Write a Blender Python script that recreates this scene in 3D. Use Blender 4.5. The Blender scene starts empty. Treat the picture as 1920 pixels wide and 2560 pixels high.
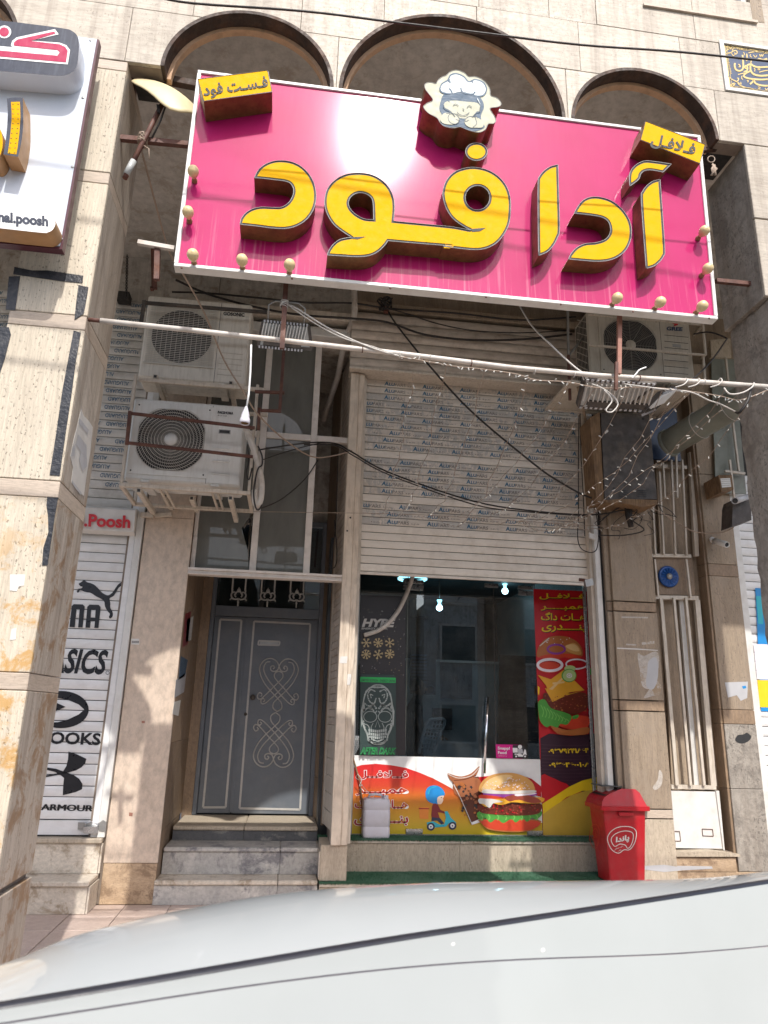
import bpy, bmesh, math, random
from mathutils import Vector, Matrix
from mathutils.geometry import tessellate_polygon
random.seed(7)
SC = bpy.context.scene
COL = SC.collection
PI = math.pi

# ------------------------------------------------------------ camera, sky, sun, exposure
H = 1.70
F = 1775.0
RR = Vector((0.9909329034498873, -0.13171433901622714, 0.02652006330865376))
RD = Vector((0.061738538511949215, 0.2710729255603765, -0.9605768172772792))
RF = Vector((0.11933286941486483, 0.9535044844811466, 0.27674693196412825))
cam = bpy.data.cameras.new('camera')
cam.sensor_fit = 'HORIZONTAL'; cam.sensor_width = 36.0; cam.lens = F / 1920 * 36.0
cam.clip_start = 0.05; cam.clip_end = 500
cam.dof.use_dof = True; cam.dof.focus_distance = 6.5; cam.dof.aperture_fstop = 8.0
camo = bpy.data.objects.new('camera', cam); COL.objects.link(camo)
camo.matrix_world = Matrix(((RR.x, -RD.x, -RF.x, 0), (RR.y, -RD.y, -RF.y, 0), (RR.z, -RD.z, -RF.z, H), (0, 0, 0, 1)))
SC.camera = camo
TO_SUN = Vector((0.139, -1.0, 1.23)).normalized()
world = bpy.data.worlds.new('World'); SC.world = world; world.use_nodes = True
wn = world.node_tree.nodes; wl = world.node_tree.links; wn.clear()
sky = wn.new('ShaderNodeTexSky'); sky.sky_type = 'NISHITA'; sky.sun_disc = False
sky.sun_elevation = math.asin(TO_SUN.z); sky.sun_rotation = math.atan2(TO_SUN.x, TO_SUN.y)
sky.air_density = 1.0; sky.dust_density = 3.0; sky.ozone_density = .8
bg = wn.new('ShaderNodeBackground'); bg.inputs[1].default_value = 0.15
wo = wn.new('ShaderNodeOutputWorld')
wl.new(sky.outputs[0], bg.inputs[0]); wl.new(bg.outputs[0], wo.inputs[0])
sun = bpy.data.lights.new('sun', 'SUN'); sun.energy = 2.6; sun.angle = math.radians(0.53); sun.color = (1.0, 0.965, 0.91)
suno = bpy.data.objects.new('sun', sun); COL.objects.link(suno)
suno.rotation_euler = (-TO_SUN).to_track_quat('-Z', 'Y').to_euler()
vs = SC.view_settings
SC.display_settings.display_device = 'sRGB'
vs.view_transform = 'Standard'; vs.look = 'None'; vs.gamma = 1.0; vs.use_curve_mapping = False
vs.exposure = 0.80
SC.cycles.max_bounces = 10; SC.cycles.diffuse_bounces = 5; SC.cycles.glossy_bounces = 5
SC.cycles.transmission_bounces = 6; SC.cycles.transparent_max_bounces = 12
SC.cycles.sample_clamp_indirect = 8.0

# ------------------------------------------------------------ where a measured photo point lies on a real plane
def ray(px, py):
    w = RR * ((px - 960) / F) + RD * ((py - 1280) / F) + RF
    return w / w.y
def A(px, py, pl):
    """point on plane y=pl (float) or on plane (point, normal)"""
    r = ray(px, py)
    if isinstance(pl, tuple):
        p0, n = pl; t = (p0 - Vector((0, 0, H))).dot(n) / r.dot(n)
    else:
        t = pl
    return Vector((r.x * t, r.y * t, H + r.z * t))
def pl_normal(pl): return pl[1] if isinstance(pl, tuple) else Vector((0, -1, 0))
def pl_off(pl, d):
    """plane moved d metres towards the street"""
    if isinstance(pl, tuple): return (pl[0] + pl[1] * d, pl[1])
    return pl - d

# ------------------------------------------------------------ objects
def tag(o, label=None, cat=None, group=None, kind=None):
    if label: o['label'] = label
    if cat: o['category'] = cat
    if group: o['group'] = group
    if kind: o['kind'] = kind
    return o
def thing(name, label, cat, loc=(0, 0, 0), group=None):
    o = bpy.data.objects.new(name, None); COL.objects.link(o); o.location = loc
    o.empty_display_size = 0.1
    tag(o, label, cat, group)
    return o
def origin_of(p):
    v = Vector((0, 0, 0))
    while p is not None: v += p.location; p = p.parent
    return v
class MB:
    def __init__(s): s.v = []; s.f = []; s.mi = []; s.sm = []
    def add(s, vs, fs, mi=0, smooth=False):
        b = len(s.v); s.v += [tuple(v) for v in vs]
        for f in fs: s.f.append(tuple(i + b for i in f)); s.mi.append(mi); s.sm.append(smooth)
        return s
    def box(s, x0, x1, y0, y1, z0, z1, mi=0, c=0.0):
        if x0 > x1: x0, x1 = x1, x0
        if y0 > y1: y0, y1 = y1, y0
        if z0 > z1: z0, z1 = z1, z0
        return s.obox((x0 + x1) / 2, (y0 + y1) / 2, (z0 + z1) / 2, Vector(((x1 - x0) / 2, 0, 0)), Vector((0, (y1 - y0) / 2, 0)), Vector((0, 0, (z1 - z0) / 2)), mi, c)
    def obox(s, cx, cy, cz, ux, uy, uz, mi=0, c=0.0):
        """box with half-axis vectors; c = chamfer"""
        o = Vector((cx, cy, cz)); lx, ly, lz = ux.length, uy.length, uz.length
        ex, ey, ez = ux / lx, uy / ly, uz / lz
        c = min(c, lx * .8, ly * .8, lz * .8)
        if c <= 0:
            vs = [o + ux * a + uy * b + uz * d for a in (-1, 1) for b in (-1, 1) for d in (-1, 1)]
            return s.add(vs, [(0, 1, 3, 2), (4, 6, 7, 5), (0, 4, 5, 1), (2, 3, 7, 6), (0, 2, 6, 4), (1, 5, 7, 3)], mi)
        vs = []; idx = {}
        for a in (-1, 1):
            for b in (-1, 1):
                for d in (-1, 1):
                    for k in range(3):
                        q = [lx - c, ly - c, lz - c]; q[k] += c
                        idx[(a, b, d, k)] = len(vs)
                        vs.append(o + ex * a * q[0] + ey * b * q[1] + ez * d * q[2])
        fs = []
        for a in (-1, 1):
            q = [idx[(a, -1, -1, 0)], idx[(a, 1, -1, 0)], idx[(a, 1, 1, 0)], idx[(a, -1, 1, 0)]]; fs.append(q if a > 0 else q[::-1])
            q = [idx[(-1, a, -1, 1)], idx[(-1, a, 1, 1)], idx[(1, a, 1, 1)], idx[(1, a, -1, 1)]]; fs.append(q if a > 0 else q[::-1])
            q = [idx[(-1, -1, a, 2)], idx[(1, -1, a, 2)], idx[(1, 1, a, 2)], idx[(-1, 1, a, 2)]]; fs.append(q if a > 0 else q[::-1])
        for a in (-1, 1):
            for b in (-1, 1):
                sg = a * b
                q = [idx[(a, b, -1, 0)], idx[(a, b, 1, 0)], idx[(a, b, 1, 1)], idx[(a, b, -1, 1)]]; fs.append(q[::-1] if sg > 0 else q)
                q = [idx[(a, -1, b, 0)], idx[(a, 1, b, 0)], idx[(a, 1, b, 2)], idx[(a, -1, b, 2)]]; fs.append(q if sg > 0 else q[::-1])
                q = [idx[(-1, a, b, 1)], idx[(1, a, b, 1)], idx[(1, a, b, 2)], idx[(-1, a, b, 2)]]; fs.append(q[::-1] if sg > 0 else q)
                for d in (-1, 1):
                    q = [idx[(a, b, d, 0)], idx[(a, b, d, 1)], idx[(a, b, d, 2)]]; fs.append(q if a * b * d > 0 else q[::-1])
        return s.add(vs, fs, mi)
    def bar(s, p, q, w, h=None, mi=0, up=(0, 0, 1), c=0.0):
        """square bar from p to q"""
        p, q = Vector(p), Vector(q); h = h or w
        d = (q - p); L = d.length / 2; d.normalize()
        up = Vector(up)
        if abs(d.dot(up)) > .95: up = Vector((0, 1, 0))
        sx = d.cross(up).normalized(); uz = sx.cross(d).normalized(); m = (p + q) / 2
        return s.obox(m.x, m.y, m.z, d * L, sx * (w / 2), uz * (h / 2), mi, c)
    def tube(s, pts, r, n=6, mi=0, cap=True, closed=False):
        pts = [Vector(p) for p in pts]; m = len(pts)
        rs = r if isinstance(r, (list, tuple)) else [r] * m
        t0 = (pts[1] - pts[0]).normalized()
        u = Vector((0, 0, 1)) if abs(t0.z) < .9 else Vector((1, 0, 0))
        u = (u - t0 * u.dot(t0)).normalized(); vs = []
        for i in range(m):
            a = pts[i - 1] if (i or closed) else pts[0]; b = pts[(i + 1) % m] if (i < m - 1 or closed) else pts[-1]
            t = (b - a)
            if t.length < 1e-9: t = t0.copy()
            t.normalize(); u = (u - t * u.dot(t))
            if u.length < 1e-6: u = Vector((0, 0, 1)).cross(t)
            u.normalize(); w = t.cross(u)
            for k in range(n):
                g = 2 * PI * k / n; vs.append(pts[i] + (u * math.cos(g) + w * math.sin(g)) * rs[i])
        fs = []
        for i in range(m if closed else m - 1):
            j = (i + 1) % m
            for k in range(n):
                fs.append((i * n + k, i * n + (k + 1) % n, j * n + (k + 1) % n, j * n + k))
        s.add(vs, fs, mi, True)
        if cap and not closed:
            b = len(s.v) - len(vs)
            s.f.append(tuple(b + k for k in range(n))[::-1]); s.mi.append(mi); s.sm.append(False)
            s.f.append(tuple(b + (m - 1) * n + k for k in range(n))); s.mi.append(mi); s.sm.append(False)
        return s
    def lathe(s, prof, c, ax=(0, -1, 0), n=20, mi=0, smooth=True):
        """prof [(r, h)...] along ax from c"""
        ax = Vector(ax).normalized(); c = Vector(c)
        u = ax.orthogonal().normalized(); w = ax.cross(u); vs = []
        for r, h in prof:
            for k in range(n):
                g = 2 * PI * k / n; vs.append(c + ax * h + (u * math.cos(g) + w * math.sin(g)) * max(r, 1e-5))
        fs = [(i * n + k, i * n + (k + 1) % n, (i + 1) * n + (k + 1) % n, (i + 1) * n + k) for i in range(len(prof) - 1) for k in range(n)]
        return s.add(vs, fs, mi, smooth)
    def prism(s, front, d, mi=0, side=None, back=True):
        """front = list of 3-D points (planar, any winding, maybe with holes: list of lists); d = Vector to the back"""
        loops = [front] if isinstance(front[0][0], (int, float)) else front
        loops = [[Vector(p) for p in L] for L in loops]
        flat = [p for L in loops for p in L]; tri = tessellate_polygon(loops)
        d = Vector(d)
        if not tri: return s
        a, b, c_ = (flat[i] for i in tri[0])
        tris = []
        for t in tri:
            nn = (flat[t[1]] - flat[t[0]]).cross(flat[t[2]] - flat[t[0]])
            tris.append(tuple(t) if nn.dot(d) < 0 else tuple(t)[::-1])
        s.add(flat, tris, mi)
        if d.length < 1e-7: return s
        if back: s.add([p + d for p in flat], [t[::-1] for t in tris], mi)
        for L in loops:
            n = len(L); vs = L + [p + d for p in L]
            fs = [(i, (i + 1) % n, n + (i + 1) % n, n + i) for i in range(n)]
            s.add(vs, fs, mi if side is None else side)
        return s
    def obj(s, name, mats, parent=None, bevel=0, recalc=True, label=None, kind=None, cat=None, group=None):
        me = bpy.data.meshes.new(name)
        og = origin_of(parent) if parent else Vector((0, 0, 0))
        me.from_pydata([(v[0] - og.x, v[1] - og.y, v[2] - og.z) for v in s.v], [], s.f)
        for m in (mats if isinstance(mats, (list, tuple)) else [mats]): me.materials.append(m)
        me.polygons.foreach_set('material_index', s.mi); me.polygons.foreach_set('use_smooth', s.sm)
        if recalc:
            bm = bmesh.new(); bm.from_mesh(me); bmesh.ops.recalc_face_normals(bm, faces=bm.faces); bm.to_mesh(me); bm.free()
        me.update()
        o = bpy.data.objects.new(name, me); COL.objects.link(o)
        if parent: o.parent = parent
        tag(o, label, cat, group, kind)
        return o
def rebase(o, base):
    """move a top-level mesh's origin to base"""
    base = Vector(base); o.data.transform(Matrix.Translation(-base)); o.location = base; return o
def bx(name, x0, x1, y0, y1, z0, z1, mat, parent=None, c=0.0, **k):
    return MB().box(x0, x1, y0, y1, z0, z1, 0, c).obj(name, mat, parent, recalc=False, **k)
def pxs(pts, pl): return [A(x, y, pl) for x, y in pts]
def slab(name, pts, pl, depth, mat, parent=None, **k):
    """polygon measured on plane pl, depth metres thick behind it"""
    return MB().prism(pxs(pts, pl), -pl_normal(pl) * depth).obj(name, mat, parent, **k)
def cr(pts, closed=True, n=6, corners=()):
    """Catmull-Rom through 2-D points; indices in corners stay sharp"""
    out = []; m = len(pts)
    rng = range(m if closed else m - 1)
    for i in rng:
        p1, p2 = pts[i], pts[(i + 1) % m]
        p0 = pts[i - 1] if (i or closed) else p1
        p3 = pts[(i + 2) % m] if (i + 2 < m or closed) else p2
        if i in corners: p0 = p1
        if (i + 1) % m in corners: p3 = p2
        for k in range(n):
            t = k / n; t2 = t * t; t3 = t2 * t
            out.append(tuple(.5 * (2 * p1[j] + (p2[j] - p0[j]) * t + (2 * p0[j] - 5 * p1[j] + 4 * p2[j] - p3[j]) * t2 + (3 * p1[j] - p0[j] - 3 * p2[j] + p3[j]) * t3) for j in range(len(p1))))
    if not closed: out.append(tuple(pts[-1]))
    return out
def inset(pts, d):
    """offset a dense closed 2-D outline inwards by d"""
    n = len(pts); ar = sum(pts[i][0] * pts[(i + 1) % n][1] - pts[(i + 1) % n][0] * pts[i][1] for i in range(n))
    sg = 1 if ar > 0 else -1; out = []
    for i in range(n):
        a, b, c = pts[i - 1], pts[i], pts[(i + 1) % n]
        e1 = (b[0] - a[0], b[1] - a[1]); e2 = (c[0] - b[0], c[1] - b[1])
        l1 = math.hypot(*e1) or 1e-9; l2 = math.hypot(*e2) or 1e-9
        n1 = (-e1[1] / l1, e1[0] / l1); n2 = (-e2[1] / l2, e2[0] / l2)
        k = 1 + n1[0] * n2[0] + n1[1] * n2[1]; k = max(k, .35)
        out.append((b[0] + sg * d * (n1[0] + n2[0]) / k, b[1] + sg * d * (n1[1] + n2[1]) / k))
    return out
def circ(cx, cy, rx, ry=None, n=28, a0=0.0):
    ry = ry or rx
    return [(cx + rx * math.cos(a0 + 2 * PI * i / n), cy + ry * math.sin(a0 + 2 * PI * i / n)) for i in range(n)]
def rrect(x0, y0, x1, y1, r, n=5):
    o = []
    for cx, cy, a in ((x1 - r, y1 - r, 0), (x0 + r, y1 - r, PI / 2), (x0 + r, y0 + r, PI), (x1 - r, y0 + r, 1.5 * PI)):
        for i in range(n + 1): o.append((cx + r * math.cos(a + PI / 2 * i / n), cy + r * math.sin(a + PI / 2 * i / n)))
    return o
def lerp(a, b, t): return a + (b - a) * t
def sag(p, q, drop, n=12, jit=0.0):
    p, q = Vector(p), Vector(q); out = []
    for i in range(n + 1):
        t = i / n; v = p.lerp(q, t); v.z -= drop * 4 * t * (1 - t)
        if jit and 0 < i < n: v += Vector((random.uniform(-jit, jit), random.uniform(-jit, jit), random.uniform(-jit, jit)))
        out.append(v)
    return out

# ------------------------------------------------------------ lettering
_FORMS = {'ا': (0xFE8D, 2), 'آ': (0xFE81, 2), 'ب': (0xFE8F, 4), 'پ': (0xFB56, 4), 'ت': (0xFE95, 4), 'د': (0xFEA9, 2), 'ر': (0xFEAD, 2),
          'س': (0xFEB1, 4), 'ف': (0xFED1, 4), 'ک': (0xFB8E, 4), 'گ': (0xFB92, 4), 'ل': (0xFEDD, 4), 'م': (0xFEE1, 4), 'ن': (0xFEE5, 4),
          'و': (0xFEED, 2), 'ه': (0xFEE9, 4), 'ی': (0xFBFC, 4), 'ع': (0xFEC9, 4), 'ح': (0xFEA1, 4), 'ق': (0xFED5, 4), 'ج': (0xFE9D, 4)}
def shape(s):
    """joined Persian letters in drawing order"""
    s = s.replace('لا', '\u0001'); out = []
    def join_next(c): return c == 'ـ' or (c in _FORMS and _FORMS[c][1] == 4)
    def join_prev(c): return c == 'ـ' or c in _FORMS or c == '\u0001'
    for i, c in enumerate(s):
        p = i > 0 and join_next(s[i - 1]) and join_prev(c)
        nx = i + 1 < len(s) and join_next(c) and join_prev(s[i + 1])
        if c == '\u0001': out.append(chr(0xFEFC if p else 0xFEFB))
        elif c in _FORMS:
            b, k = _FORMS[c]
            out.append(chr(b + (3 if p and nx and k == 4 else 1 if p else 2 if nx and k == 4 else 0)))
        else: out.append(c)
    return ''.join(out[::-1])
_TXT = {}
def glyphs(s, bold=0.0, shear=0.0, space=1.0):
    """flat 2-D outline mesh of a line of text, normalised to its own box 0..1"""
    key = (s, bold, shear, space)
    if key in _TXT: return _TXT[key]
    c = bpy.data.curves.new('lettering', 'FONT'); c.body = s; c.size = 1; c.offset = bold; c.shear = shear
    c.space_character = space; c.resolution_u = 3; c.fill_mode = 'FRONT'
    o = bpy.data.objects.new('lettering', c); COL.objects.link(o)
    dg = bpy.context.evaluated_depsgraph_get(); dg.update()
    m = bpy.data.meshes.new_from_object(o.evaluated_get(dg))
    vs = [(v.co.x, v.co.y) for v in m.vertices]; fs = [tuple(p.vertices) for p in m.polygons]
    bpy.data.objects.remove(o); bpy.data.curves.remove(c); bpy.data.meshes.remove(m)
    x0 = min(v[0] for v in vs); x1 = max(v[0] for v in vs); y0 = min(v[1] for v in vs); y1 = max(v[1] for v in vs)
    r = ([((x - x0) / (x1 - x0), (y - y0) / (y1 - y0)) for x, y in vs], fs, (x1 - x0) / (y1 - y0))
    _TXT[key] = r
    return r
def put_text(mb, s, bl, br, tl, pl, mi=0, bold=0.02, shear=0.0, lift=0.002, space=1.0, fa=False):
    """lay a line of text into the parallelogram bl-br-tl (photo points) on plane pl"""
    vs, fs, _ = glyphs(shape(s) if fa else s, bold, shear, space)
    pl = pl_off(pl, lift)
    o = A(*bl, pl); u = A(*br, pl) - o; w = A(*tl, pl) - o
    mb.add([o + u * x + w * y for x, y in vs], fs, mi)
    return mb
def put_text3(mb, s, o, u, w, mi=0, bold=0.02, shear=0.0, space=1.0, fa=False):
    vs, fs, _ = glyphs(shape(s) if fa else s, bold, shear, space)
    o, u, w = Vector(o), Vector(u), Vector(w)
    mb.add([o + u * x + w * y for x, y in vs], fs, mi)
    return mb
def poly(mb, pts, pl, mi=0, lift=0.002):
    """flat print: a filled outline on plane pl"""
    L = pts if isinstance(pts[0][0], (list, tuple)) else [pts]
    p2 = pl_off(pl, lift)
    mb.prism([pxs(l, p2) for l in L], (0, 0, 0)) if mi == 0 else _poly_mi(mb, [pxs(l, p2) for l in L], mi)
    return mb
def _poly_mi(mb, loops, mi):
    flat = [p for L in loops for p in L]
    mb.add(flat, [tuple(t) for t in tessellate_polygon(loops)], mi)
def ribbon(mb, pts, w, pl, mi=0, lift=0.002, closed=False):
    """flat printed line of width w (photo px)"""
    n = len(pts); L = []; R_ = []
    for i in range(n):
        a = pts[i - 1] if (i or closed) else pts[0]; b = pts[(i + 1) % n] if (i < n - 1 or closed) else pts[-1]
        dx, dy = b[0] - a[0], b[1] - a[1]; l = math.hypot(dx, dy) or 1
        nx, ny = -dy / l * w / 2, dx / l * w / 2
        L.append((pts[i][0] + nx, pts[i][1] + ny)); R_.append((pts[i][0] - nx, pts[i][1] - ny))
    p2 = pl_off(pl, lift); vs = pxs(L, p2) + pxs(R_, p2)
    fs = [(i, (i + 1) % n, n + (i + 1) % n, n + i) for i in range(n if closed else n - 1)]
    mb.add(vs, fs, mi)
    return mb
# ------------------------------------------------------------ materials
class NT:
    def __init__(s, name):
        s.m = bpy.data.materials.new(name); s.m.use_nodes = True
        s.n = s.m.node_tree.nodes; s.l = s.m.node_tree.links; s.n.clear()
        s.out = s.n.new('ShaderNodeOutputMaterial')
        s.b = s.n.new('ShaderNodeBsdfPrincipled'); s.l.new(s.b.outputs[0], s.out.inputs[0])
        s.geo = s.n.new('ShaderNodeNewGeometry')
        s.info = None
    def link(s, a, b): s.l.new(a, b)
    def val(s, sock, v):
        if hasattr(v, 'links') or hasattr(v, 'is_linked'): s.l.new(v, sock)
        else: sock.default_value = v
    def pos(s, sc=(1, 1, 1), rnd=0.0):
        m = s.n.new('ShaderNodeMapping'); m.inputs['Scale'].default_value = sc
        s.l.new(s.geo.outputs['Position'], m.inputs[0]); o = m.outputs[0]
        if rnd:
            a = s.n.new('ShaderNodeVectorMath'); a.operation = 'ADD'
            c = s.n.new('ShaderNodeCombineXYZ'); r = s.rand(rnd)
            for i in range(3): s.l.new(r, c.inputs[i])
            s.l.new(o, a.inputs[0]); s.l.new(c.outputs[0], a.inputs[1]); o = a.outputs[0]
        return o
    def rand(s, k=1.0):
        if not s.info: s.info = s.n.new('ShaderNodeObjectInfo')
        return s.math('MULTIPLY', s.info.outputs['Random'], k)
    def math(s, op, a, b=0.0, clamp=False):
        m = s.n.new('ShaderNodeMath'); m.operation = op; m.use_clamp = clamp
        s.val(m.inputs[0], a); s.val(m.inputs[1], b); return m.outputs[0]
    def noise(s, vec, scale, detail=4, rough=.55, dist=0.0):
        t = s.n.new('ShaderNodeTexNoise'); s.l.new(vec, t.inputs['Vector'])
        t.inputs['Scale'].default_value = scale; t.inputs['Detail'].default_value = detail
        t.inputs['Roughness'].default_value = rough; t.inputs['Distortion'].default_value = dist
        return t.outputs[0]
    def vor(s, vec, scale, feat='F1'):
        t = s.n.new('ShaderNodeTexVoronoi'); t.feature = feat; s.l.new(vec, t.inputs['Vector']); t.inputs['Scale'].default_value = scale
        return t.outputs[0]
    def ramp(s, f, stops):
        r = s.n.new('ShaderNodeValToRGB'); e = r.color_ramp.elements
        while len(e) < len(stops): e.new(.5)
        for k, (p, c) in enumerate(stops):
            e[k].position = p; e[k].color = (c, c, c, 1) if isinstance(c, (int, float)) else (*c, 1)
        s.l.new(f, r.inputs[0]); return r.outputs[0]
    def mix(s, f, a, b, mode='MIX'):
        m = s.n.new('ShaderNodeMix'); m.data_type = 'RGBA'; m.blend_type = mode
        s.val(m.inputs[0], f)
        for sock, v in ((m.inputs[6], a), (m.inputs[7], b)):
            if isinstance(v, tuple): sock.default_value = (*v, 1) if len(v) == 3 else v
            else: s.l.new(v, sock)
        return m.outputs[2]
    def scale(s, col, f):
        m = s.n.new('ShaderNodeVectorMath'); m.operation = 'SCALE'; s.l.new(col, m.inputs[0]); s.val(m.inputs[3], f); return m.outputs[0]
    def bump(s, h, dist=.01, strength=1.0):
        b = s.n.new('ShaderNodeBump'); b.inputs['Distance'].default_value = dist; b.inputs['Strength'].default_value = strength
        s.l.new(h, b.inputs['Height']); s.l.new(b.outputs[0], s.b.inputs['Normal'])
    def fin(s, col=None, rough=.5, metal=0.0, spec=None, coat=0.0):
        if col is not None:
            if isinstance(col, tuple): s.b.inputs['Base Color'].default_value = (*col, 1)
            else: s.l.new(col, s.b.inputs['Base Color'])
        s.val(s.b.inputs['Roughness'], rough); s.b.inputs['Metallic'].default_value = metal
        if spec is not None: s.b.inputs['Specular IOR Level'].default_value = spec
        if coat: s.b.inputs['Coat Weight'].default_value = coat; s.b.inputs['Coat Roughness'].default_value = .03
        return s.m
def paint(name, c, rough=.45, var=.10, dirt=None, damt=.35, dscale=6.0, metal=0.0, bump=0.0, spec=.5, coat=0.0, stretch=(1, 1, 1), rnd=0.0, streak=False):
    """painted or plain surface with uneven tone, and dirt patches or rain streaks"""
    t = NT(name); p = t.pos(stretch)
    n = t.noise(p, 9, 5); col = t.ramp(n, [(.3, tuple(x * (1 - var) for x in c)), (.7, tuple(min(1, x * (1 + var)) for x in c))])
    if rnd: col = t.scale(col, t.math('ADD', t.rand(rnd), 1 - rnd / 2))
    if dirt:
        q = t.pos((7, 7, .8)) if streak else t.pos()
        d = t.noise(q, dscale, 6, .65); f = t.ramp(d, [(.48, 0.0), (.72, damt)])
        col = t.mix(f, col, dirt)
    if bump: t.bump(t.noise(t.pos(), 60, 3), bump)
    rg = t.ramp(t.noise(p, 22, 4), [(.3, max(.03, rough * .8)), (.7, min(1, rough * 1.25))])
    return t.fin(col, rg, metal, spec, coat)
def stone(name, c1, c2, vein=(1, 1, 1), scale=3.0, pits=0.0, stain=None, bump=.003, rnd=.16, rough=.6, streak=0.0, low=None):
    t = NT(name); p = t.pos(vein, 6.0)
    n1 = t.noise(p, scale, 8, .62, .6); n2 = t.noise(t.pos(), 26, 6, .6)
    col = t.ramp(n1, [(.25, c1), (.5, tuple((a + b) / 2 for a, b in zip(c1, c2))), (.75, c2)])
    col = t.mix(.18, col, t.ramp(n2, [(.35, c1), (.65, c2)]), 'MIX')
    fine = t.ramp(t.noise(p, scale * 9, 5, .7), [(.35, .80), (.6, 1.06)]); col = t.mix(1.0, col, fine, 'MULTIPLY')
    col = t.scale(col, t.math('ADD', t.rand(rnd), 1 - rnd / 2))
    h = t.math('MULTIPLY', n2, .5)
    if pits:
        v = t.noise(t.pos((1, 1, .55)), 75, 2, .5); big = t.noise(t.pos(vein), 3.5, 3)
        f = t.math('MULTIPLY', t.ramp(v, [(.60, 0.0), (.66, 1.0)]), t.ramp(big, [(.40, 0.15), (.62, 1.0)]))
        f = t.math('MULTIPLY', f, pits)
        col = t.mix(f, col, tuple(x * .32 for x in c1)); h = t.math('SUBTRACT', h, f)
    if stain:
        d = t.noise(t.pos(), 4.5, 9, .72, .4)
        f = t.ramp(d, [(.505, 0.0), (.585, .8)]) if low is not None else t.ramp(d, [(.515, 0.0), (.61, .75)])
        if low is not None:
            sx = t.n.new('ShaderNodeSeparateXYZ'); t.l.new(t.geo.outputs['Position'], sx.inputs[0])
            g = t.math('MULTIPLY', t.math('SUBTRACT', low, sx.outputs[2]), 1.2, True)
            f = t.math('MULTIPLY', f, g)
        col = t.mix(f, col, stain)
    if streak:
        d = t.noise(t.pos((9, 9, .5)), 1.6, 5, .6); f = t.ramp(d, [(.47, 0.0), (.70, streak)])
        col = t.mix(f, col, (.16, .12, .09))
    t.bump(h, bump, .8)
    return t.fin(col, t.ramp(n2, [(.3, rough * .85), (.7, min(1, rough * 1.2))]))
def glassy(name, tint=(.9, .93, .93), boost=1.0, dirt=.05, bumpy=0.0):
    t = NT(name); t.n.remove(t.b)
    tr = t.n.new('ShaderNodeBsdfTransparent'); tr.inputs[0].default_value = (*tint, 1)
    gl = t.n.new('ShaderNodeBsdfGlossy'); gl.inputs['Roughness'].default_value = .0
    df = t.n.new('ShaderNodeBsdfDiffuse'); df.inputs[0].default_value = (.55, .55, .5, 1)
    fr = t.n.new('ShaderNodeFresnel'); fr.inputs[0].default_value = 1.5
    f = t.math('MULTIPLY', fr.outputs[0], 2.0 * boost, True)
    if bumpy:
        b = t.n.new('ShaderNodeBump'); b.inputs['Distance'].default_value = bumpy; t.l.new(t.noise(t.pos(), 2.2, 2), b.inputs['Height']); t.l.new(b.outputs[0], gl.inputs['Normal'])
    m1 = t.n.new('ShaderNodeMixShader'); t.l.new(f, m1.inputs[0]); t.l.new(tr.outputs[0], m1.inputs[1]); t.l.new(gl.outputs[0], m1.inputs[2])
    m2 = t.n.new('ShaderNodeMixShader'); d = t.ramp(t.noise(t.pos((3, 3, .9)), 3, 6, .6), [(.25, dirt * .7), (.8, dirt)]) if dirt > .2 else t.ramp(t.noise(t.pos(), 5, 7, .7), [(.4, 0.0), (.75, dirt)])
    t.l.new(d, m2.inputs[0]); t.l.new(m1.outputs[0], m2.inputs[1]); t.l.new(df.outputs[0], m2.inputs[2])
    t.l.new(m2.outputs[0], t.out.inputs[0])
    return t.m
def glow(name, c, e):
    t = NT(name); t.b.inputs['Base Color'].default_value = (*c, 1)
    t.b.inputs['Emission Color'].default_value = (*c, 1); t.b.inputs['Emission Strength'].default_value = e
    return t.m
def worn(name, c, keep=.55, scale=30.0):
    """print that has flaked off in places"""
    t = NT(name); d = t.noise(t.pos((1, 1, 2.2)), scale, 4, .6)
    f = t.ramp(d, [(keep - .05, 1.0), (keep + .03, 0.0)])
    tr = t.n.new('ShaderNodeBsdfTransparent'); m = t.n.new('ShaderNodeMixShader')
    t.b.inputs['Base Color'].default_value = (*c, 1); t.b.inputs['Roughness'].default_value = .6
    t.l.new(f, m.inputs[0]); t.l.new(tr.outputs[0], m.inputs[1]); t.l.new(t.b.outputs[0], m.inputs[2]); t.l.new(m.outputs[0], t.out.inputs[0])
    return t.m
def film_slat(name):
    """cream aluminium slat with a torn grey protective film"""
    t = NT(name)
    base = t.ramp(t.noise(t.pos((1, 1, 6)), 5, 6), [(.3, (.56, .505, .435)), (.7, (.70, .645, .57))])
    d = t.noise(t.pos((1.0, 1.0, .42), 9.0), 24, 6, .7); d2 = t.noise(t.pos((1, 1, .3), 30.0), 1.7, 3)
    s = t.math('ADD', t.math('MULTIPLY', d, .62), t.math('MULTIPLY', d2, .52))
    f = t.ramp(s, [(.545, 1.0), (.557, 0.0)])
    film = t.ramp(t.noise(t.pos((1, 1, 4)), 11, 4), [(.3, (.44, .425, .395)), (.7, (.52, .50, .465))])
    col = t.mix(f, base, film)
    col = t.mix(t.ramp(t.noise(t.pos(), 7, 6, .7), [(.52, 0.0), (.8, .4)]), col, (.28, .22, .17))
    t.bump(f, .001, .6)
    return t.fin(col, .5)

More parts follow.
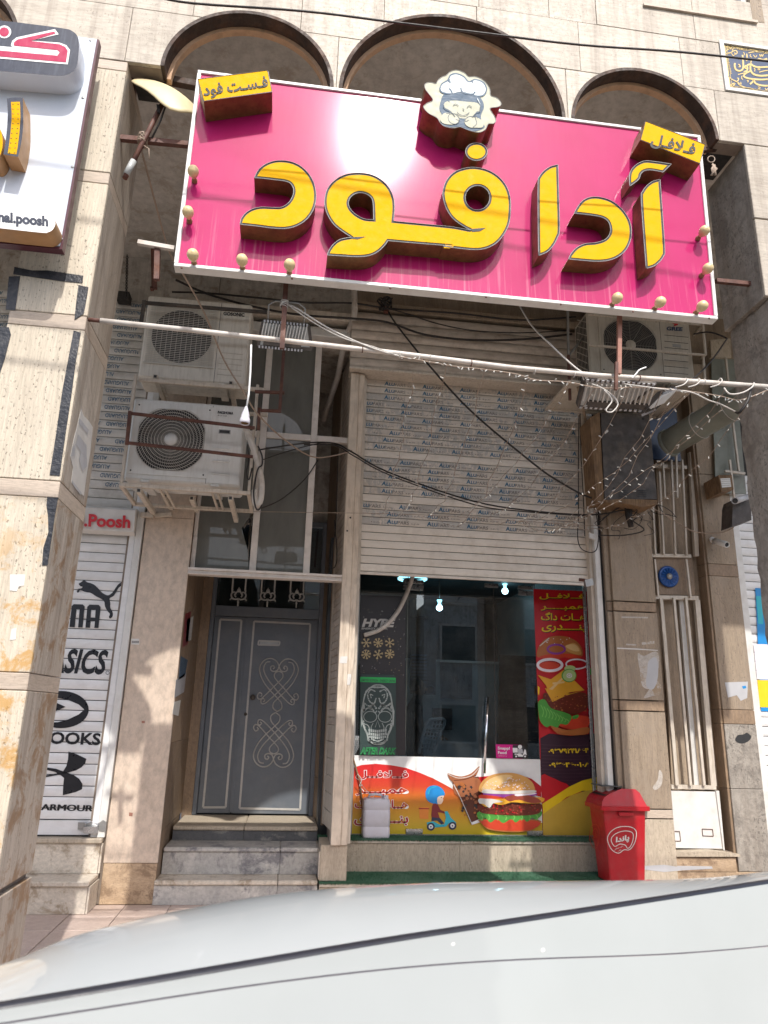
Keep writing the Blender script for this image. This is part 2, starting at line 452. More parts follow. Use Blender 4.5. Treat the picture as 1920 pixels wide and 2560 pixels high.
M = {}
M['trav'] = stone('travertine', (.41, .355, .285), (.54, .48, .40), (.55, 1, 3.2), 2.2, .45, None, .002, .16, .6, .48)
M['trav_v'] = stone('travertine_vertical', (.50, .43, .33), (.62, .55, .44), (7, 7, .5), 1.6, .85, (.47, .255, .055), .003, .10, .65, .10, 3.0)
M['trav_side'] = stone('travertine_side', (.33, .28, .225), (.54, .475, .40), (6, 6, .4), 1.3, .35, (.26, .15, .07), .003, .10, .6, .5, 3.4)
M['band'] = stone('travertine_band', (.43, .35, .275), (.53, .445, .36), (.7, .7, 6), 2.5, .2, None, .002, .1)
M['pink'] = stone('pink_marble', (.56, .445, .345), (.64, .525, .425), (1, 1, .6), 2.2, .12, None, .0015, .08, .42, .06)
M['plinth'] = stone('brown_travertine', (.36, .25, .15), (.50, .37, .25), (.8, .8, 3), 5, .6, (.20, .13, .08), .004, .1, .7)
M['marble'] = stone('stained_marble', (.47, .41, .335), (.66, .59, .495), (1, 1, 1.4), 3.5, .1, (.25, .18, .11), .002, .2, .4, .0)
M['marble_grey'] = stone('grey_stained_marble', (.26, .255, .25), (.58, .55, .50), (1, 1, 1), 3.2, .1, (.10, .10, .12), .002, .25, .42, .0)
M['black_stone'] = stone('dark_stone', (.055, .058, .062), (.12, .12, .122), (1, 1, 1), 6, 0, (.3, .28, .25), .002, .25, .45)
M['beige'] = stone('beige_stone', (.40, .335, .25), (.52, .44, .34), (3, 3, .8), 2.5, .5, None, .003, .12, .6, .15)
M['brown_stone'] = stone('brown_pier_stone', (.25, .19, .13), (.40, .315, .23), (5, 5, .7), 2.0, .5, (.30, .24, .18), .004, .14, .7, .30)
M['reveal'] = stone('brown_stone_and_shade', (.20, .135, .085), (.34, .24, .155), (2, 2, .8), 2.5, .3, None, .002, .25, .55, .3)  # brown stone, also the painted shade on the pink pier's side
M['concrete'] = stone('rough_concrete', (.235, .21, .18), (.37, .335, .29), (1, 1, .8), 2.4, .5, (.17, .15, .13), .016, .1, .85, .35)
M['plaster'] = stone('ceiling_plaster', (.385, .36, .325), (.53, .50, .455), (1, 1, 1), 1.3, .0, (.30, .26, .21), .003, .06, .8)
M['wallplaster'] = stone('dirty_plaster', (.42, .385, .335), (.56, .52, .46), (1, 1, 1), 1.8, .0, (.25, .20, .15), .003, .06, .8, .4)
M['tile'] = stone('pink_terrazzo', (.40, .30, .255), (.57, .46, .40), (1, 1, 1), 16, .3, None, .002, .16, .5)
M['mortar'] = paint('mortar', (.24, .19, .15), .9, .2)
M['joint'] = paint('dark_joint', (.13, .10, .08), .9, .2)
M['rim'] = paint('rusty_arch_metal', (.040, .022, .014), .7, .35, (.13, .055, .026), .7, 5, bump=.002)
M['rim_lip'] = paint('rusty_arch_edge', (.52, .32, .19), .65, .3, (.16, .09, .055), .6, 9, bump=.002)
M['smear_and_sun'] = stone('plaster_smear_and_sun', (.38, .33, .28), (.56, .52, .47), (1, 1, 1), 9, .3, (.30, .20, .10), .004, .1, .8)  # pale tone for smears and for sun patches put in as colour
M['rust'] = paint('rusty_steel', (.105, .042, .030), .65, .3, (.22, .10, .055), .5, 10, bump=.001)
M['rustlight'] = paint('primer_red_steel', (.30, .135, .095), .6, .2, (.15, .07, .05), .5, 10)
M['tape'] = paint('black_tape', (.018, .020, .026), .38, .3, (.20, .19, .18), .22, 14, bump=.004)
M['white'] = paint('white_paint', (.66, .65, .62), .4, .05, (.40, .35, .29), .35, 5)
M['cream'] = paint('dirty_cream_metal', (.56, .50, .42), .45, .10, (.30, .23, .16), .6, 5, streak=True)
M['creamjamb'] = paint('cream_jamb_paint', (.64, .545, .435), .5, .12, (.27, .19, .125), .65, 4, streak=True)
M['frame'] = paint('white_window_frame', (.68, .625, .57), .42, .06, (.36, .31, .26), .4, 8)
M['slat'] = paint('cream_slat', (.72, .665, .585), .42, .04, (.40, .32, .24), .4, 5, stretch=(1, 1, 5), rnd=.14)
M['slatdark'] = paint('dirty_slat', (.55, .475, .40), .5, .12, (.22, .16, .11), .7, 4, stretch=(1, 1, 4), rnd=.22)
M['film'] = film_slat('film_slat')
M['slatwhite'] = paint('white_slat', (.76, .755, .745), .35, .04, (.42, .39, .35), .3, 5, stretch=(1, 1, 3), rnd=.08)
M['slatgrey'] = paint('grey_slat', (.62, .59, .54), .42, .06, (.30, .26, .21), .5, 5, stretch=(1, 1, 3), rnd=.12)
M['ink_blue'] = worn('blue_print', (.035, .12, .21), .60, 40)
M['ink_blue2'] = worn('worn_blue_print', (.02, .13, .24), .70, 32)
M['ink_grey'] = worn('worn_grey_print', (.16, .15, .14), .58, 32)
M['black'] = paint('black_vinyl', (.014, .014, .018), .32, .1)
M['red_ink'] = paint('red_vinyl', (.58, .012, .025), .35, .05)
M['acbody'] = paint('ac_cream', (.68, .64, .565), .42, .06, (.36, .31, .25), .45, 4, streak=True)
M['acbody2'] = paint('ac_white', (.68, .675, .645), .38, .04, (.42, .39, .34), .35, 4, streak=True)
M['acbody3'] = paint('ac_beige', (.52, .475, .40), .42, .06, (.30, .25, .19), .5, 4, streak=True)
M['acdark'] = paint('ac_shadow_black', (.022, .022, .023), .55, .2)
M['grille_w'] = paint('grille_wire', (.55, .53, .48), .4, .05)
M['grille_d'] = paint('grille_dark_wire', (.30, .28, .25), .4, .1)
M['pipe'] = paint('white_pipe', (.60, .555, .50), .45, .08, (.28, .21, .15), .6, 7)
M['steel'] = paint('brushed_steel', (.50, .50, .50), .28, .06, metal=.9)
M['dull_steel'] = paint('dull_steel', (.34, .335, .32), .42, .1, metal=.7)
M['chrome'] = paint('chrome', (.72, .72, .73), .12, .03, metal=1.0)
M['brass'] = paint('letter_side_brass', (.20, .115, .042), .42, .25, (.09, .042, .020), .6, 30, metal=.45)
M['rim_silver'] = paint('letter_rim', (.085, .088, .088), .65, .05, spec=.12)
M['rim_line'] = paint('letter_edge', (.40, .40, .39), .6, .05, spec=.15)
M['yellow'] = paint('yellow_acrylic', (.68, .365, .004), .65, .02, spec=.08)
M['bulb'] = paint('yellowed_bulb', (.66, .52, .28), .35, .08, (.42, .30, .14), .35, 40)
M['bulbbase'] = paint('brown_bulb_base', (.24, .13, .06), .5, .2)
M['gold'] = paint('gold_paint', (.62, .45, .16), .45, .1)
M['navy'] = paint('navy_enamel', (.03, .055, .115), .35, .1)
M['dish'] = paint('dish_cream', (.60, .50, .30), .5, .08, (.38, .28, .15), .5, 8)
M['door'] = paint('grey_door_paint', (.122, .138, .160), .40, .06, (.22, .215, .205), .35, 4, spec=.5)
M['door_trim'] = paint('light_grey_trim', (.45, .435, .41), .4, .06, (.28, .26, .23), .3, 20)
M['red'] = paint('red_plastic', (.40, .006, .014), .38, .08, (.30, .05, .05), .5, 8)
M['can'] = paint('translucent_jerrycan', (.56, .55, .60), .42, .04, (.45, .42, .42), .4, 6)
M['turf'] = None
M['green_duct'] = paint('grey_green_duct', (.20, .215, .18), .5, .08, (.13, .11, .085), .5, 4)
M['cabinet'] = paint('dark_cabinet', (.055, .046, .040), .6, .3, (.20, .165, .13), .45, 7, bump=.001)
M['wood'] = paint('weathered_wood', (.19, .115, .058), .8, .35, (.085, .05, .03), .7, 9, stretch=(6, 6, .8), bump=.004)
M['blue'] = paint('blue_fan_plastic', (.012, .075, .28), .35, .15)
M['cable'] = paint('black_cable', (.022, .018, .016), .55, .2)
M['cable_w'] = paint('white_cable', (.52, .49, .45), .5, .1)
M['cable_t'] = paint('tan_wire', (.33, .25, .19), .6, .15)
M['minibulb'] = paint('clear_mini_bulb', (.55, .54, .50), .4, .03)
M['asphalt'] = paint('dusty_asphalt', (.13, .122, .11), .9, .25, (.20, .185, .16), .4, 2, bump=.004)
M['kerb'] = stone('kerb_stone', (.26, .24, .21), (.36, .33, .29), (1, 1, 1), 4, .3)
M['dark'] = paint('dark_interior', (.035, .033, .030), .8, .2)
M['inner'] = paint('interior_wall', (.52, .565, .58), .6, .08)
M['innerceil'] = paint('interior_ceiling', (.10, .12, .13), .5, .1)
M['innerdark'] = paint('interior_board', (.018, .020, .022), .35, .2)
M['glass'] = glassy('shop_glass', (.72, .79, .82), 1.6, .045)
M['wglass'] = glassy('dusty_window_glass', (.20, .205, .17), .45, .30, .0006)
M['upglass'] = glassy('upper_window_glass', (.75, .85, .9), 1.6, .05)
M['curtain'] = paint('pale_blue_curtain', (.55, .68, .74), .8, .05)
M['rubber'] = paint('black_rubber', (.016, .017, .024), .45, .15)
M['gap'] = paint('panel_gap', (.20, .185, .21), .6, .1)
t = NT('car_white_paint'); M['car'] = t.fin(t.ramp(t.noise(t.pos(), 3, 5), [(.3, (.365, .385, .38)), (.7, (.39, .41, .405))]), t.ramp(t.noise(t.pos(), 2.5, 3), [(.3, .30), (.7, .38)]), 0, .45, .85)
M['carglass'] = paint('car_glass', (.02, .025, .03), .06, .05)
M['tyre'] = paint('tyre', (.02, .02, .02), .85, .1)
M['lamp'] = glow('cool_white_lamp', (.62, .93, 1.0), 10.0)
M['lamp_glow'] = glow('dim_lamp_glow', (.35, .75, .85), 3.0)
M['skin'] = paint('skin', (.36, .21, .14), .55, .06)
M['coat_black'] = paint('black_cloth', (.018, .018, .020), .85, .2)
M['hair'] = paint('black_hair', (.012, .010, .009), .6, .2)
# magenta sign face: glossy vinyl with pale rain streaks
t = NT('magenta_vinyl')
c = t.ramp(t.noise(t.pos(), 2.5, 4), [(.3, (.40, .008, .10)), (.7, (.455, .012, .125))])
sxyz = t.n.new('ShaderNodeSeparateXYZ'); t.l.new(t.geo.outputs['Position'], sxyz.inputs[0])
d = t.ramp(t.noise(t.pos((26, 0, .55)), 1.3, 5, .7), [(.53, 0.0), (.68, .7)])
g = t.math('MULTIPLY', t.math('SUBTRACT', 4.75, sxyz.outputs[2]), 1.8, True)
c = t.mix(t.math('MULTIPLY', d, g), c, (.72, .30, .38))
M['magenta'] = t.fin(c, t.ramp(t.noise(t.pos((30, 1, 1)), 6, 4), [(.3, .55), (.7, .65)]), 0, .12); t.b.inputs['Coat Weight'].default_value = .38; t.b.inputs['Coat Roughness'].default_value = .115
M['signwhite'] = paint('white_sign_face', (.60, .64, .70), .4, .02, (.50, .52, .55), .3, 3, spec=.3)
M['signmagenta'] = paint('crimson_letter', (.40, .006, .065), .6, .06, (.55, .14, .2), .15, 9, streak=True)
M['signnavy'] = paint('navy_sign_face', (.018, .024, .045), .5, .1, (.16, .18, .22), .22, 7, streak=True)
M['pvcgrey'] = paint('grey_pvc', (.42, .43, .42), .4, .06, (.34, .30, .25), .3, 6)
M['maroon'] = paint('maroon_edge', (.075, .018, .03), .4, .1)
M['tan_side'] = paint('tan_letter_side', (.42, .24, .11), .5, .12)
M['mascot_cream'] = paint('chef_cream', (.44, .435, .335), .55, .03, spec=.2)
M['mascot_white'] = paint('chef_white', (.60, .645, .63), .55, .03, spec=.2)
M['mascot_blue'] = paint('chef_blue_hair', (.075, .115, .165), .55, .12, stretch=(1, 1, 4), spec=.2)
M['mascot_line'] = paint('chef_outline', (.09, .11, .125), .55, .05, spec=.2)
# printed flat colours
for k, cc in dict(pr_red=(.50, .010, .018), pr_dred=(.36, .006, .012), pr_white=(.78, .78, .76), pr_yellow=(.80, .55, .015), pr_gold=(.56, .36, .05), pr_plum=(.040, .014, .028), pr_plum2=(.065, .028, .045),
                  pr_bun=(.58, .30, .085), pr_bunl=(.74, .50, .22), pr_bund=(.40, .13, .035), pr_meat=(.14, .024, .012), pr_meat2=(.30, .06, .035), pr_lett=(.07, .30, .045), pr_lett2=(.16, .45, .09), pr_cheese=(.72, .36, .03), pr_tom=(.55, .05, .02),
                  pr_onion=(.74, .68, .72), pr_purple=(.26, .05, .30), pr_cuc=(.42, .55, .22), pr_cola=(.10, .025, .012), pr_cola2=(.34, .12, .05), pr_blue=(.015, .24, .58), pr_teal=(.03, .42, .52), pr_maroon=(.20, .018, .022), pr_navy=(.02, .03, .07),
                  pr_face=(.80, .60, .46), pr_orange=(.70, .22, .03), pr_green=(.02, .42, .09), pr_can=(.032, .055, .052), pr_skull=(.36, .40, .385), pr_mag=(.62, .01, .22), pr_dark=(.03, .026, .028), pr_gflake=(.48, .38, .20), pr_lgrey=(.45, .45, .46), pr_pale=(.62, .60, .56)).items():
    M[k] = paint(k.replace('pr_', 'print_'), cc, .35, .05)
# orange-to-yellow banner print
t = NT('print_banner'); sx = t.n.new('ShaderNodeSeparateXYZ'); t.l.new(t.geo.outputs['Position'], sx.inputs[0])
f = t.math('MULTIPLY', t.math('SUBTRACT', sx.outputs[2], .52), 1 / .62, True)
M['pr_banner'] = t.fin(t.ramp(f, [(0.0, (.56, .42, .02)), (.38, (.58, .26, .015)), (.75, (.56, .055, .02)), (1.0, (.60, .02, .02))]), .35)
t = NT('artificial_turf')
n = t.noise(t.pos((1, 1, 1)), 140, 3); c = t.ramp(n, [(.3, (.02, .085, .045)), (.7, (.08, .235, .125))])
c = t.mix(t.ramp(t.noise(t.pos(), 3, 4), [(.4, 0.0), (.7, .45)]), c, (.20, .33, .24)); t.bump(n, .02)
M['turf'] = t.fin(c, .9)
# ------------------------------------------------------------ ground and street
def share(o, name, parent, loc):
    c = o.copy(); c.name = name; COL.objects.link(c); c.parent = parent
    c.location = Vector(loc) - (origin_of(parent) if parent else Vector((0, 0, 0))); return c
road = bx('road', -60, 60, -60, 2.42, -.3, -.14, M['asphalt']); tag(road, kind='structure')
kerb = bx('kerb', -30, 30, 2.42, 2.6, -.3, -.012, M['kerb'], c=.015); tag(kerb, kind='structure')
pave = bx('pavement', -30, 30, 2.6, 14, -.3, -.022, M['mortar']); tag(pave, kind='structure')
TS = .40
proto = None
for i in range(-6, 11):
    for j in range(12):
        x0, y0 = i * TS - .13, 2.61 + j * TS
        if proto is None:
            proto = MB().box(-TS / 2 + .0025, TS / 2 - .0025, -TS / 2 + .0025, TS / 2 - .0025, -.02, 0, 0, .003).obj('paving_tile', M['tile'], pave, recalc=False); o = proto
        else: o = share(proto, 'paving_tile', pave, (0, 0, 0))
        o.location = (x0 + TS / 2, y0 + TS / 2, random.uniform(-.0015, .0015)); o.rotation_euler = (random.uniform(-.002, .002), random.uniform(-.002, .002), 0)

# houses on the other side of the street: seen only in the glass and the car paint
def block(x0, x1, y, h, mat, seed, label):
    r = random.Random(seed)
    b = thing('apartment_block', label, 'building', ((x0 + x1) / 2, y, -.14))
    bx('wall', x0, x1, y - 9, y, -.14, h, mat, b)
    fm = None; nx = max(2, int((x1 - x0) / 3)); w = (x1 - x0) / nx
    for k in range(int(h / 3.2)):
        for i in range(nx):
            cx = x0 + (i + .5) * w; z = .9 + k * 3.2 + (.2 if k else -.2)
            fm = MB()
            for a in ((cx - .9, cx - .8, z, z + 1.6), (cx + .8, cx + .9, z, z + 1.6), (cx - .9, cx + .9, z - .1, z), (cx - .9, cx + .9, z + 1.6, z + 1.7)): fm.box(a[0], a[1], y, y + .08, a[2], a[3])
            fo = fm.obj('window_frame', M['cream'], b, recalc=False); bx('pane', cx - .8, cx + .8, y + .01, y + .03, z, z + 1.6, M['carglass'], fo)
            if k and (i + k + seed) % 3 == 0: fm = MB(); fm.box(cx - 1.2, cx + 1.2, y, y + 1.0, z - .3, z - .15); fm.box(cx - 1.2, cx + 1.2, y + .95, y + 1.0, z - .15, z + .7); fm.obj('balcony', M['cream'], b, recalc=False)
            if 0: fm.box(cx - 1.2, cx + 1.2, y, y + 1.0, z - .3, z - .15); fm.box(cx - 1.2, cx + 1.2, y + .95, y + 1.0, z - .15, z + .7)
    bx('parapet', x0, x1, y - .2, y + .06, h, h + .7, M['cream'], b)
block(-30, -9, -17, 6.6, M['wallplaster'], 1, 'plain plastered block across the street, lowest of the three')
block(-8.8, 6, -18, 7.5, M['beige'], 2, 'beige stone block directly across the street')
block(6.2, 26, -17, 6.9, M['wallplaster'], 3, 'grey plastered block across the street on the right')

# ------------------------------------------------------------ arched front of the building
YF = 4.0; ZB = 5.93
ARCH = [(-2.62, .57), (-.531, .588), (.927, .828), (2.381, .574)]
fac = thing('arched_facade', 'pale travertine upper wall with round arches above the shop signs', 'building', (1, YF, ZB))
out = [(-3.6, ZB)]
for cx, r in ARCH:
    out += [(cx - r * math.cos(PI * k / 28), ZB + r * math.sin(PI * k / 28)) for k in range(29)]
WX0, WX1, WZ0 = 2.48, 3.39, 7.17
out += [(5.2, ZB), (5.2, 8.6), (-3.6, 8.6)]
MB().prism([[(x, YF + .03, z) for x, z in out], [(WX0, YF + .03, WZ0), (WX0, YF + .03, 8.3), (WX1, YF + .03, 8.3), (WX1, YF + .03, WZ0)]], (0, .10, 0)).obj('wall_core', M['mortar'], fac)
cut = MB()
for cx, r in ARCH: cut.lathe([(0, -.5), (r, -.5), (r, .5), (0, .5)], (cx, YF, ZB), (0, 1, 0), 56, smooth=False)
cuto = cut.obj('cutter', M['mortar'])
ROWS = [(ZB, 6.405, [-3.6, -2.62, -1.36, -.53, .078, .93, 1.78, 2.36, 2.97, 4.1, 5.2]),
        (6.405, 6.888, [-3.6, -2.0, -.953, -.2, .4, 1.10, 1.90, 2.727, 3.064, 3.70, 4.4, 5.2]),
        (6.888, 7.37, [-3.6, -2.4, -1.3, -.35, .608, 1.12, 1.673, 2.056, 2.872, 3.8, 4.5, 5.2]),
        (7.37, 7.85, [-3.6, -1.8, -.6, .5, 1.4, 2.48, 3.39, 4.3, 5.2]), (7.85, 8.6, [-3.6, -2, -.4, 1.0, 2.48, 3.39, 5.2])]
dg = bpy.context.evaluated_depsgraph_get()
for ri, (z0, z1, xs) in enumerate(ROWS):
    for x0, x1 in zip(xs[:-1], xs[1:]):
        if x0 == 3.064 and z0 < 6.5: continue                    # the plaque fills this place
        if x0 == 2.48 and ri >= 3: continue                      # window opening
        dy = random.uniform(-.002, .002)
        zt = z1
        if ri == 2 and x0 in (2.056, 2.872):                     # stones under and beside the window sill
            zt = z1
        m = MB().box(x0 + .0012, x1 - .0012, YF + dy, YF + .03, z0 + .0012, zt - .0012, 0, .0025)
        near = any(x0 < cx + r and x1 > cx - r and z0 < ZB + r for cx, r in ARCH) or (ri == 2 and x1 > 2.48 and x0 < 3.39)
        o = m.obj('stone_panel', M['trav'], fac, recalc=False)
        if near:
            md = o.modifiers.new('cut', 'BOOLEAN'); md.operation = 'DIFFERENCE'; md.object = cuto; md.solver = 'EXACT'
            dg.update(); me = bpy.data.meshes.new_from_object(o.evaluated_get(dg)); o.modifiers.clear()
            if ri == 2 and x1 > 2.48 and x0 < 3.39:
                bm = bmesh.new(); bm.from_mesh(me); bm.free()
            o.data = me
            if len(me.polygons) == 0: bpy.data.objects.remove(o)
bpy.data.objects.remove(cuto)
for cx, r in ARCH:
    def ring(r0, r1, y0, y1, mat, nm, par=fac):
        m = MB(); n = 40
        vs = []
        for k in range(n + 1):
            a = PI * k / n; c, s_ = -math.cos(a), math.sin(a)
            vs += [(cx + r0 * c, y0, ZB + r0 * s_), (cx + r1 * c, y0, ZB + r1 * s_), (cx + r1 * c, y1, ZB + r1 * s_), (cx + r0 * c, y1, ZB + r0 * s_)]
        fs = []
        for k in range(n):
            for q in range(4): fs.append((k * 4 + q, k * 4 + (q + 1) % 4, k * 4 + 4 + (q + 1) % 4, k * 4 + 4 + q))
        fs += [(0, 1, 2, 3), (n * 4 + 3, n * 4 + 2, n * 4 + 1, n * 4)]
        return m.add(vs, fs, 0).obj(nm, mat, par)
    rim = ring(r + .004, r - .022, YF - .006, YF + .125, M['rim'], 'arch_rim')
    ring(r - .016, r - .050, YF + .10, YF + .15, M['rim_lip'], 'arch_lip')
bx('lintel', -1.335, -1.125, YF + .14, YF + .34, ZB + .02, ZB + .10, M['dark'], fac)
bx('lintel', 2.965, 3.16, YF + .14, YF + .4, ZB + .01, ZB + .06, M['dark'], fac)
# upper window
win = MB()
wp = thing('upper_window', 'white framed upstairs window with pale blue curtains above the arches', 'window', (2.93, YF, 7.17))
f = .05
for a in ((WX0, WX0 + f, WZ0, 8.3), (WX1 - f, WX1, WZ0, 8.3), (WX0, WX1, WZ0, WZ0 + .045), (WX0, WX1, 8.25, 8.3), (2.81, 2.86, WZ0, 8.3)):
    bx('frame', a[0], a[1], YF + .035 + (.002 if a[1] - a[0] > .3 else 0), YF + .10, a[2], a[3], M['white'], wp)
bx('sill', WX0 - .03, WX1 + .03, YF - .02, YF + .03, WZ0 - .028, WZ0 - .004, M['band'], wp)
bx('reveal', WX1, WX1 + .10, YF - .004, YF + .028, WZ0 - .002, 8.3, M['brown_stone'], wp)
for a in ((WX0 + f, 2.81), (2.86, WX1 - f)): bx('pane', a[0], a[1], YF + .07, YF + .076, WZ0 + .045, 8.25, M['upglass'], wp)
cm = MB(); n = 60; vs = []
for i in range(n + 1):
    x = lerp(WX0, WX1, i / n); y = YF + .17 + .02 * math.sin(i * 1.3) + .008 * math.sin(i * 3.1); vs += [(x, y, WZ0), (x, y, 8.3)]
cm.add(vs, [(2 * i, 2 * i + 2, 2 * i + 3, 2 * i + 1) for i in range(n)], 0, True).obj('curtain', M['curtain'], wp)

# plaque with calligraphy
pq = thing('inscription_plaque', 'dark blue and gold calligraphy tile plaque set in the travertine wall', 'plaque', (3.4, YF, 6.4))
bx('tile_panel', 3.10, 3.72, YF + .004, YF + .03, 6.445, 6.885, M['navy'], pq)
for a in ((3.066, 3.754, 6.417, 6.445), (3.066, 3.754, 6.885, 6.913), (3.066, 3.10, 6.445, 6.885), (3.72, 3.754, 6.445, 6.885)):
    bx('border', a[0], a[1], YF - .010, YF + .028, a[2], a[3], M['white'], pq)
g = MB(); PQ = YF + .004
def zq(x, y): return (1760 + x / 10.37, 60 + y / 10.37)
def gl(pts, w, closed=False, n=5): ribbon(g, [zq(*p) for p in cr(pts, closed, n)], w / 10.37, PQ, 0, .002, closed)
for d in (0, 22):
    q = [A(*zq(*p), PQ - .002) for p in ((448, 490), (610, 1690))]
x0, x1, z0, z1 = 3.108, 3.712, 6.453, 6.877
for o_, wd in ((0, .010), (.020, .003)):
    for a in ((x0 + o_, x1 - o_, z0 + o_, z0 + o_ + wd), (x0 + o_, x1 - o_, z1 - o_ - wd, z1 - o_), (x0 + o_, x0 + o_ + wd, z0 + o_ + wd, z1 - o_ - wd), (x1 - o_ - wd, x1 - o_, z0 + o_ + wd, z1 - o_ - wd)):
        g.box(a[0], a[1], PQ - .002, PQ - .0005, a[2], a[3])
gl([(540, 800), (600, 760), (700, 740), (760, 700), (830, 690), (860, 740), (820, 780), (790, 740)], 26)
gl([(560, 560), (620, 620), (700, 640), (690, 560), (640, 640), (560, 700)], 34)
gl([(730, 690), (760, 640), (850, 570)], 22); gl([(700, 740), (740, 800), (760, 820), (800, 790)], 18)
gl([(640, 1350), (700, 1420), (800, 1470), (860, 1490), (900, 1420), (860, 1400)], 26)
gl([(690, 1620), (720, 1560), (800, 1540), (760, 1600), (720, 1640), (830, 1650)], 32)
gl([(860, 1490), (900, 1560), (980, 1610), (1100, 1650), (1180, 1660), (1300, 1690)], 24); gl([(880, 1510), (960, 1560), (950, 1500)], 18)
for y in (860, 940, 1010, 1090, 1160, 1220): gl([(585 + (y - 860) * .2, y), (625 + (y - 860) * .2, y + 25), (600 + (y - 860) * .2, y + 50), (650 + (y - 860) * .2, y + 60)], 13)
for xx in (860, 940, 1020, 1100): gl([(xx, 625), (xx + 35, 655), (xx + 60, 640), (xx + 70, 670)], 13)
gl([(1000, 800), (1010, 930), (1020, 1060), (1000, 1170), (920, 1215), (830, 1180), (795, 1090), (800, 1010)], 44)
gl([(1105, 770), (1115, 860), (1105, 960)], 34); gl([(1020, 730), (1045, 770), (1040, 810)], 20); gl([(870, 860), (920, 910), (960, 860)], 22)
gl([(1030, 1240), (1110, 1210), (1130, 1120), (1080, 1080), (1055, 1130), (1110, 1150)], 38)
gl([(1115, 1070), (1210, 1040), (1290, 1090), (1420, 1120), (1659, 1110)], 44); gl([(1205, 1070), (1210, 1200), (1290, 1300), (1450, 1340), (1659, 1330)], 48)
gl([(1195, 1220), (1080, 1280), (1030, 1350), (1120, 1400), (1300, 1430), (1500, 1440), (1659, 1430)], 44)
gl([(1190, 1560), (1260, 1500), (1290, 1460), (1340, 1540), (1480, 1590), (1659, 1600)], 44)
gl([(1150, 750), (1280, 725), (1420, 700)], 22); gl([(1210, 780), (1195, 830), (1240, 860)], 18); gl([(1215, 900), (1225, 960), (1210, 1010)], 26)
gl([(1280, 800), (1330, 860), (1370, 810)], 20); gl([(1440, 780), (1460, 840), (1490, 790), (1510, 840), (1540, 780)], 22); gl([(1540, 730), (1590, 720), (1590, 760), (1550, 760)], 16)
gl([(1380, 950), (1430, 900), (1520, 930), (1640, 900)], 46); gl([(1290, 1140), (1320, 1170), (1310, 1230)], 22); gl([(1390, 1160), (1440, 1160), (1440, 1190), (1390, 1180)], 18)
gl([(1430, 1250), (1540, 1220), (1659, 1200)], 24); gl([(880, 1310), (960, 1290), (1050, 1270)], 24); gl([(985, 1340), (975, 1410), (1010, 1440)], 20); gl([(1110, 1460), (1150, 1470), (1130, 1510)], 22)
gl([(890, 1040), (920, 1060), (940, 1100), (900, 1110)], 28); gl([(1400, 1630), (1450, 1640), (1440, 1680), (1400, 1660)], 18); gl([(1580, 1660), (1620, 1710), (1659, 1660)], 20)
for k in range(5): # the part beyond the photo edge continues the lines of script
    zz = 6.50 + .07 * k
    pts = [Vector((3.49 + .2 * t / 8, PQ - .002, zz + .012 * math.sin(t * 1.1 + k))) for t in range(9)]
    g.add([p + Vector((0, 0, .010)) for p in pts] + [p - Vector((0, 0, .010)) for p in pts], [(i, i + 1, 10 + i, 9 + i) for i in range(8)])
g.obj('gold_script', M['gold'], pq, kind='stuff')

# ------------------------------------------------------------ ceiling and back wall of the arcade
ceil = bx('arcade_ceiling', -6, 8, YF + .13, 8.9, 6.77, 6.95, M['plaster']); tag(ceil, 'mottled grey plaster ceiling behind the arches', 'ceiling')
bw = thing('arcade_back_wall', 'stained plaster wall between the shutter housings and the ceiling', 'wall', (0, 7.4, 5))
bx('wall', -6, -1.08, 7.47, 7.7, 6.17, 6.768, M['wallplaster'], bw)
bx('wall', -1.078, .5, 7.50, 7.7, 5.84, 6.766, M['wallplaster'], bw)
bx('wall', .502, 6, 7.52, 7.7, 6.03, 6.764, M['brown_stone'], bw)
bx('ledge', -1.9, .48, 7.36, 7.50, 5.90, 6.02, M['white'], bw, c=.01)
bx('ledge', -1.5, 3.3, 7.30, 7.47, 6.09, 6.20, M['cream'], bw, c=.01)
bx('ledge', .49, 3.6, 7.24, 7.50, 6.24, 6.34, M['brown_stone'], bw, c=.01)
bx('core', -6, -1.75, 7.62, 8.6, 0, 6.76, M['dark'], bw)
bx('wall', 3.46, 8, 7.62, 7.75, 0, 6.2, M['brown_stone'], bw); bx('core', .5, 3.46, 7.56, 7.6, 3.25, 6.2, M['dark'], bw)

# ------------------------------------------------------------ pillars
PX0, PX1, PYB = -1.78, -1.337, 4.54
pl = thing('stone_pillar', 'square travertine pillar with strips of black tape and rusty stains on the left', 'pillar', (-1.56, YF, 0))
bx('core', PX0 + .03, PX1 - .03, YF + .03, PYB - .002, 0, ZB - .002, M['mortar'], pl)
zs = [(.0, .80, 0), (.83, 1.78, 1), (1.78, 1.87, 2), (1.87, 2.824, 1), (2.824, 2.923, 2), (2.923, 3.877, 1), (3.877, 3.973, 2), (3.973, 4.93, 1), (4.93, 5.017, 2), (5.017, 5.845, 1), (5.845, 5.928, 2)]
for z0, z1, k in zs:
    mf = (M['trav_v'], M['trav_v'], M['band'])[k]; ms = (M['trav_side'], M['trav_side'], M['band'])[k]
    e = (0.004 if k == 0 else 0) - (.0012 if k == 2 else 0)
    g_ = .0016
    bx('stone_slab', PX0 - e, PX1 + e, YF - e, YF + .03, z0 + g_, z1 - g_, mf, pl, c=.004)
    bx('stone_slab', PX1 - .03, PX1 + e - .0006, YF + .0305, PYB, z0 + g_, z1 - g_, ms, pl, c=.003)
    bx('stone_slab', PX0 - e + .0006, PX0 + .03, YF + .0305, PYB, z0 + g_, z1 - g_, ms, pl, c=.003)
tp = YF - .0005
def tape(pts): slab('tape', pts, tp - .004, .0035, M['tape'], pl)
tape([(36, 667), (80, 676), (120, 676), (208, 689), (206, 707), (150, 702), (33, 685)])
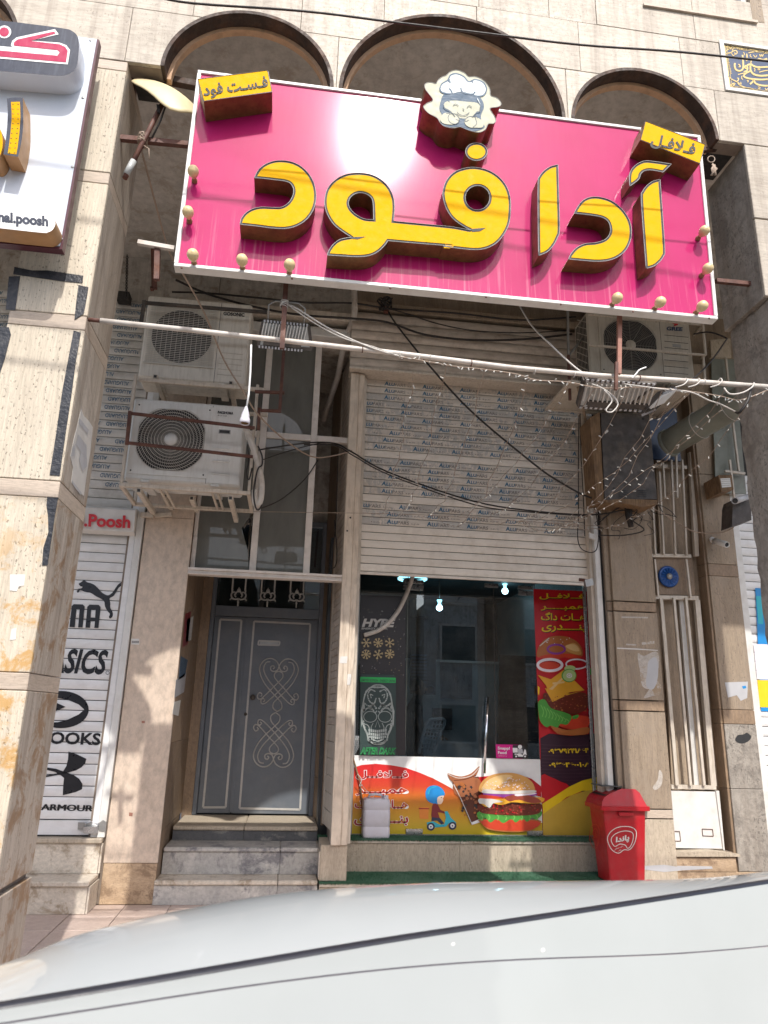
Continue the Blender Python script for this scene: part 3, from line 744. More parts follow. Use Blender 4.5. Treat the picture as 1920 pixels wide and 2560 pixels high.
tape([(196, 712), (221, 718), (214, 760), (209, 784), (186, 799), (190, 760)])
tape([(184, 826), (202, 832), (190, 900), (178, 990), (163, 1090), (149, 1189), (124, 1187), (140, 1085), (156, 975), (170, 900)])
tape([(22, 691), (50, 690), (38, 775), (14, 774)])
tape([(-40, 815), (22, 818), (27, 836), (12, 895), (-8, 955), (-45, 950)])
tape([(118, 1243), (145, 1244), (137, 1290), (128, 1350), (119, 1412), (105, 1414), (108, 1370), (121, 1330), (120, 1290), (116, 1262)])
slab('notice', [(25, 1436), (63, 1436), (60, 1464), (47, 1466), (42, 1478), (24, 1476)], tp - .002, .0015, M['white'], pl)
slab('notice', [(29, 1572), (41, 1570), (39, 1599), (24, 1600)], tp - .002, .0015, M['white'], pl)
SX = (Vector((PX1 + .0015, 4.2, 3)), Vector((1, 0, 0)))
slab('torn_poster', [(203, 1022), (210, 1040), (222, 1052), (232, 1068), (226, 1130), (218, 1180), (210, 1240), (198, 1230), (186, 1216), (178, 1205), (183, 1170), (176, 1140), (184, 1100), (192, 1070)], SX, .001, M['pr_pale'], pl)
pm_ = MB()
for L in ([(199, 1045), (222, 1075), (219, 1085), (197, 1058)], [(195, 1085), (216, 1112), (218, 1165), (206, 1178), (198, 1150), (202, 1128), (190, 1112)], [(183, 1118), (190, 1108), (186, 1140), (178, 1140)], [(180, 1200), (204, 1232), (202, 1238), (182, 1212)]):
    poly(pm_, L, SX, 0, .0018)
pm_.obj('poster_print', M['pr_lgrey'], pl, recalc=False)
rp = thing('concrete_pillar', 'rough plastered grey concrete pillar at the right edge', 'pillar', (3.5, YF, 0))
bx('core', 3.215, 3.9, YF + .03, 4.50, 0, ZB - .004, M['concrete'], rp, c=.012)
for z0, z1 in ((4.62, 5.26), (5.27, 5.925)): bx('stone_slab', 3.165, 3.9, YF, YF + .028, z0, z1, M['trav'], rp, c=.004)
bx('side_render', 3.17, 3.214, YF + .03, 4.50, 4.62, 5.925, M['concrete'], rp, c=.003)
sm = MB(); rr_ = random.Random(3)
bm = bmesh.new(); bmesh.ops.create_grid(bm, x_segments=10, y_segments=60, size=.5)
for v in bm.verts:
    v.co = Vector((3.205 + rr_.uniform(-.010, .008), YF + .25 + v.co.x * .48, 2.3 + v.co.y * 4.6))
me = bpy.data.meshes.new('rough_render'); bm.to_mesh(me); bm.free()
for p in me.polygons: p.use_smooth = True
me.transform(Matrix.Translation((-3.5, -YF, 0))); me.materials.append(M['concrete'])
o = bpy.data.objects.new('rough_render', me); COL.objects.link(o); o.parent = rp
bm = bmesh.new(); bmesh.ops.create_grid(bm, x_segments=12, y_segments=60, size=.5)
for v in bm.verts:
    v.co = Vector((3.21 + (v.co.x + .5) * .7, YF + .015 + rr_.uniform(-.010, .008), 2.3 + v.co.y * 4.6))
me = bpy.data.meshes.new('rough_render'); bm.to_mesh(me); bm.free()
for p in me.polygons: p.use_smooth = True
me.transform(Matrix.Translation((-3.5, -YF, 0))); me.materials.append(M['concrete'])
o = bpy.data.objects.new('rough_render', me); COL.objects.link(o); o.parent = rp

# ------------------------------------------------------------ roller shutters
def slat_mesh(w, pitch, bulge=.012, th=.014):
    """one interlocking shutter slat, hanging from z=0 down to -pitch, front bulging to -y"""
    prof = []
    for i in range(6):
        t = i / 5; prof.append((-bulge * (.35 + .65 * math.sin(PI * t) ** .7), -t * (pitch - .008)))
    prof.append((th, -(pitch - .008))); prof.append((th, 0))
    m = MB(); n = len(prof)
    vs = [(-w / 2, y, z) for y, z in prof] + [(w / 2, y, z) for y, z in prof]
    fs = [(i, i + 1, n + i + 1, n + i) for i in range(n - 1)] + [(n - 1, 0, n, 2 * n - 1), tuple(range(n))[::-1], tuple(range(n, 2 * n))]
    m.add(vs, fs); return m
def run(parent, x0, x1, y, z_top, pitch, count, matf, name='slat', bulge=.012):
    base = None; out = []
    og = origin_of(parent); ms = {}
    for k in range(count):
        mt = matf(k)
        if mt.name not in ms:
            o = slat_mesh(x1 - x0, pitch, bulge).obj(name, mt, None); ms[mt.name] = o.data; o.parent = parent
        else:
            o = bpy.data.objects.new(name, ms[mt.name]); COL.objects.link(o); o.parent = parent
        o.location = Vector(((x0 + x1) / 2, y, z_top - k * pitch)) - og; out.append(o)
    return out
# left shop
ls = thing('roller_shutter', 'white roller shutter with black sportswear logos, closed, beside the left pillar', 'shutter', (-2.9, 7.45, .6))
P_ = .0975
rr_ = random.Random(5)
sl = run(ls, -4.4, -1.716, 7.45, 6.16, P_, 26, lambda k: M['slatgrey'])
for k, o in enumerate(sl):
    if k > 22: continue
    m = MB(); z = 6.16 - k * P_ - .072
    x = -4.3 + rr_.uniform(0, .3)
    while x < -1.78:
        w = .27
        if x + w < -1.725: put_text3(m, 'ALUGUARD', (x + w, 7.4345, z + .052), (-w, 0, 0), (0, 0, -.046), bold=.015)
        x += w + rr_.choice((.06, .09, .16))
    m.obj('printed_name', M['ink_blue'], o, recalc=False, kind='stuff')
zl = 6.16 - 26 * P_
run(ls, -4.4, -1.716, 7.45, zl, P_, int((zl - .64) / P_), lambda k: M['slatwhite'])
bx('curtain_back', -4.4, -1.716, 7.468, 7.475, .58, 6.16, M['acdark'], ls); bx('bottom_bar', -4.4, -1.716, 7.435, 7.466, .575, .698, M['slatwhite'], ls); bx('bottom_seal', -4.4, -1.716, 7.436, 7.47, .561, .574, M['dark'], ls)
bx('guide_rail', -1.714, -1.655, 7.395, 7.48, .562, 6.2, M['slatwhite'], ls, c=.004)
bx('guide_rail', -1.653, -1.585, 7.375, 7.50, .562, 6.2, M['white'], ls, c=.004)
hb = MB().prism([(x, y, z) for x, (y, z) in ((-4.4, q) for q in ((7.40, 3.42), (7.29, 3.44), (7.27, 3.66), (7.30, 3.69), (7.44, 3.70)))], (2.745, 0, 0)).obj('name_board', M['white'], ls)
m = MB(); put_text(m, 'l.Poosh', (201, 1316), (325, 1321), (203, 1284), 7.275, bold=.035, lift=.012); m.obj('red_lettering', M['red_ink'], ls, recalc=False)
# logos on the slats
YL = 7.4365
def zz(p): return (p[0] / 2.592, 1280 + p[1] / 2.592)
lg = MB()
poly(lg, [zz(p) for p in cr([(545, 442), (565, 455), (590, 462), (615, 475), (640, 500), (665, 525), (700, 540), (730, 520), (750, 490), (770, 465), (793, 455), (790, 475), (770, 490), (755, 515), (735, 545), (710, 560), (715, 590), (715, 620), (730, 650), (730, 675), (715, 690), (705, 680), (712, 660), (695, 640), (680, 610), (675, 580), (650, 560), (620, 545), (590, 525), (565, 520), (545, 515), (520, 505), (510, 520), (498, 520), (505, 500), (525, 495), (535, 485), (520, 480), (510, 465), (525, 455)], n=3)], YL)
poly(lg, [[zz(p) for p in ((553, 750), (566, 614), (580, 600), (640, 602), (652, 616), (638, 752), (611, 751), (615, 709), (587, 708), (583, 750))], [zz(p) for p in ((591, 630), (620, 631), (616, 685), (588, 684))]], YL)
poly(lg, [zz(p) for p in ((450, 745), (464, 610), (478, 597), (536, 599), (549, 612), (535, 749), (506, 748), (516, 630), (496, 629), (484, 747))], YL)
put_text(lg, 'ASICS', zz((305, 1042)), zz((688, 1056)), zz((325, 880)), YL, bold=.03, shear=.22)
ribbon(lg, [zz(p) for p in circ(697, 1042, 11, n=14)], 1.2, YL, closed=True)
poly(lg, [[zz(p) for p in circ(395, 1280, 180, 121, 40)], [zz(p) for p in ((300, 1215), (375, 1205), (440, 1217), (510, 1247), (546, 1280), (510, 1312), (440, 1345), (375, 1362), (300, 1365))]], YL)
poly(lg, [zz(p) for p in ((310, 1225), (370, 1238), (425, 1263), (365, 1288), (310, 1300))], YL)
put_text(lg, 'BROOKS', zz((180, 1499)), zz((648, 1512)), zz((190, 1419)), YL, bold=.03)
UA = [[(171, 1879), (193, 1886), (216, 1897), (213, 1908), (204, 1918), (190, 1926), (172, 1931), (150, 1936), (115, 1943), (90, 1944), (90, 1939), (118, 1938), (140, 1934), (158, 1928), (166, 1915), (170, 1898)],
      [(90, 1916), (121, 1919), (140, 1922), (165, 1931), (185, 1938), (198, 1947), (206, 1960), (205, 1973), (190, 1980), (157, 1988), (158, 1965), (160, 1945), (152, 1938), (138, 1930), (118, 1925), (90, 1922)]]
for L in UA: poly(lg, L, YL)
for k in range(4): put_text(lg, 'ARMOUR', (101 + k * .9, 2025.5), (229 + k * .9, 2028.5), (103.5 + k * .9, 2010), YL, bold=0, lift=.002 + k * .0003)
lg.obj('logo_print', M['black'], ls, recalc=False, kind='stuff')
lk = MB()
lk.prism(pxs([(195, 2056), (256, 2056), (254, 2075), (194, 2074)], 7.40), (0, .02, 0)).obj('lock_plate', M['dull_steel'], ls)
lk = MB(); lk.prism(pxs(rrect(208, 2067, 244, 2084, 4), 7.34), (0, .05, 0))
lk.tube([A(212, 2068, 7.36), A(214, 2058, 7.36), A(232, 2054, 7.36), A(246, 2062, 7.36), A(240, 2072, 7.36)], .006, 6)
lk.obj('padlock', M['steel'], ls)
MB().prism(pxs([(243, 2060), (258, 2050), (266, 2056), (264, 2080), (248, 2078)], 7.37), (0, .03, 0)).obj('hasp', M['dull_steel'], ls)

# hanging chain and small bracket beside the ac units
ch = thing('hanging_chain', 'dark chain hanging in front of the left shutter top', 'chain', A(318, 690, 6.9))
m = MB()
for k in range(26):
    p = A(318 - k * .1, 640 + k * 4.2, 6.9); m.tube([p + Vector((math.cos(a) * (.011 if k % 2 else .003), math.cos(a) * (.003 if k % 2 else .011), math.sin(a) * .016)) for a in [2 * PI * i / 8 for i in range(8)]], .0035, 4, closed=True)
m.obj('links', M['cable'], ch)
bx('housing_end', *sorted((A(296, 705, 7.3).x, A(328, 705, 7.3).x)), 7.28, 7.42, 6.10, 6.19, M['dark'], ls)
# ------------------------------------------------------------ left shop steps, pier, entrance recess
YP = 7.4
st = thing('marble_steps', 'two beige marble steps below the white logo shutter', 'steps', (-2.6, 7.3, 0))
for y0, y1, z0, z1 in ((7.05, 7.36, 0, .262), (7.33, 7.46, .262, .560)):
    for k, (x0, x1) in enumerate(((-4.4, -2.75), (-2.75, -1.605))):
        bx('riser', x0 + .002, x1 - .002, y0 + .03, y0 + .06, z0 + .002, z1 - .045, M['marble'], st, c=.002)
        bx('tread', x0 + .002, x1 - .002 + (.012 if k else 0), y0, y1 + .03, z1 - .043, z1, M['beige'] if z1 > .3 else M['marble'], st, c=.008)
    bx('step_side', -1.604, -1.588, y0 + .035, 7.40, z0 + .002, z1 - .046, M['marble'], st, c=.002)
    bx('core', -4.38, -1.61, y0 + .062, 7.45, z0, z1 - .05, M['mortar'], st)
pr_ = thing('stone_pier', 'plain pink marble pier between the logo shutter and the grey door', 'pier', (-1.33, YP, 0))
bx('stone_slab', -1.572, -1.088, YP, YP + .03, .346, 3.64, M['pink'], pr_, c=.003)
bx('stone_slab', -1.572, -1.088, YP, YP + .03, 3.645, 6.08, M['pink'], pr_, c=.003)
bx('plinth', -1.568, -1.092, YP + .004, YP + .032, .002, .342, M['plinth'], pr_, c=.003)
bx('core', -1.74, -1.118, YP + .033, 8.9, 0, 6.09, M['mortar'], pr_)
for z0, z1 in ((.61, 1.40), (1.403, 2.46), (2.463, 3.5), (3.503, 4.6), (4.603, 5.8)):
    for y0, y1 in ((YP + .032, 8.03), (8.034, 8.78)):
        bx('reveal_slab', -1.116, -1.088, y0, y1, z0, z1, M['reveal'], pr_, c=.002)  # brown tone paints the recess shade onto pink stone
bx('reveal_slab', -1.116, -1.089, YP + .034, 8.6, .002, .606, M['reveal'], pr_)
for x, y, s in ((338, 1604, 10), (358, 1805, 4)):
    slab('sticker', [(x - s, y - s * .75), (x + s, y - s * .7), (x + s, y + s * .75), (x - s, y + s * .7)], YP - .0015, .001, M['white'] if s > 5 else M['rustlight'], pr_)
slab('sticker', [(323, 2031), (332, 2032), (331, 2041), (322, 2040)], YP - .0015, .001, M['rustlight'], pr_)
m = MB()
for k in range(7): m.add([A(330 + k * 2.6, 1602, YP - .0022), A(331.4 + k * 2.6, 1602, YP - .0022), A(331.4 + k * 2.6, 1608, YP - .0022), A(330 + k * 2.6, 1608, YP - .0022)], [(0, 1, 2, 3)])
m.obj('sticker_print', M['black'], pr_, recalc=False)
RX = (Vector((-1.0865, 8, 2)), Vector((1, 0, 0)))
def scrap(pts, mat): slab('poster_scrap', pts, RX, .001, mat, pr_)
scrap([(463, 1535), (478, 1528), (470, 1610), (456, 1620)], M['pr_maroon']); scrap([(468, 1548), (484, 1540), (478, 1600), (464, 1605)], M['pr_pale'])
scrap([(452, 1640), (470, 1650), (462, 1690), (446, 1700)], M['mascot_blue']); scrap([(440, 1700), (466, 1680), (460, 1730), (436, 1745)], M['pr_lgrey'])
scrap([(436, 1755), (452, 1750), (446, 1790), (431, 1785)], M['pr_pale']); m = MB()
put_text(m, '۰۹۱۲', (486, 1722), (514, 1660), (484, 1690), RX, bold=.03, lift=.002); m.obj('stencil_print', M['navy'], pr_, recalc=False)

es = thing('entrance_steps', 'grey stained marble steps up to the grey metal door', 'steps', (-.35, 7.6, 0))
STEPS = [(7.36, 7.66, 0, .207, [-1.098, .02, .392], M['marble_grey'], M['marble']), (7.60, 8.04, .207, .447, [-1.080, .03, .398], M['marble_grey'], M['marble_grey']), (7.97, 8.86, .447, .585, [-1.060, -.35, .40], M['black_stone'], M['beige'])]
for y0, y1, z0, z1, xs, mr, mt_ in STEPS:
    for x0, x1 in zip(xs[:-1], xs[1:]):
        bx('riser', x0 + .0015, x1 - .0015, y0 + .022, y0 + .05, z0 + .001, z1 - .044, mr, es, c=.002)
        bx('tread', x0 + .0015, x1 - .0015, y0, y1, z1 - .042, z1, mt_, es, c=.010)
    bx('core', xs[0] + .01, xs[-1] - .01, y0 + .052, 8.84, max(0, z0 - .03), z1 - .046, M['mortar'], es)

YD = 8.79; KD = YD / 8.60
def dX(x): return x * KD
def dZ(z): return H + (z - H) * KD
dr = thing('entrance_door', 'dark grey metal double door with pale scrollwork and letter slot', 'door', (-.29, YD, .61))
for a in ((-.955, -.905, .612, 4.0), (.318, .368, .612, 4.0)): bx('door_frame', dX(a[0]), dX(a[1]), YD - .03, YD + .05, dZ(a[2]), dZ(a[3]), M['door'], dr, c=.006)
bx('door_frame', dX(-.904), dX(.317), YD - .03, YD + .05, dZ(2.795), dZ(2.915), M['door'], dr, c=.006)
bx('door_frame', dX(-.904), dX(.317), YD - .028, YD + .05, dZ(3.94), dZ(4.0), M['door'], dr)
bx('transom_glass', dX(-.904), dX(.317), YD + .03, YD + .036, dZ(2.916), dZ(3.939), M['glass'], dr)
bx('hall', -1.1, .5, YD + .3, YD + .35, .5, 4.1, M['innerdark'], dr)
bx('jamb_filler', -1.089, dX(-.956), YD - .02, YD + .06, .56, 5.9, M['reveal'], dr)
bx('door_leaf', dX(-.902), dX(-.545), YD, YD + .04, dZ(.628), dZ(2.79), M['door'], dr, c=.004, label='narrow fixed left leaf')
bx('door_leaf', dX(-.532), dX(.316), YD - .004, YD + .04, dZ(.628), dZ(2.79), M['door'], dr, c=.004, label='wide right leaf with scrollwork')
bx('cover_strip', dX(-.556), dX(-.520), YD - .012, YD - .001, dZ(.64), dZ(2.785), M['door'], dr, c=.003)
def zd(x, y): return (480 + x / 3.072, 1420 + y / 3.072)
def trim(pts):
    m = MB(); c = [A(*zd(*p), YD - .006) for p in pts]
    for i in range(4): m.bar(c[i], c[(i + 1) % 4], .022, .010, up=(0, 1, 0))
    return m.obj('panel_moulding', M['door_trim'], dr, recalc=False)
trim([(217, 395), (380, 402), (258, 1838), (85, 1838)]); trim([(477, 410), (908, 430), (830, 1855), (365, 1845)])
MB().prism([A(*zd(*p), YD - .009) for p in ((490, 520), (703, 531), (695, 660), (478, 654))], (0, .006, 0)).obj('letter_plate', M['door'], dr)
m = MB(); c = [A(*zd(*p), YD - .011) for p in ((512, 558), (675, 565), (669, 594), (508, 590))]
for i in range(4): m.bar(c[i], c[(i + 1) % 4], .018, .008, up=(0, 1, 0))
m.obj('letter_slot_frame', M['door_trim'], dr, recalc=False)
MB().prism([A(*zd(*p), YD - .0095) for p in ((522, 562), (665, 569), (660, 590), (518, 586))], (0, .002, 0)).obj('letter_slot', M['dull_steel'], dr)
k = A(*zd(467, 993), YD); MB().lathe([(0, .06), (.024, .058), (.030, .045), (.024, .03), (.012, .025), (.012, .008), (.032, .006), (.032, 0)], k, (0, -1, 0), 16).obj('door_knob', M['cabinet'], dr)
k = A(*zd(413, 1122), YD); MB().lathe([(0, .02), (.014, .018), (.02, .008), (.02, 0)], k, (0, -1, 0), 12).obj('lock_cylinder', M['cabinet'], dr)
# scrollwork: half traced, mirrored about the leaf axis
def spiral(c, r0, a0, turns, dirn=1, n=22, r1=.12):
    return [(c[0] + (r0 * (1 - (1 - r1) * i / n)) * math.cos(a0 + dirn * 2 * PI * turns * i / n), c[1] + (r0 * (1 - (1 - r1) * i / n)) * math.sin(a0 + dirn * 2 * PI * turns * i / n)) for i in range(n + 1)]
oy = YD - .010
half = [  # (points in a 300 x 400 upper heart frame: x from the axis, y down from the heart top)
    [(0, 62), (-18, 28), (-55, 5), (-95, 8), (-130, 35), (-148, 80), (-140, 130), (-110, 190), (-60, 250), (0, 310), (30, 345), (32, 385), (0, 410)],
    [(0, 62), (-12, 92), (-38, 103), (-62, 92), (-62, 68), (-45, 60), (-35, 74), (-46, 84)],
    [(-70, 30), (-100, 36), (-116, 70), (-112, 110), (-85, 160), (-40, 215), (20, 280), (90, 345), (122, 352), (128, 325), (112, 312), (100, 328), (112, 338)],
    [(0, 100), (-28, 115), (-32, 145), (-10, 175), (40, 225), (100, 290), (140, 318), (158, 295), (142, 268), (122, 282), (132, 298)],
]
m = MB()
def orn(pt, flip):
    # map heart frame to the door (photo frame points along the leaf's leaning axis)
    x, y = pt
    if not flip: cx = lerp(672, 655, y / 400); px, py = cx + x, 692 + y
    else: cx = lerp(622, 642, y / 400); px, py = cx + x * 1.04, 1532 - y * 1.03
    return A(*zd(px, py + x * .025), oy)
for flip in (False, True):
    for L in half:
        for s in (1, -1):
            m.tube([orn((x * s, y), flip) for x, y in cr(L, False, 5)], .0082, 5)
m.obj('scroll_ornament', M['door_trim'], dr)
# grille behind the window and over the door
gr = thing('door_grille', 'pale iron bars with scroll finials above the grey door', 'grille', (-.29, YD - .02, 2.9))
yg = YD - .045
for cx in (358, 582, 805):
    dx = cx - 358
    for sx in (-50, 50):
        p = A(*zd(cx + sx + (4 if sx > 0 else 0) * .0, 172 + dx * .025), yg); MB().tube([p, p + Vector((0, 0, .85))], .010, 7).obj('bar', M['door_trim'], gr)
    c0 = A(*zd(cx, 205 + dx * .025), yg)
    for up in (0, 1):
        m = MB(); o = c0 + Vector((0, 0, .93 if up else 0)); q = -1 if up else 1
        def P(x, z): return o + Vector((x, 0, z * q))
        for s in (-1, 1):
            m.tube([P(s * x, z) for x, z in cr([(0, -.045), (.03, -.058), (.07, -.045), (.088, -.008), (.075, .025), (.048, .03), (.034, .01), (.046, -.006)], False, 4)], [.010] * 22 + [.007] * 7, 6)
            m.tube([P(s * x, z) for x, z in cr([(.03, -.03), (.045, .0), (.02, .035), (.008, .07)], False, 4)], .009, 6)
            m.tube([P(s * x, z) for x, z in ((.075, .02), (.082, .05), (.07, .062))], .010, 6)
            m.tube([P(s * x, z) for x, z in ((.06, -.05), (.09, -.052), (.098, -.07))], .008, 6)
        m.tube([P(0, z) for z in (.03, .055, .075, .095)], [.012, .016, .012, .003], 6)
        m.tube([P(0, z) for z in (-.05, -.08, -.085, -.095, -.10, -.14)], [.010, .009, .013, .013, .008, .009], 7)
        m.obj('scroll_finial', M['door_trim'], gr)
# right-hand reveal of the recess
rv = thing('recess_side_wall', 'brown stone and slatted side wall right of the grey door', 'wall', (.42, 8, 0))
def wallseg(name, x0, y0, x1, y1, z0, z1, mat, th=.03, c=.002):
    d = Vector((x1 - x0, y1 - y0, 0)); n = Vector((-d.y, d.x, 0)).normalized()
    if n.x > 0: n = -n
    mid = Vector(((x0 + x1) / 2, (y0 + y1) / 2, (z0 + z1) / 2)) - n * th / 2
    return MB().obox(mid.x, mid.y, mid.z, d / 2, n * th / 2, Vector((0, 0, (z1 - z0) / 2)), 0, c).obj(name, mat, rv, recalc=False)
for z0, z1 in ((.588, 1.02), (1.025, 1.85), (1.855, 2.72), (2.725, 3.6), (3.605, 4.6), (4.605, 5.8)):
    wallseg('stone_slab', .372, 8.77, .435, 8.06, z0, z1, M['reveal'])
wallseg('edge_strip', .440, 8.05, .449, 7.98, .612, 5.8, M['cream'], .02)
zc = .615; k = 0
while zc < 5.75:
    h = .165 if zc < 1.5 else .078
    o = wallseg('side_slat', .452, 7.97, .498, 7.47, zc, zc + h - .004, M['slatdark'] if h < .1 else M['cream'], .02, .006); zc += h; k += 1
bx('core', .50, .52, 7.6, 8.9, 0, 5.9, M['mortar'], rv); bx('lobby_ceiling', -1.1, .52, 7.52, 8.95, 5.9, 5.95, M['wallplaster'], rv)

# ------------------------------------------------------------ tall window over the door
tw = thing('tall_window', 'tall dusty window in white metal bars over the grey door', 'window', (-.28, 7.48, 3.1))
YW = 7.46
bx('post', -1.083, -1.040, YW, YW + .05, 3.125, 3.47, M['frame'], tw, c=.004); bx('post', -1.083, -1.044, YW + .002, YW + .05, 3.474, 5.88, M['frame'], tw, c=.004)
bx('mullion', -.478, -.408, YW - .006, YW + .05, 3.125, 5.88, M['frame'], tw, c=.004)
bx('mullion', .085, .155, YW - .006, YW + .05, 3.125, 5.88, M['frame'], tw, c=.004)
bx('transom_bar', -.407, .084, YW - .002, YW + .048, 4.64, 4.71, M['frame'], tw, c=.004); bx('transom_bar', .156, .512, YW - .002, YW + .048, 4.64, 4.71, M['frame'], tw, c=.004)
bx('transom_bar', -1.043, -.479, YW - .002, YW + .048, 4.64, 4.71, M['frame'], tw, c=.004)
bx('head_bar', -1.083, .50, YW - .01, YW + .052, 5.882, 5.898, M['frame'], tw)
for z0, z1, y in ((3.098, 3.124, .0), (3.070, 3.097, .018), (3.055, 3.069, .004)): bx('sill', -1.088, .508, 7.375 + y, 7.50, z0, z1, M['frame'], tw, c=.003)
yg2 = YW + .022
MB().prism([Vector((-1.04, yg2, 3.125)), Vector((-.479, yg2, 3.125)), A(620, 1378, yg2), A(604, 1321, yg2), A(627, 1287, yg2), Vector((-.479, yg2, 4.64)), Vector((-1.04, yg2, 4.64))], (0, .005, 0)).obj('pane', M['wglass'], tw, label='dusty pane with a broken corner')
for a in ((-.407, .084, 3.125, 4.64), (-.407, .084, 4.71, 5.88), (-1.04, -.479, 4.71, 5.88)): bx('pane', a[0], a[1], yg2, yg2 + .005, a[2], a[3], M['wglass'], tw)
bx('lobby_back', -1.08, .5, YD + .07, YD + .09, 4.05, 5.9, M['wallplaster'], rv)
MB().tube([A(885, 712, 7.2), A(887, 775, 7.2), A(884, 800, 7.28), A(862, 850, 7.45), A(845, 940, 7.8), A(808, 1050, 8.3)], .035, 10).obj('drainpipe', M['pipe'], rv)

# ------------------------------------------------------------ air conditioners
def ac_unit(label, x0, x1, z0, z1, y, depth, mat, style, fc, fr, name_draw, rings, wire):
    t = thing('ac_unit', label, 'air conditioner', ((x0 + x1) / 2, y, z0))
    bx('body', x0, x1, y, y + depth, z0 + .02, z1, mat, t, c=.018)
    w = x1 - x0; cx, cz = fc
    xs = x0 + w * .70
    if style == 'square':                                        # flat louvred guard
        bx('guard_plate', cx - fr * 1.08, cx + fr * 1.08, y - .006, y + .004, cz - fr * 1.02, cz + fr * 1.02, mat, t, c=.003)
        MB().lathe([(0, 0), (fr * .93, 0), (fr * .93, .003), (0, .003)], (cx, y - .006, cz), (0, -1, 0), 36, smooth=False).obj('fan_opening', M['acdark'], t)
        m = MB()
        for i in range(32):
            z = cz - fr + 2 * fr * (i + .5) / 32; m.box(cx - fr * 1.04, cx + fr * 1.04, y - .018, y - .014, z - .0024, z + .0024)
        for i in range(13):
            x = cx - fr + 2 * fr * (i + .5) / 13; m.box(x - .002, x + .002, y - .0135, y - .010, cz - fr, cz + fr)
        for a in ((cx - fr * 1.07, cx + fr * 1.07, cz - fr * 1.03, cz - fr * .995), (cx - fr * 1.07, cx + fr * 1.07, cz + fr * .995, cz + fr * 1.03)): m.box(a[0], a[1], y - .020, y - .008, a[2], a[3])
        m.obj('fan_guard', M[wire], t, recalc=False)
    else:
        hw = fr * 1.06
        def oct_(s, y_): return [(cx + s * a, y_, cz + s * b) for a, b in ((-1, -.62), (-.62, -1), (.62, -1), (1, -.62), (1, .62), (.62, 1), (-.62, 1), (-1, .62))]
        m = MB()
        sq = [(cx + hw * a, y - .010, cz + hw * b) for a, b in ((-1.04, -1.04), (1.04, -1.04), (1.04, 1.04), (-1.04, 1.04))]
        hole = [(cx + fr * .97 * max(-.94, min(.94, math.cos(2 * PI * i / 40))) / .94 * .97, y - .010, cz + fr * .97 * max(-.94, min(.94, math.sin(2 * PI * i / 40))) / .94 * .97) for i in range(40)]
        m.prism([sq, hole], (0, .014, 0)); m.obj('guard_plate', mat, t)
        for a, b in ((-1, -1), (1, -1), (1, 1), (-1, 1)):
            MB().lathe([(0, .003), (.008, .003), (.008, 0)], (cx + hw * .95 * a, y - .0102, cz + hw * .95 * b), (0, -1, 0), 8).obj('screw', M['acdark'], t)
        MB().lathe([(0, 0), (fr, 0), (fr, .002), (0, .002)], (cx, y - .003, cz), (0, -1, 0), 36, smooth=False).obj('fan_opening', M['acdark'], t)
        def cl(r, a): return (cx + max(-fr * .93, min(fr * .93, r * math.cos(a))), cz + max(-fr * .93, min(fr * .93, r * math.sin(a))))
        m = MB()
        for i in range(rings):
            r = fr * (.18 + .84 * (i + 1) / rings)
            pts = [(cl(r, 2 * PI * k / 44)[0], y - .022, cl(r, 2 * PI * k / 44)[1]) for k in range(44)]
            m.tube(pts, .0022 if rings > 12 else .0032, 4, closed=True)
        ns = 12 if rings > 12 else 84
        for i in range(ns):
            a = 2 * PI * i / ns; tw_ = 0 if rings > 12 else .55
            pts = []
            for k in range(5):
                r = fr * lerp(.17, 1.0, k / 4); pts.append((cl(r, a + tw_ * k / 4)[0], y - .018, cl(r, a + tw_ * k / 4)[1]))
            m.tube(pts, .0025 if rings > 12 else .0015, 4, cap=False)
        m.obj('fan_guard', M[wire], t)
        MB().lathe([(0, .034), (fr * .16, .032), (fr * .185, .022), (fr * .185, .016), (0, .016)], (cx, y, cz), (0, -1, 0), 24).obj('fan_hub', mat, t)
    # fan blades behind the guard
    m = MB()
    for i in range(3):
        a0 = i * 2 * PI / 3 + .4; q = []
        for k in range(7):
            a = a0 + 1.5 * k / 6; q += [(cx + .2 * fr * math.cos(a), y - .005 + .001 * k, cz + .2 * fr * math.sin(a)), (cx + .86 * fr * math.cos(a + .1), y - .0068 + .001 * k, cz + .86 * fr * math.sin(a + .1))]
        m.add(q, [(2 * k, 2 * k + 1, 2 * k + 3, 2 * k + 2) for k in range(6)], 0, True)
    m.obj('fan_blade', M['cabinet'], t)
    bx('panel_joint', xs, xs + .004, y - .001, y + .01, z0 + .03, z1 - .02, M['acdark'], t)
    name_draw(t, xs, y)
    m = MB()
    for i in range(8): m.box(x0 - .004, x0 + .002, y + .03 + i * (depth - .06) / 8, y + .03 + (i + .45) * (depth - .06) / 8, z0 + .06, z1 - .05)
    m.obj('side_louvre', M['acdark'], t, recalc=False)
    for i in range(2): bx('foot', x0 + w * (.15 + .6 * i), x0 + w * (.22 + .6 * i), y - .02, y + depth + .02, z0, z0 + .02, mat, t)
    return t
def gos(t, xs, y):
    m = MB(); put_text(m, 'GOSONIC', (558, 788), (611, 792), (559, 779), y, bold=.04, lift=.004); m.obj('maker_name', M['black'], t, recalc=False)
    m = MB()
    for k in range(5): m.box(xs + .03, xs + .27, y - .004, y + .004, 5.02 + k * .062, 5.026 + k * .062)
    m.obj('panel_rib', M['acbody3'], t, recalc=False)
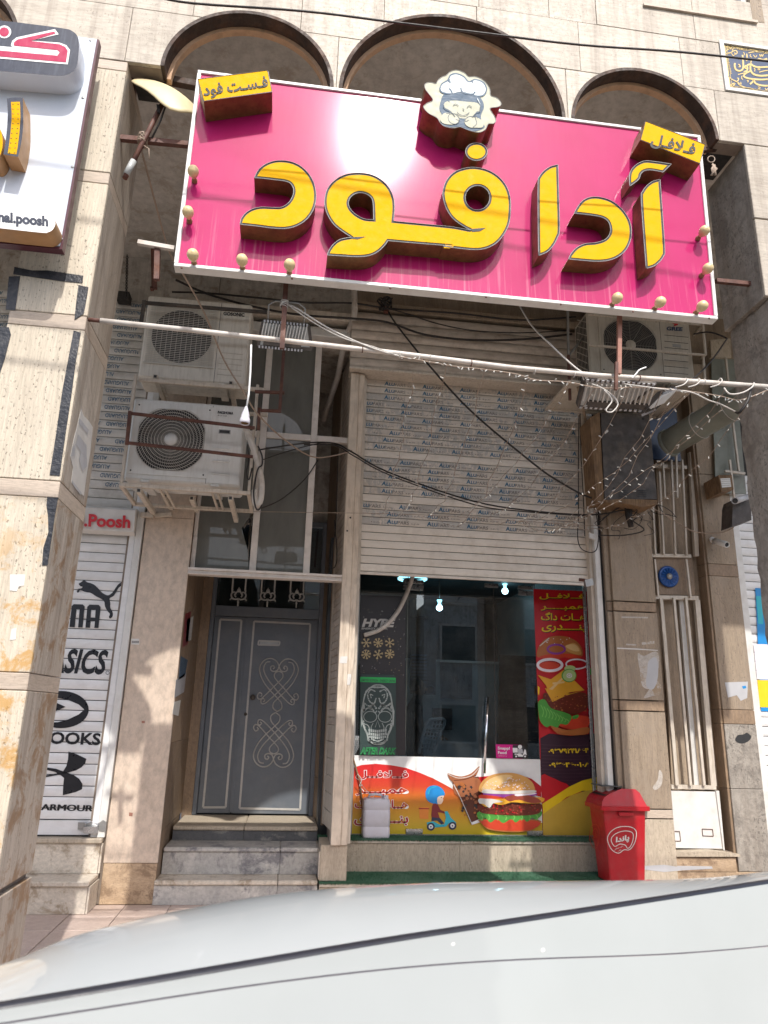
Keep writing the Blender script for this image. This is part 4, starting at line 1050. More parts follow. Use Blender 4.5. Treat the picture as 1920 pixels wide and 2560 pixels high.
def pak(t, xs, y):
    m = MB(); put_text(m, 'PAKSHOMA', (544, 1034), (583, 1037), (545, 1027), y, bold=.05, lift=.004); m.obj('maker_name', M['black'], t, recalc=False)
    m = MB(); put_text(m, 'Air to Touch', (544, 1040), (567, 1041.5), (544.5, 1036.5), y, bold=.0, lift=.004); m.obj('maker_motto', M['black'], t, recalc=False)
    a = A(549, 1075, y); b = A(574, 1084, y); bx('handle_slot', a.x, b.x, y - .004, y + .002, b.z, a.z, M['acdark'], t); bx('handle_lip', a.x - .008, b.x + .008, y - .002, y + .002, b.z - .008, a.z + .008, M['dull_steel'], t)
    for yy in (1121, 1152, 1184):
        a = A(531 - (yy - 1121) * .05, yy, y); b = A(576 - (yy - 1121) * .05, yy + 3, y); bx('panel_rib', a.x, b.x, y - .010, y + .004, a.z - .010, a.z + .010, M['acbody2'], t, c=.006)
def gre(t, xs, y):
    m = MB(); put_text(m, 'GREE', (1666, 826), (1706, 828), (1667, 816), y, bold=.05, lift=.004); m.obj('maker_name', M['navy'], t, recalc=False)
    m = MB(); poly(m, [(1672 + 13 * math.cos(a) + 12, 804 + 11 * math.sin(a)) for a in [PI + PI * i / 14 for i in range(15)]], y, 0, .004); m.obj('logo_arc', M['navy'], t, recalc=False)
    m = MB(); poly(m, [(1680, 808), (1697, 808), (1694, 813), (1684, 816), (1686, 811)], y, 0, .004); m.obj('logo_mark', M['pr_red'], t, recalc=False)
    m = MB()
    for k in range(8):
        a = A(1661, 838 + k * 15.5, y); b = A(1720, 839 + k * 15.5, y); m.box(a.x, b.x, y - .003, y + .003, a.z, a.z + .004)
    m.obj('panel_rib', M['acdark'], t, recalc=False)
    a = A(1681, 860, y); b = A(1702, 869, y); bx('handle_slot', a.x, b.x, y - .004, y + .003, b.z, a.z, M['dull_steel'], t)
def ext(c, y):
    q = [A(*p, y) for p in c]; return (q[0].x + q[3].x) / 2, (q[1].x + q[2].x) / 2, (q[2].z + q[3].z) / 2, (q[0].z + q[1].z) / 2
YA1, YA2, YA3 = 6.78, 6.64, 6.85
e = ext([(369, 741), (630, 757), (615, 967), (345, 949)], YA1); c = A(455, 842, YA1)
ac_unit('cream air conditioner with flat square louvred guard, uppermost above the marble pier', *e, YA1, .36, M['acbody'], 'square', (c.x, c.z), .325, gos, 0, 'grille_w')
e = ext([(337.5, 997), (612, 1013), (603, 1220), (306, 1204)], YA2); c = A(428, 1100, YA2)
ac_unit('white air conditioner with big round ringed guard, just above the red shop name', *e, YA2, .40, M['acbody2'], 'round', (c.x, c.z), .335, pak, 9, 'grille_w')
e = ext([(1470, 786), (1727, 797), (1735, 962), (1472, 950)], YA3); c = A(1575, 864, YA3)
ac_unit('beige air conditioner in a rusty cage under the right end of the pink sign', *e, YA3, .36, M['acbody3'], 'round', (c.x, c.z), .335, gre, 15, 'grille_d')

# shelf that carries the two left units
fr_ = thing('ac_shelf', 'two-tier cream steel shelf holding the left air conditioners', 'bracket', (-1, 6.4, 3.6))
YB, YR = 6.59, 7.22; zb = A(460, 1220, YB).z - .012; zt_ = A(490, 967, 6.73).z - .012
xl, xr = A(298, 1209, YB).x, A(627, 1230, YB).x
def fb(p, q, w=.035, nm='bar', mat='cream'): return MB().bar(p, q, w, w, c=.003).obj(nm, M[mat], fr_, recalc=False)
for y in (YB, YR):
    fb((xl, y, zb), (xr, y, zb)); fb((xl + .04, y + .06, zt_), (xr + .06, y + .06, zt_))
for x in (xl + .018, xr - .018): fb((x, YB + .018, zb), (x, YR - .02, zb)); fb((x, YB, zb + .02), (x, YB, zt_ + .02), .028); fb((x, YR, zb + .02), (x, YR, zt_ + .02), .028)
for t_ in (.30, .34, .70, .745): fb((lerp(xl, xr, t_), YB + .018, zb - .001), (lerp(xl, xr, t_), YR - .02, zb - .001), .022)
for px, py in ((348, 1217), (413, 1232), (480, 1237), (577, 1236)):
    p = A(px, py, YB - .02 if px in (348, 577) else 6.95); fb(p + Vector((0, 0, -.035)), (p.x, 7.40, p.z - .035), .045, 'arm'); 
    MB().box(p.x - .014, p.x + .014, p.y - .0015, p.y + .002, p.z - .049, p.z - .021).obj('tube_mouth', M['acdark'], fr_, recalc=False)
for px, py in ((388, 941), (577, 957)):
    p = A(px, py, 6.68); fb(p, (p.x, 7.4, p.z), .045, 'arm'); MB().box(p.x - .014, p.x + .014, p.y - .0015, p.y + .002, p.z - .014, p.z + .014).obj('tube_mouth', M['acdark'], fr_, recalc=False)
fb(A(352, 1287, 7.36), A(384, 1289, 7.36), .05, 'wall_plate'); fb(A(388, 1289, 7.37), A(430, 1286, 7.37), .04, 'wall_plate')
gu = thing('ac_guard_bars', 'rust brown guard bars in front of the left air conditioners', 'guard', (-1, 6, 4.6))
def gb(p, q, y, w=.030, mat='rust'): MB().bar(A(*p, y), A(*q, y), w, w * .8).obj('bar', M[mat], gu, recalc=False)
gb((324, 1033), (637, 1070), 6.47); gb((318, 1107), (632, 1142), 6.47); gb((325, 1028), (317, 1112), 6.465)
gb((362, 757), (668, 781), 6.62, .034, 'cabinet'); gb((361, 752), (352, 812), 6.615, .034, 'cabinet'); gb((505, 830), (650, 840), 6.62)
gb((637, 979), (711, 982), 6.5); gb((710, 871), (699, 1031), 6.5); gb((652, 1026), (702, 1028), 6.505); gb((648, 1020), (646, 1075), 6.5)
gb((384, 624), (386, 722), 6.5, .05); gb((384, 722), (376, 722), 6.5, .04)
ho = thing('insulated_hose', 'pale insulated pipe looping down beside the white air conditioner', 'pipe', A(640, 1150, 6.15))
MB().tube([A(*p, 6.58) for p in cr([(612, 1064), (628, 1105), (641, 1145), (651, 1185), (654, 1215), (652, 1245), (645, 1262), (638, 1255), (637, 1225)], False, 5)], .030, 10).obj('sleeve', M['pipe'], ho)
MB().tube([A(*p, 6.53) for p in cr([(645, 1115), (655, 1140), (655, 1162), (646, 1170), (640, 1190), (634, 1230), (638, 1265), (646, 1275), (655, 1262)], False, 5)], .008, 6).obj('cable', M['cable'], ho)
MB().tube([A(*p, 6.53) for p in cr([(618, 1110), (622, 1150), (616, 1180), (622, 1200), (630, 1170)], False, 5)], .007, 6).obj('cable', M['cable'], ho)
# ------------------------------------------------------------ food shop: shutter, jambs
fs_ = thing('roller_shutter', 'half-open cream roller shutter with torn blue printed film over the glass shopfront', 'shutter', (1.95, 7.5, 3.2))
hs = run(fs_, .475, 3.24, 7.27, 6.20, .118, 6, lambda k: M['slatdark'], 'housing_slat', .026)
bx('housing_back', .48, 3.24, 7.30, 7.52, 5.478, 6.20, M['cream'], fs_)
bx('housing_lip', .470, 3.245, 7.235, 7.30, 5.462, 5.49, M['cream'], fs_, c=.004)
PT = .0877
kinds = ['f'] * 10 + ['p'] + ['f'] * 5 + ['p'] + ['f'] * 3 + ['p'] * 6
cs = run(fs_, .684, 3.268, 7.5, 5.475, PT, 26, lambda k: M['film'] if kinds[k] == 'f' else M['slat'], 'slat', .008)
rr_ = random.Random(11)
for k, o in enumerate(cs):
    if kinds[k] != 'f': continue
    m = MB(); m2 = MB(); z = 5.475 - k * PT - .066; x = .70 + rr_.choice((-.18, -.05, .1, .2)) ; y = 7.4895
    while x < 3.2:
        for s, a, w, mm in (('A', 0, .052, m), ('LU', .054, .064, m), ('PARS', .122, .125, m2), ('s.p.m', .275, .095, m2)):
            if x + a > .70 and x + a + w < 3.255:
                h = .050 if s == 'A' else (.038 if s != 's.p.m' else .018)
                put_text3(mm, s, (x + a, y, z), (w, 0, 0), (.004 if s != 's.p.m' else 0, 0, h), bold=.03 if s in ('A', 'LU') else .008)
        x += .45
    if m.v: m.obj('printed_name', M['ink_blue2'], o, recalc=False, kind='stuff')
    if m2.v: m2.obj('printed_name', M['ink_grey'], o, recalc=False, kind='stuff')
bx('curtain_back', .684, 3.268, 7.518, 7.525, 3.19, 5.48, M['acdark'], fs_); bx('bottom_bar', .684, 3.268, 7.485, 7.512, 3.165, 3.195, M['slat'], fs_, c=.004)
bx('guide_rail', .655, .690, 7.42, 7.54, .515, 5.46, M['cream'], fs_, c=.003)
bx('guide_rail', 3.262, 3.300, 7.42, 7.54, .50, 5.46, M['cream'], fs_, c=.003)
jb = thing('shop_jamb', 'cream painted metal jamb on the left of the half-open shutter', 'door jamb', (.56, 7.4, .5))
bx('jamb_plate', .497, .592, 7.34, 7.56, .512, 5.46, M['creamjamb'], jb, c=.004); bx('jamb_plate', .594, .654, 7.355, 7.58, .512, 5.458, M['creamjamb'], jb, c=.003)
slab('sticker', [(851, 1641), (869, 1641), (867, 1658), (849, 1658)], 7.338, .001, M['white'], jb)
slab('sticker', [(869, 1685), (878, 1685), (876, 1712), (867, 1712)], 7.352, .001, M['white'], jb)
for x, y in ((876, 1294), (868, 1327)):
    MB().lathe([(0, .002), (.010, .002), (.010, 0)], A(x, y, 7.339), (0, -1, 0), 10).obj('screw_hole', M['acdark'], jb)
bx('jamb_plinth', .405, .662, 7.385, 7.86, .196, .508, M['beige'], jb, c=.006)
jb2 = thing('shop_jamb', 'white painted metal jamb behind the red bin, right of the half-open shutter', 'door jamb', (3.33, 7.4, .5))
bx('jamb_plate', 3.302, 3.362, 7.36, 7.56, .2, 5.46, M['white'], jb2, c=.004); bx('jamb_plate', 3.364, 3.385, 7.37, 7.56, .2, 5.46, M['acdark'], jb2)
MB().tube([A(1448, 1449, 7.30), A(1476, 1452, 7.30)], .018, 8).obj('lock_bar', M['rust'], jb2)
MB().prism([A(x, y, 7.27) for x, y in ((1462, 1449), (1482, 1446), (1485, 1462), (1466, 1467))], (0, .05, 0)).obj('lock_box', M['dull_steel'], jb2)
MB().prism([A(x, y, 7.33) for x, y in ((1473, 1331), (1490, 1337), (1490, 1350), (1474, 1344))], (0, .03, 0)).obj('cable_clip', M['white'], jb2)

# ------------------------------------------------------------ room behind the glass
rm = thing('shop_interior', 'dim blue grey room behind the glass doors of the food shop', 'room', (2, 10, .5))
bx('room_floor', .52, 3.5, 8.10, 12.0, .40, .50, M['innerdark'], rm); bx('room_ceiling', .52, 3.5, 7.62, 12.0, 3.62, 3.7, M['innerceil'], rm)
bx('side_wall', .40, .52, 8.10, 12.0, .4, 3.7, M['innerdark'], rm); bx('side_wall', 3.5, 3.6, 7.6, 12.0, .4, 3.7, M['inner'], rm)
bx('back_wall', .4, 3.6, 11.9, 12.0, .5, 3.62, M['dark'], rm)
bx('half_wall', 1.45, 3.49, 10.6, 10.7, .5, 2.50, M['inner'], rm); bx('half_wall_cap', 1.40, 3.49, 10.55, 10.74, 2.50, 2.535, M['white'], rm)
def zg(x, y): return (860 + x / 2.514, 1420 + y / 2.514)
def pg(*p): return [zg(*q) for q in p]
slab('screen', pg((605, 585), (805, 590), (805, 825), (607, 818)), 10.56, .03, M['innerdark'], rm); slab('screen', pg((560, 880), (680, 884), (680, 1018), (560, 1015)), 10.5, .05, M['innerdark'], rm)
slab('menu_board', pg((980, 545), (1215, 555), (1235, 1195), (970, 1180)), 9.6, .04, M['innerdark'], rm)
m = MB(); rr_ = random.Random(2)
for c in range(4):
    y = 680
    while y < 1090:
        w = rr_.uniform(20, 42); x = 1030 + c * 52; poly(m, pg((x, y), (x + w, y + 1), (x + w, y + 9), (x, y + 8)), 9.6, 0, .003); y += 16 if rr_.random() < .8 else 40
poly(m, pg((1015, 575), (1200, 580), (1200, 635), (1015, 630)), 9.6, 0, .003); m.obj('menu_print', M['cabinet'], rm, recalc=False)
slab('price_list', pg((418, 430), (580, 434), (575, 797), (416, 790)), 10.0, .03, M['innerdark'], rm)
m = MB()
for k in range(9):
    y = 540 + k * 21; poly(m, pg((424, y), (522, y + 3), (521, y + 16), (424, y + 13)), 10.0, 0, .003)
put_text(m, 'آدا', zg(445, 490), zg(490, 490), zg(447, 455), 10.0, fa=True, lift=.003); m.obj('price_print', M['mascot_blue'], rm, recalc=False)
m = MB(); c = zg(540, 766); m.tube([A(c[0] + 12 * math.cos(a), c[1] + 10.5 * math.sin(a), 9.9) for a in [2 * PI * i / 20 for i in range(20)]], .008, 5, closed=True); m.obj('wall_ring', M['mascot_blue'], rm)
for nm, (x, y), r, pl_ in (('ceiling_lamp', (600, 250), .046, 10.0), ('ceiling_lamp', (1012, 145), .046, 10.0), ('ceiling_lamp', (1010, 70), .035, 9.2)):
    c = A(*zg(x, y), pl_)
    lt = thing('ceiling_lamp', {600: 'lit round lamp hanging in the shop, left of the middle glass edge', 1012: 'lit round lamp in the shop just left of the red menu poster', 1010: 'small lit lamp at the shop ceiling near the poster top'}[x], 'lamp', c)
    MB().lathe([(r * math.sin(a), r * math.cos(a)) for a in [PI * i / 10 for i in range(11)]], c, (0, 0, 1), 18).obj('bulb', M['lamp'], lt)
    MB().lathe([(r * .5, r * .8), (r * .5, r + .04), (r * .8, r + .05), (r * .8, r + .07), (0, r + .07)], c, (0, 0, 1), 18).obj('socket', M['lamp_glow'], lt)  # socket made to glow, light painted round the bulb
    MB().tube([c + Vector((0, 0, r + .1)), Vector((c.x, c.y, 3.62))], .01, 6).obj('stem', M['dull_steel'], lt)
c = A(*zg(430, 68), 8.7); lt = thing('ceiling_lamp', 'glowing ring lamp behind the upper left door fitting', 'lamp', c)
MB().tube([c + Vector((.17 * math.cos(a), .17 * math.sin(a), 0)) for a in [2 * PI * i / 28 for i in range(28)]], .018, 6, closed=True).obj('ring', M['lamp_glow'], lt)
MB().tube([c + Vector((0, .17, 0)), c + Vector((0, .17, .08))], .012, 6).obj('stem', M['dull_steel'], lt)
c = A(*zg(485, 250), 8.9)
sp = thing('wall_speaker', 'dark square speaker hanging inside behind the left glass door', 'speaker', c)
slab('cabinet', pg((430, 195), (545, 192), (540, 305), (428, 300)), 8.9, .18, M['cabinet'], sp); MB().tube([A(*zg(485, 195), 8.95), A(*zg(485, 130), 8.95)], .012, 6).obj('stem', M['cable'], sp)

# a person sitting inside, mostly in shadow
pe = thing('person', 'person in a black coat sitting in the dim shop behind the left glass door', 'person', (1.72, 9.5, .5))
def skin(name, verts, edges, radii, mat, parent, root=0, sub=2):
    og = origin_of(parent); me = bpy.data.meshes.new(name); me.from_pydata([tuple(Vector(v) - og) for v in verts], edges, [])
    o = bpy.data.objects.new(name, me); COL.objects.link(o); o.parent = parent
    o.modifiers.new('skin', 'SKIN'); s = o.modifiers.new('sub', 'SUBSURF'); s.levels = sub; s.render_levels = sub
    lay = me.skin_vertices[0] if me.skin_vertices else None
    for i, r in enumerate(radii):
        lay.data[i].radius = (r, r) if not isinstance(r, tuple) else r
        lay.data[i].use_root = (i == root)
    me.materials.append(mat); return o
hx, hy, hz = 1.66, 9.5, .98
hd = A(*zg(462, 755), 9.5)
V_ = [(hx, hy, hz), (hx + .02, hy, hz + .22), (hd.x - .05, hy, hd.z - .36), (hd.x - .03, hy, hd.z - .22), (hd.x, hy, hd.z - .13), (hd.x + .005, hy, hd.z), (hd.x, hy, hd.z + .09),
      (hd.x - .05, hy - .19, hd.z - .27), (hd.x + .02, hy - .23, hd.z - .52), (hd.x + .22, hy - .20, hd.z - .60), (hd.x - .05, hy + .19, hd.z - .27), (hd.x + .02, hy + .23, hd.z - .52), (hd.x + .22, hy + .20, hd.z - .60),
      (hx + .05, hy - .10, hz - .03), (hx + .42, hy - .11, hz - .02), (hx + .44, hy - .11, hz - .40), (hx + .56, hy - .11, hz - .45), (hx + .05, hy + .10, hz - .03), (hx + .42, hy + .11, hz - .02), (hx + .44, hy + .11, hz - .40), (hx + .56, hy + .11, hz - .45)]
E_ = [(0, 1), (1, 2), (2, 3), (3, 4), (4, 5), (5, 6), (3, 7), (7, 8), (8, 9), (3, 10), (10, 11), (11, 12), (0, 13), (13, 14), (14, 15), (15, 16), (0, 17), (17, 18), (18, 19), (19, 20)]
R_ = [(.15, .13), (.15, .12), (.17, .12), (.10, .09), .055, .088, .07, .065, .052, .042, .065, .052, .042, .09, .07, .05, .045, .09, .07, .05, .045]
skin('body', V_, E_, R_, M['coat_black'], pe)
MB().lathe([(.092 * math.sin(a), .115 * math.cos(a)) for a in [PI * i / 12 for i in range(13)]], hd + Vector((.012, -.003, .0)), (0, 0, 1), 18).obj('face', M['skin'], pe)
MB().lathe([(.099 * math.sin(a), .118 * math.cos(a)) for a in [PI * .62 * i / 12 for i in range(13)]], hd + Vector((-.008, 0, .014)), (-.25, 0, 1), 18).obj('hair', M['hair'], pe)
m = MB(); m.tube([hd + Vector((.10, 0, .02)), hd + Vector((.125, 0, -.015)), hd + Vector((.10, 0, -.025))], [.008, .014, .012], 6)
for s in (-1, 1):
    m.lathe([(0, .004), (.011, .002), (.011, -.01)], hd + Vector((.088, s * .033, .02)), (1, s * .3, 0), 8); m.tube([hd + Vector((-.005, s * .09, .03)), hd + Vector((.0, s * .10, 0)), hd + Vector((.0, s * .088, -.03))], .011, 5)
m.tube([hd + Vector((.09, -.025, -.055)), hd + Vector((.097, 0, -.055)), hd + Vector((.09, .025, -.055))], .006, 5); m.obj('facial_features', M['skin'], pe)
for s in (-1, 1):
    w = Vector((hd.x + .25, hy + s * .20, hd.z - .605)); m = MB()
    m.tube([w - Vector((.03, 0, 0)), w + Vector((.05, 0, -.005))], [.026, .036], 8)
    for q in range(4): m.tube([w + Vector((.045, (q - 1.5) * .018, -.004)), w + Vector((.09, (q - 1.5) * .021, -.012)), w + Vector((.115 - abs(q - 1.2) * .008, (q - 1.5) * .021, -.035))], [.010, .009, .007], 5)
    m.tube([w + Vector((.0, -s * .03, 0)), w + Vector((.045, -s * .055, -.012)), w + Vector((.07, -s * .052, -.03))], [.012, .010, .008], 5); m.obj('hand', M['skin'], pe)
cb = thing('plastic_chair', 'dark woven-back plastic chair inside the shop behind the door', 'chair', A(*zg(540, 1150), 9.2))
m = MB()
fr0 = pg((470, 1165), (500, 1040), (530, 965), (570, 950), (632, 958), (600, 1060), (560, 1165)); m.tube([A(*p, 9.2) for p in cr(fr0, False, 4)], .020, 6)
for k in range(7): m.tube([A(*zg(485 + k * 4, 1130 - k * 25), 9.2), A(*zg(572 + k * 9, 1135 - k * 25), 9.2)], .009, 5)
for k in range(4): m.tube([A(*zg(500 + k * 18, 1150), 9.2), A(*zg(540 + k * 22, 965), 9.2)], .007, 5)
m.obj('backrest', M['pr_lgrey'], cb)
p = A(*zg(530, 1168), 9.2); bx('seat', p.x - .24, p.x + .20, 8.85, 9.3, .90, .93, M['pr_lgrey'], cb, c=.01)
for sx in (-.22, .18):
    for y in (8.88, 9.27): MB().tube([(p.x + sx, y, .90), (p.x + sx * 1.12, y, .505)], .016, 6).obj('leg', M['pr_lgrey'], cb)

# ------------------------------------------------------------ glass front with its prints
YG = 8.06
gf = thing('glass_shopfront', 'frameless glass doors covered with burger posters and a black energy drink sticker', 'shopfront', (2, YG, .5))
for x0, x1, nm in ((.66, 1.312, 'glass_panel'), (1.318, 2.330, 'glass_door'), (2.336, 2.832, 'glass_door'), (2.838, 3.498, 'glass_panel')):
    bx(nm, x0, x1, YG, YG + .010, .515, 3.44, M['glass'], gf)
for x in (1.315, 2.333, 2.835): bx('glass_edge', x - .0025, x + .0025, YG - .001, YG + .011, .515, 3.44, M['green_duct'] if x < 1.4 else M['cabinet'], gf)
bx('head_rail', .6, 3.5, YG - .02, YG + .03, 3.44, 3.62, M['innerdark'], gf)
bx('corner_post', 3.418, 3.452, YG - .055, YG - .02, .505, 3.40, M['steel'], gf, c=.003); bx('corner_post', .738, .758, YG - .03, YG - .005, .512, 3.40, M['dull_steel'], gf)
bx('bottom_track', .64, 3.45, YG - .012, YG + .02, .500, .513, M['dull_steel'], gf)
for q in (((1009, 1448), (1059, 1460)), ((1009, 1461), (1059, 1476)), ((1212, 1458), (1246, 1469)), ((1296, 1464), (1333, 1474)), ((1296, 1476), (1333, 1489)), ((1015, 2072), (1057, 2086)), ((1318, 2077), (1357, 2090))):
    a, b = A(*q[0], YG - .02), A(*q[1], YG - .02); bx('patch_fitting', a.x, b.x, YG - .022, YG + .03, b.z, a.z, M['steel'], gf, c=.003)
MB().tube([A(1220, 1742, YG - .06), A(1214, 1850, YG - .06), A(1211, 1933, YG - .06)], .016, 10).obj('pull_handle', M['chrome'], gf)
MB().tube([A(1218, 1770, YG - .06), A(1218, 1770, YG)], .008, 6).obj('handle_stud', M['chrome'], gf); MB().tube([A(1211, 1910, YG - .06), A(1211, 1910, YG)], .008, 6).obj('handle_stud', M['chrome'], gf)
PG = YG - .003
class PR:
    """a printed sheet: layers of flat colour, each 0.4 mm above the last, gathered per colour"""
    def __init__(s, pl): s.pl = pl; s.mb = MB(); s.mats = []; s.k = 0
    def mi(s, name):
        if name not in s.mats: s.mats.append(name)
        return s.mats.index(name)
    def lift(s): s.k += 1; return .0006 + s.k * .00035
    def p(s, mat, pts, smooth=0, raw=False):
        pts = pts if raw else pg(*pts)
        if smooth: pts = cr(pts, True, smooth)
        L = [pxs(pts, pl_off(s.pl, s.lift()))]; _poly_mi(s.mb, L, s.mi(mat)); return s
    def hole(s, mat, a, b):
        _poly_mi(s.mb, [pxs(pg(*a), pl_off(s.pl, s.lift())), pxs(pg(*b), pl_off(s.pl, s.k * .00035 + .0006))], s.mi(mat)); return s
    def r(s, mat, pts, w, closed=False, n=5): ribbon(s.mb, cr(pg(*pts), closed, n) if n else pg(*pts), w / 2.514, s.pl, s.mi(mat), s.lift(), closed); return s
    def t(s, mat, txt, bl, br, tl, bold=.02, shear=0, fa=False, space=1.0, lift=None): put_text(s.mb, txt, zg(*bl), zg(*br), zg(*tl), s.pl, s.mi(mat), bold, shear, lift or s.lift(), space, fa); return s
    def done(s, name, parent): return s.mb.obj(name, [M[m] for m in s.mats], parent, recalc=False)
# energy drink sticker
S = PR(PG); rr_ = random.Random(4)
S.p('pr_dark', [(104, 170), (386, 178), (386, 1176), (98, 1172)])
S.t('pr_pale', 'HYPE', (112, 370), (318, 372), (118, 318), .05, .15); S.t('pr_pale', 'ENERGY DRINK', (110, 386), (275, 388), (111, 374), .02, .1)
l0 = S.lift()
for k in range(90):
    x, y = rr_.uniform(112, 380), rr_.uniform(230, 690); r = rr_.uniform(1.2, 3.0); _poly_mi(S.mb, [pxs(pg((x - r, y), (x, y - r), (x + r, y), (x, y + r)), pl_off(PG, l0))], S.mi('pr_gflake' if k % 2 else 'pr_pale'))
for i, (x, y) in enumerate(((140, 470), (215, 470), (287, 470), (139, 543), (215, 543), (287, 540))):
    for k in range(4 if i % 2 else 3):
        a = PI * k / (4 if i % 2 else 3) + .2 * i; dx, dy = 31 * math.cos(a), 31 * math.sin(a); S.r('pr_gflake', [(x - dx, y - dy), (x + dx, y + dy)], 5, n=0)
        for s in (-1, 1):
            for b in (-.5, .5): S.r('pr_gflake', [(x + s * dx * .55, y + s * dy * .55), (x + s * dx * .55 + 13 * math.cos(a + b) * s, y + s * dy * .55 + 13 * math.sin(a + b) * s)], 3.5, n=0)
S.p('pr_can', [(112, 668), (318, 672), (326, 700), (326, 1176), (98, 1172), (103, 700)])
S.p('pr_green', [(103, 684), (325, 690), (325, 722), (102, 716)]); S.t('pr_can', 'LIMITED EDITION - ENERGY DRINK', (108, 712), (322, 717), (108, 697), .02)
S.r('pr_skull', [(112, 940), (120, 850), (140, 780), (180, 742), (212, 735), (248, 742), (285, 780), (302, 850), (308, 940), (300, 1000), (278, 1050), (262, 1090), (235, 1108), (195, 1108), (165, 1090), (148, 1050), (125, 1000)], 7, True)
def dots(pts, r, n):
    L = cr(pts, False, n)
    for x, y in L: _poly_mi(S.mb, [pxs(pg(*circ(x, y, r * rr_.uniform(.7, 1.25), n=7)), pl_off(PG, S.k * .00035 + .0008))], S.mi('pr_skull'))
S.lift()
for s in (-1, 1):
    def X(x): return 211 + s * x
    dots([(X(2), 750), (X(45), 752), (X(75), 785), (X(88), 840), (X(84), 890)], 6, 5); dots([(X(16), 775), (X(45), 765), (X(62), 800), (X(48), 840), (X(22), 850), (X(10), 820)], 4.5, 4)
    dots([(X(30), 800), (X(45), 795), (X(40), 815)], 3.5, 3); dots([(X(84), 850), (X(50), 870), (X(28), 860), (X(10), 880)], 6, 4); dots([(X(88), 900), (X(60), 880), (X(30), 890), (X(14), 930)], 6, 5)
    dots([(X(6), 900), (X(16), 915), (X(4), 930)], 4, 3)
    S.p('pr_can', circ(X(46), 935, 40, 33, 22)); S.r('pr_skull', circ(X(46), 935, 41, 34, 22), 4, True)
    dots([(X(88), 960), (X(80), 1010), (X(66), 1040), (X(60), 1080)], 5, 5); S.r('pr_skull', [(X(84), 980), (X(60), 990), (X(50), 1020), (X(58), 1050)], 5); S.r('pr_skull', [(X(28), 975), (X(40), 1000), (X(38), 1020)], 4)
    S.p('pr_skull', [(X(96), 860), (X(106), 900), (X(102), 1000), (X(97), 980)])
S.p('pr_can', [(211, 955), (196, 1000), (205, 1006), (211, 990), (217, 1006), (226, 1000)]); S.r('pr_skull', [(196, 1002), (211, 958), (226, 1002)], 3, n=0)
for row, (y, h, w) in enumerate(((1018, 18, 13), (1040, 18, 13), (1060, 16, 12))):
    for k in range(-4, 5): S.p('pr_skull', [(211 + k * w - w * .42, y + abs(k) * -1.5), (211 + k * w + w * .42, y + abs(k) * -1.5), (211 + k * w + w * .36, y + h - abs(k) * 2), (211 + k * w - w * .36, y + h - abs(k) * 2)])
dots([(160, 1085), (185, 1100), (211, 1104), (238, 1100), (262, 1085)], 6, 5); dots([(175, 1075), (211, 1088), (248, 1075)], 5, 5)
S.t('pr_green', 'AFTER DARK', (100, 1172), (322, 1174), (108, 1128), .045, .1); S.t('pr_can', 'AFTER DARK', (102, 1171), (320, 1173), (110, 1131), .0, .1)
S.done('energy_drink_sticker', gf)
# low banner with the delivery rider and burger
S = PR(PG - .0012)
S.p('pr_white', [(40, 1176), (1236, 1203), (1248, 1692), (28, 1672)])
S.p('pr_banner', [(36, 1262), (110, 1238), (200, 1230), (300, 1240), (390, 1256), (480, 1288), (560, 1322), (640, 1364), (720, 1412), (780, 1455), (900, 1600), (1246, 1600), (1247, 1690), (28, 1670)])
S.p('pr_red', [(690, 1388), (730, 1345), (800, 1318), (880, 1310), (1000, 1300), (1110, 1302), (1180, 1325), (1238, 1372), (1240, 1440), (1100, 1400), (950, 1420), (850, 1500)])
for txt, y0, y1, x0 in (('فــلافــل', 1332, 1272, 75), ('همبـــر', 1432, 1378, 72), ('هــات داگ', 1512, 1448, 66), ('بنــــدری', 1622, 1556, 62)):
    S.t('pr_white', txt, (x0 - 3, y0), (406, y0 + 3), (x0, y1 - 3), .055, fa=True); S.t('pr_dred', txt, (x0, y0 - 3), (403, y0), (x0 + 3, y1), .022, fa=True)
S.p('pr_orange', [(472, 1502), (532, 1503), (530, 1578), (475, 1575)]); S.r('pr_dred', [(470, 1512), (536, 1513)], 6, n=0)
S.p('pr_blue', [(518, 1450), (512, 1415), (522, 1385), (550, 1368), (585, 1368), (615, 1385), (632, 1412), (630, 1430), (600, 1440), (590, 1482), (560, 1480), (535, 1470)], 4)
S.p('pr_face', [(590, 1440), (628, 1430), (622, 1450), (624, 1458), (612, 1482), (588, 1480)], 3); S.p('pr_navy', circ(612, 1442, 3.5, n=8)); S.r('pr_teal', [(530, 1420), (545, 1385), (580, 1374)], 5)
S.p('pr_maroon', [(560, 1482), (590, 1486), (606, 1520), (640, 1532), (634, 1544), (590, 1536), (604, 1580), (552, 1576), (552, 1520)], 2); S.p('pr_navy', [(552, 1566), (604, 1572), (630, 1605), (612, 1612), (586, 1588), (550, 1590)])
S.p('pr_teal', [(520, 1600), (560, 1592), (600, 1612), (630, 1612), (640, 1570), (632, 1530), (650, 1528), (672, 1570), (705, 1600), (700, 1622), (660, 1605), (640, 1625), (560, 1632), (525, 1622)])
for x, y in ((546, 1626), (682, 1620)): S.p('pr_navy', circ(x, y, 25, n=20)); S.p('pr_white', circ(x, y, 14, n=16)); S.p('pr_navy', circ(x, y, 5, n=10))
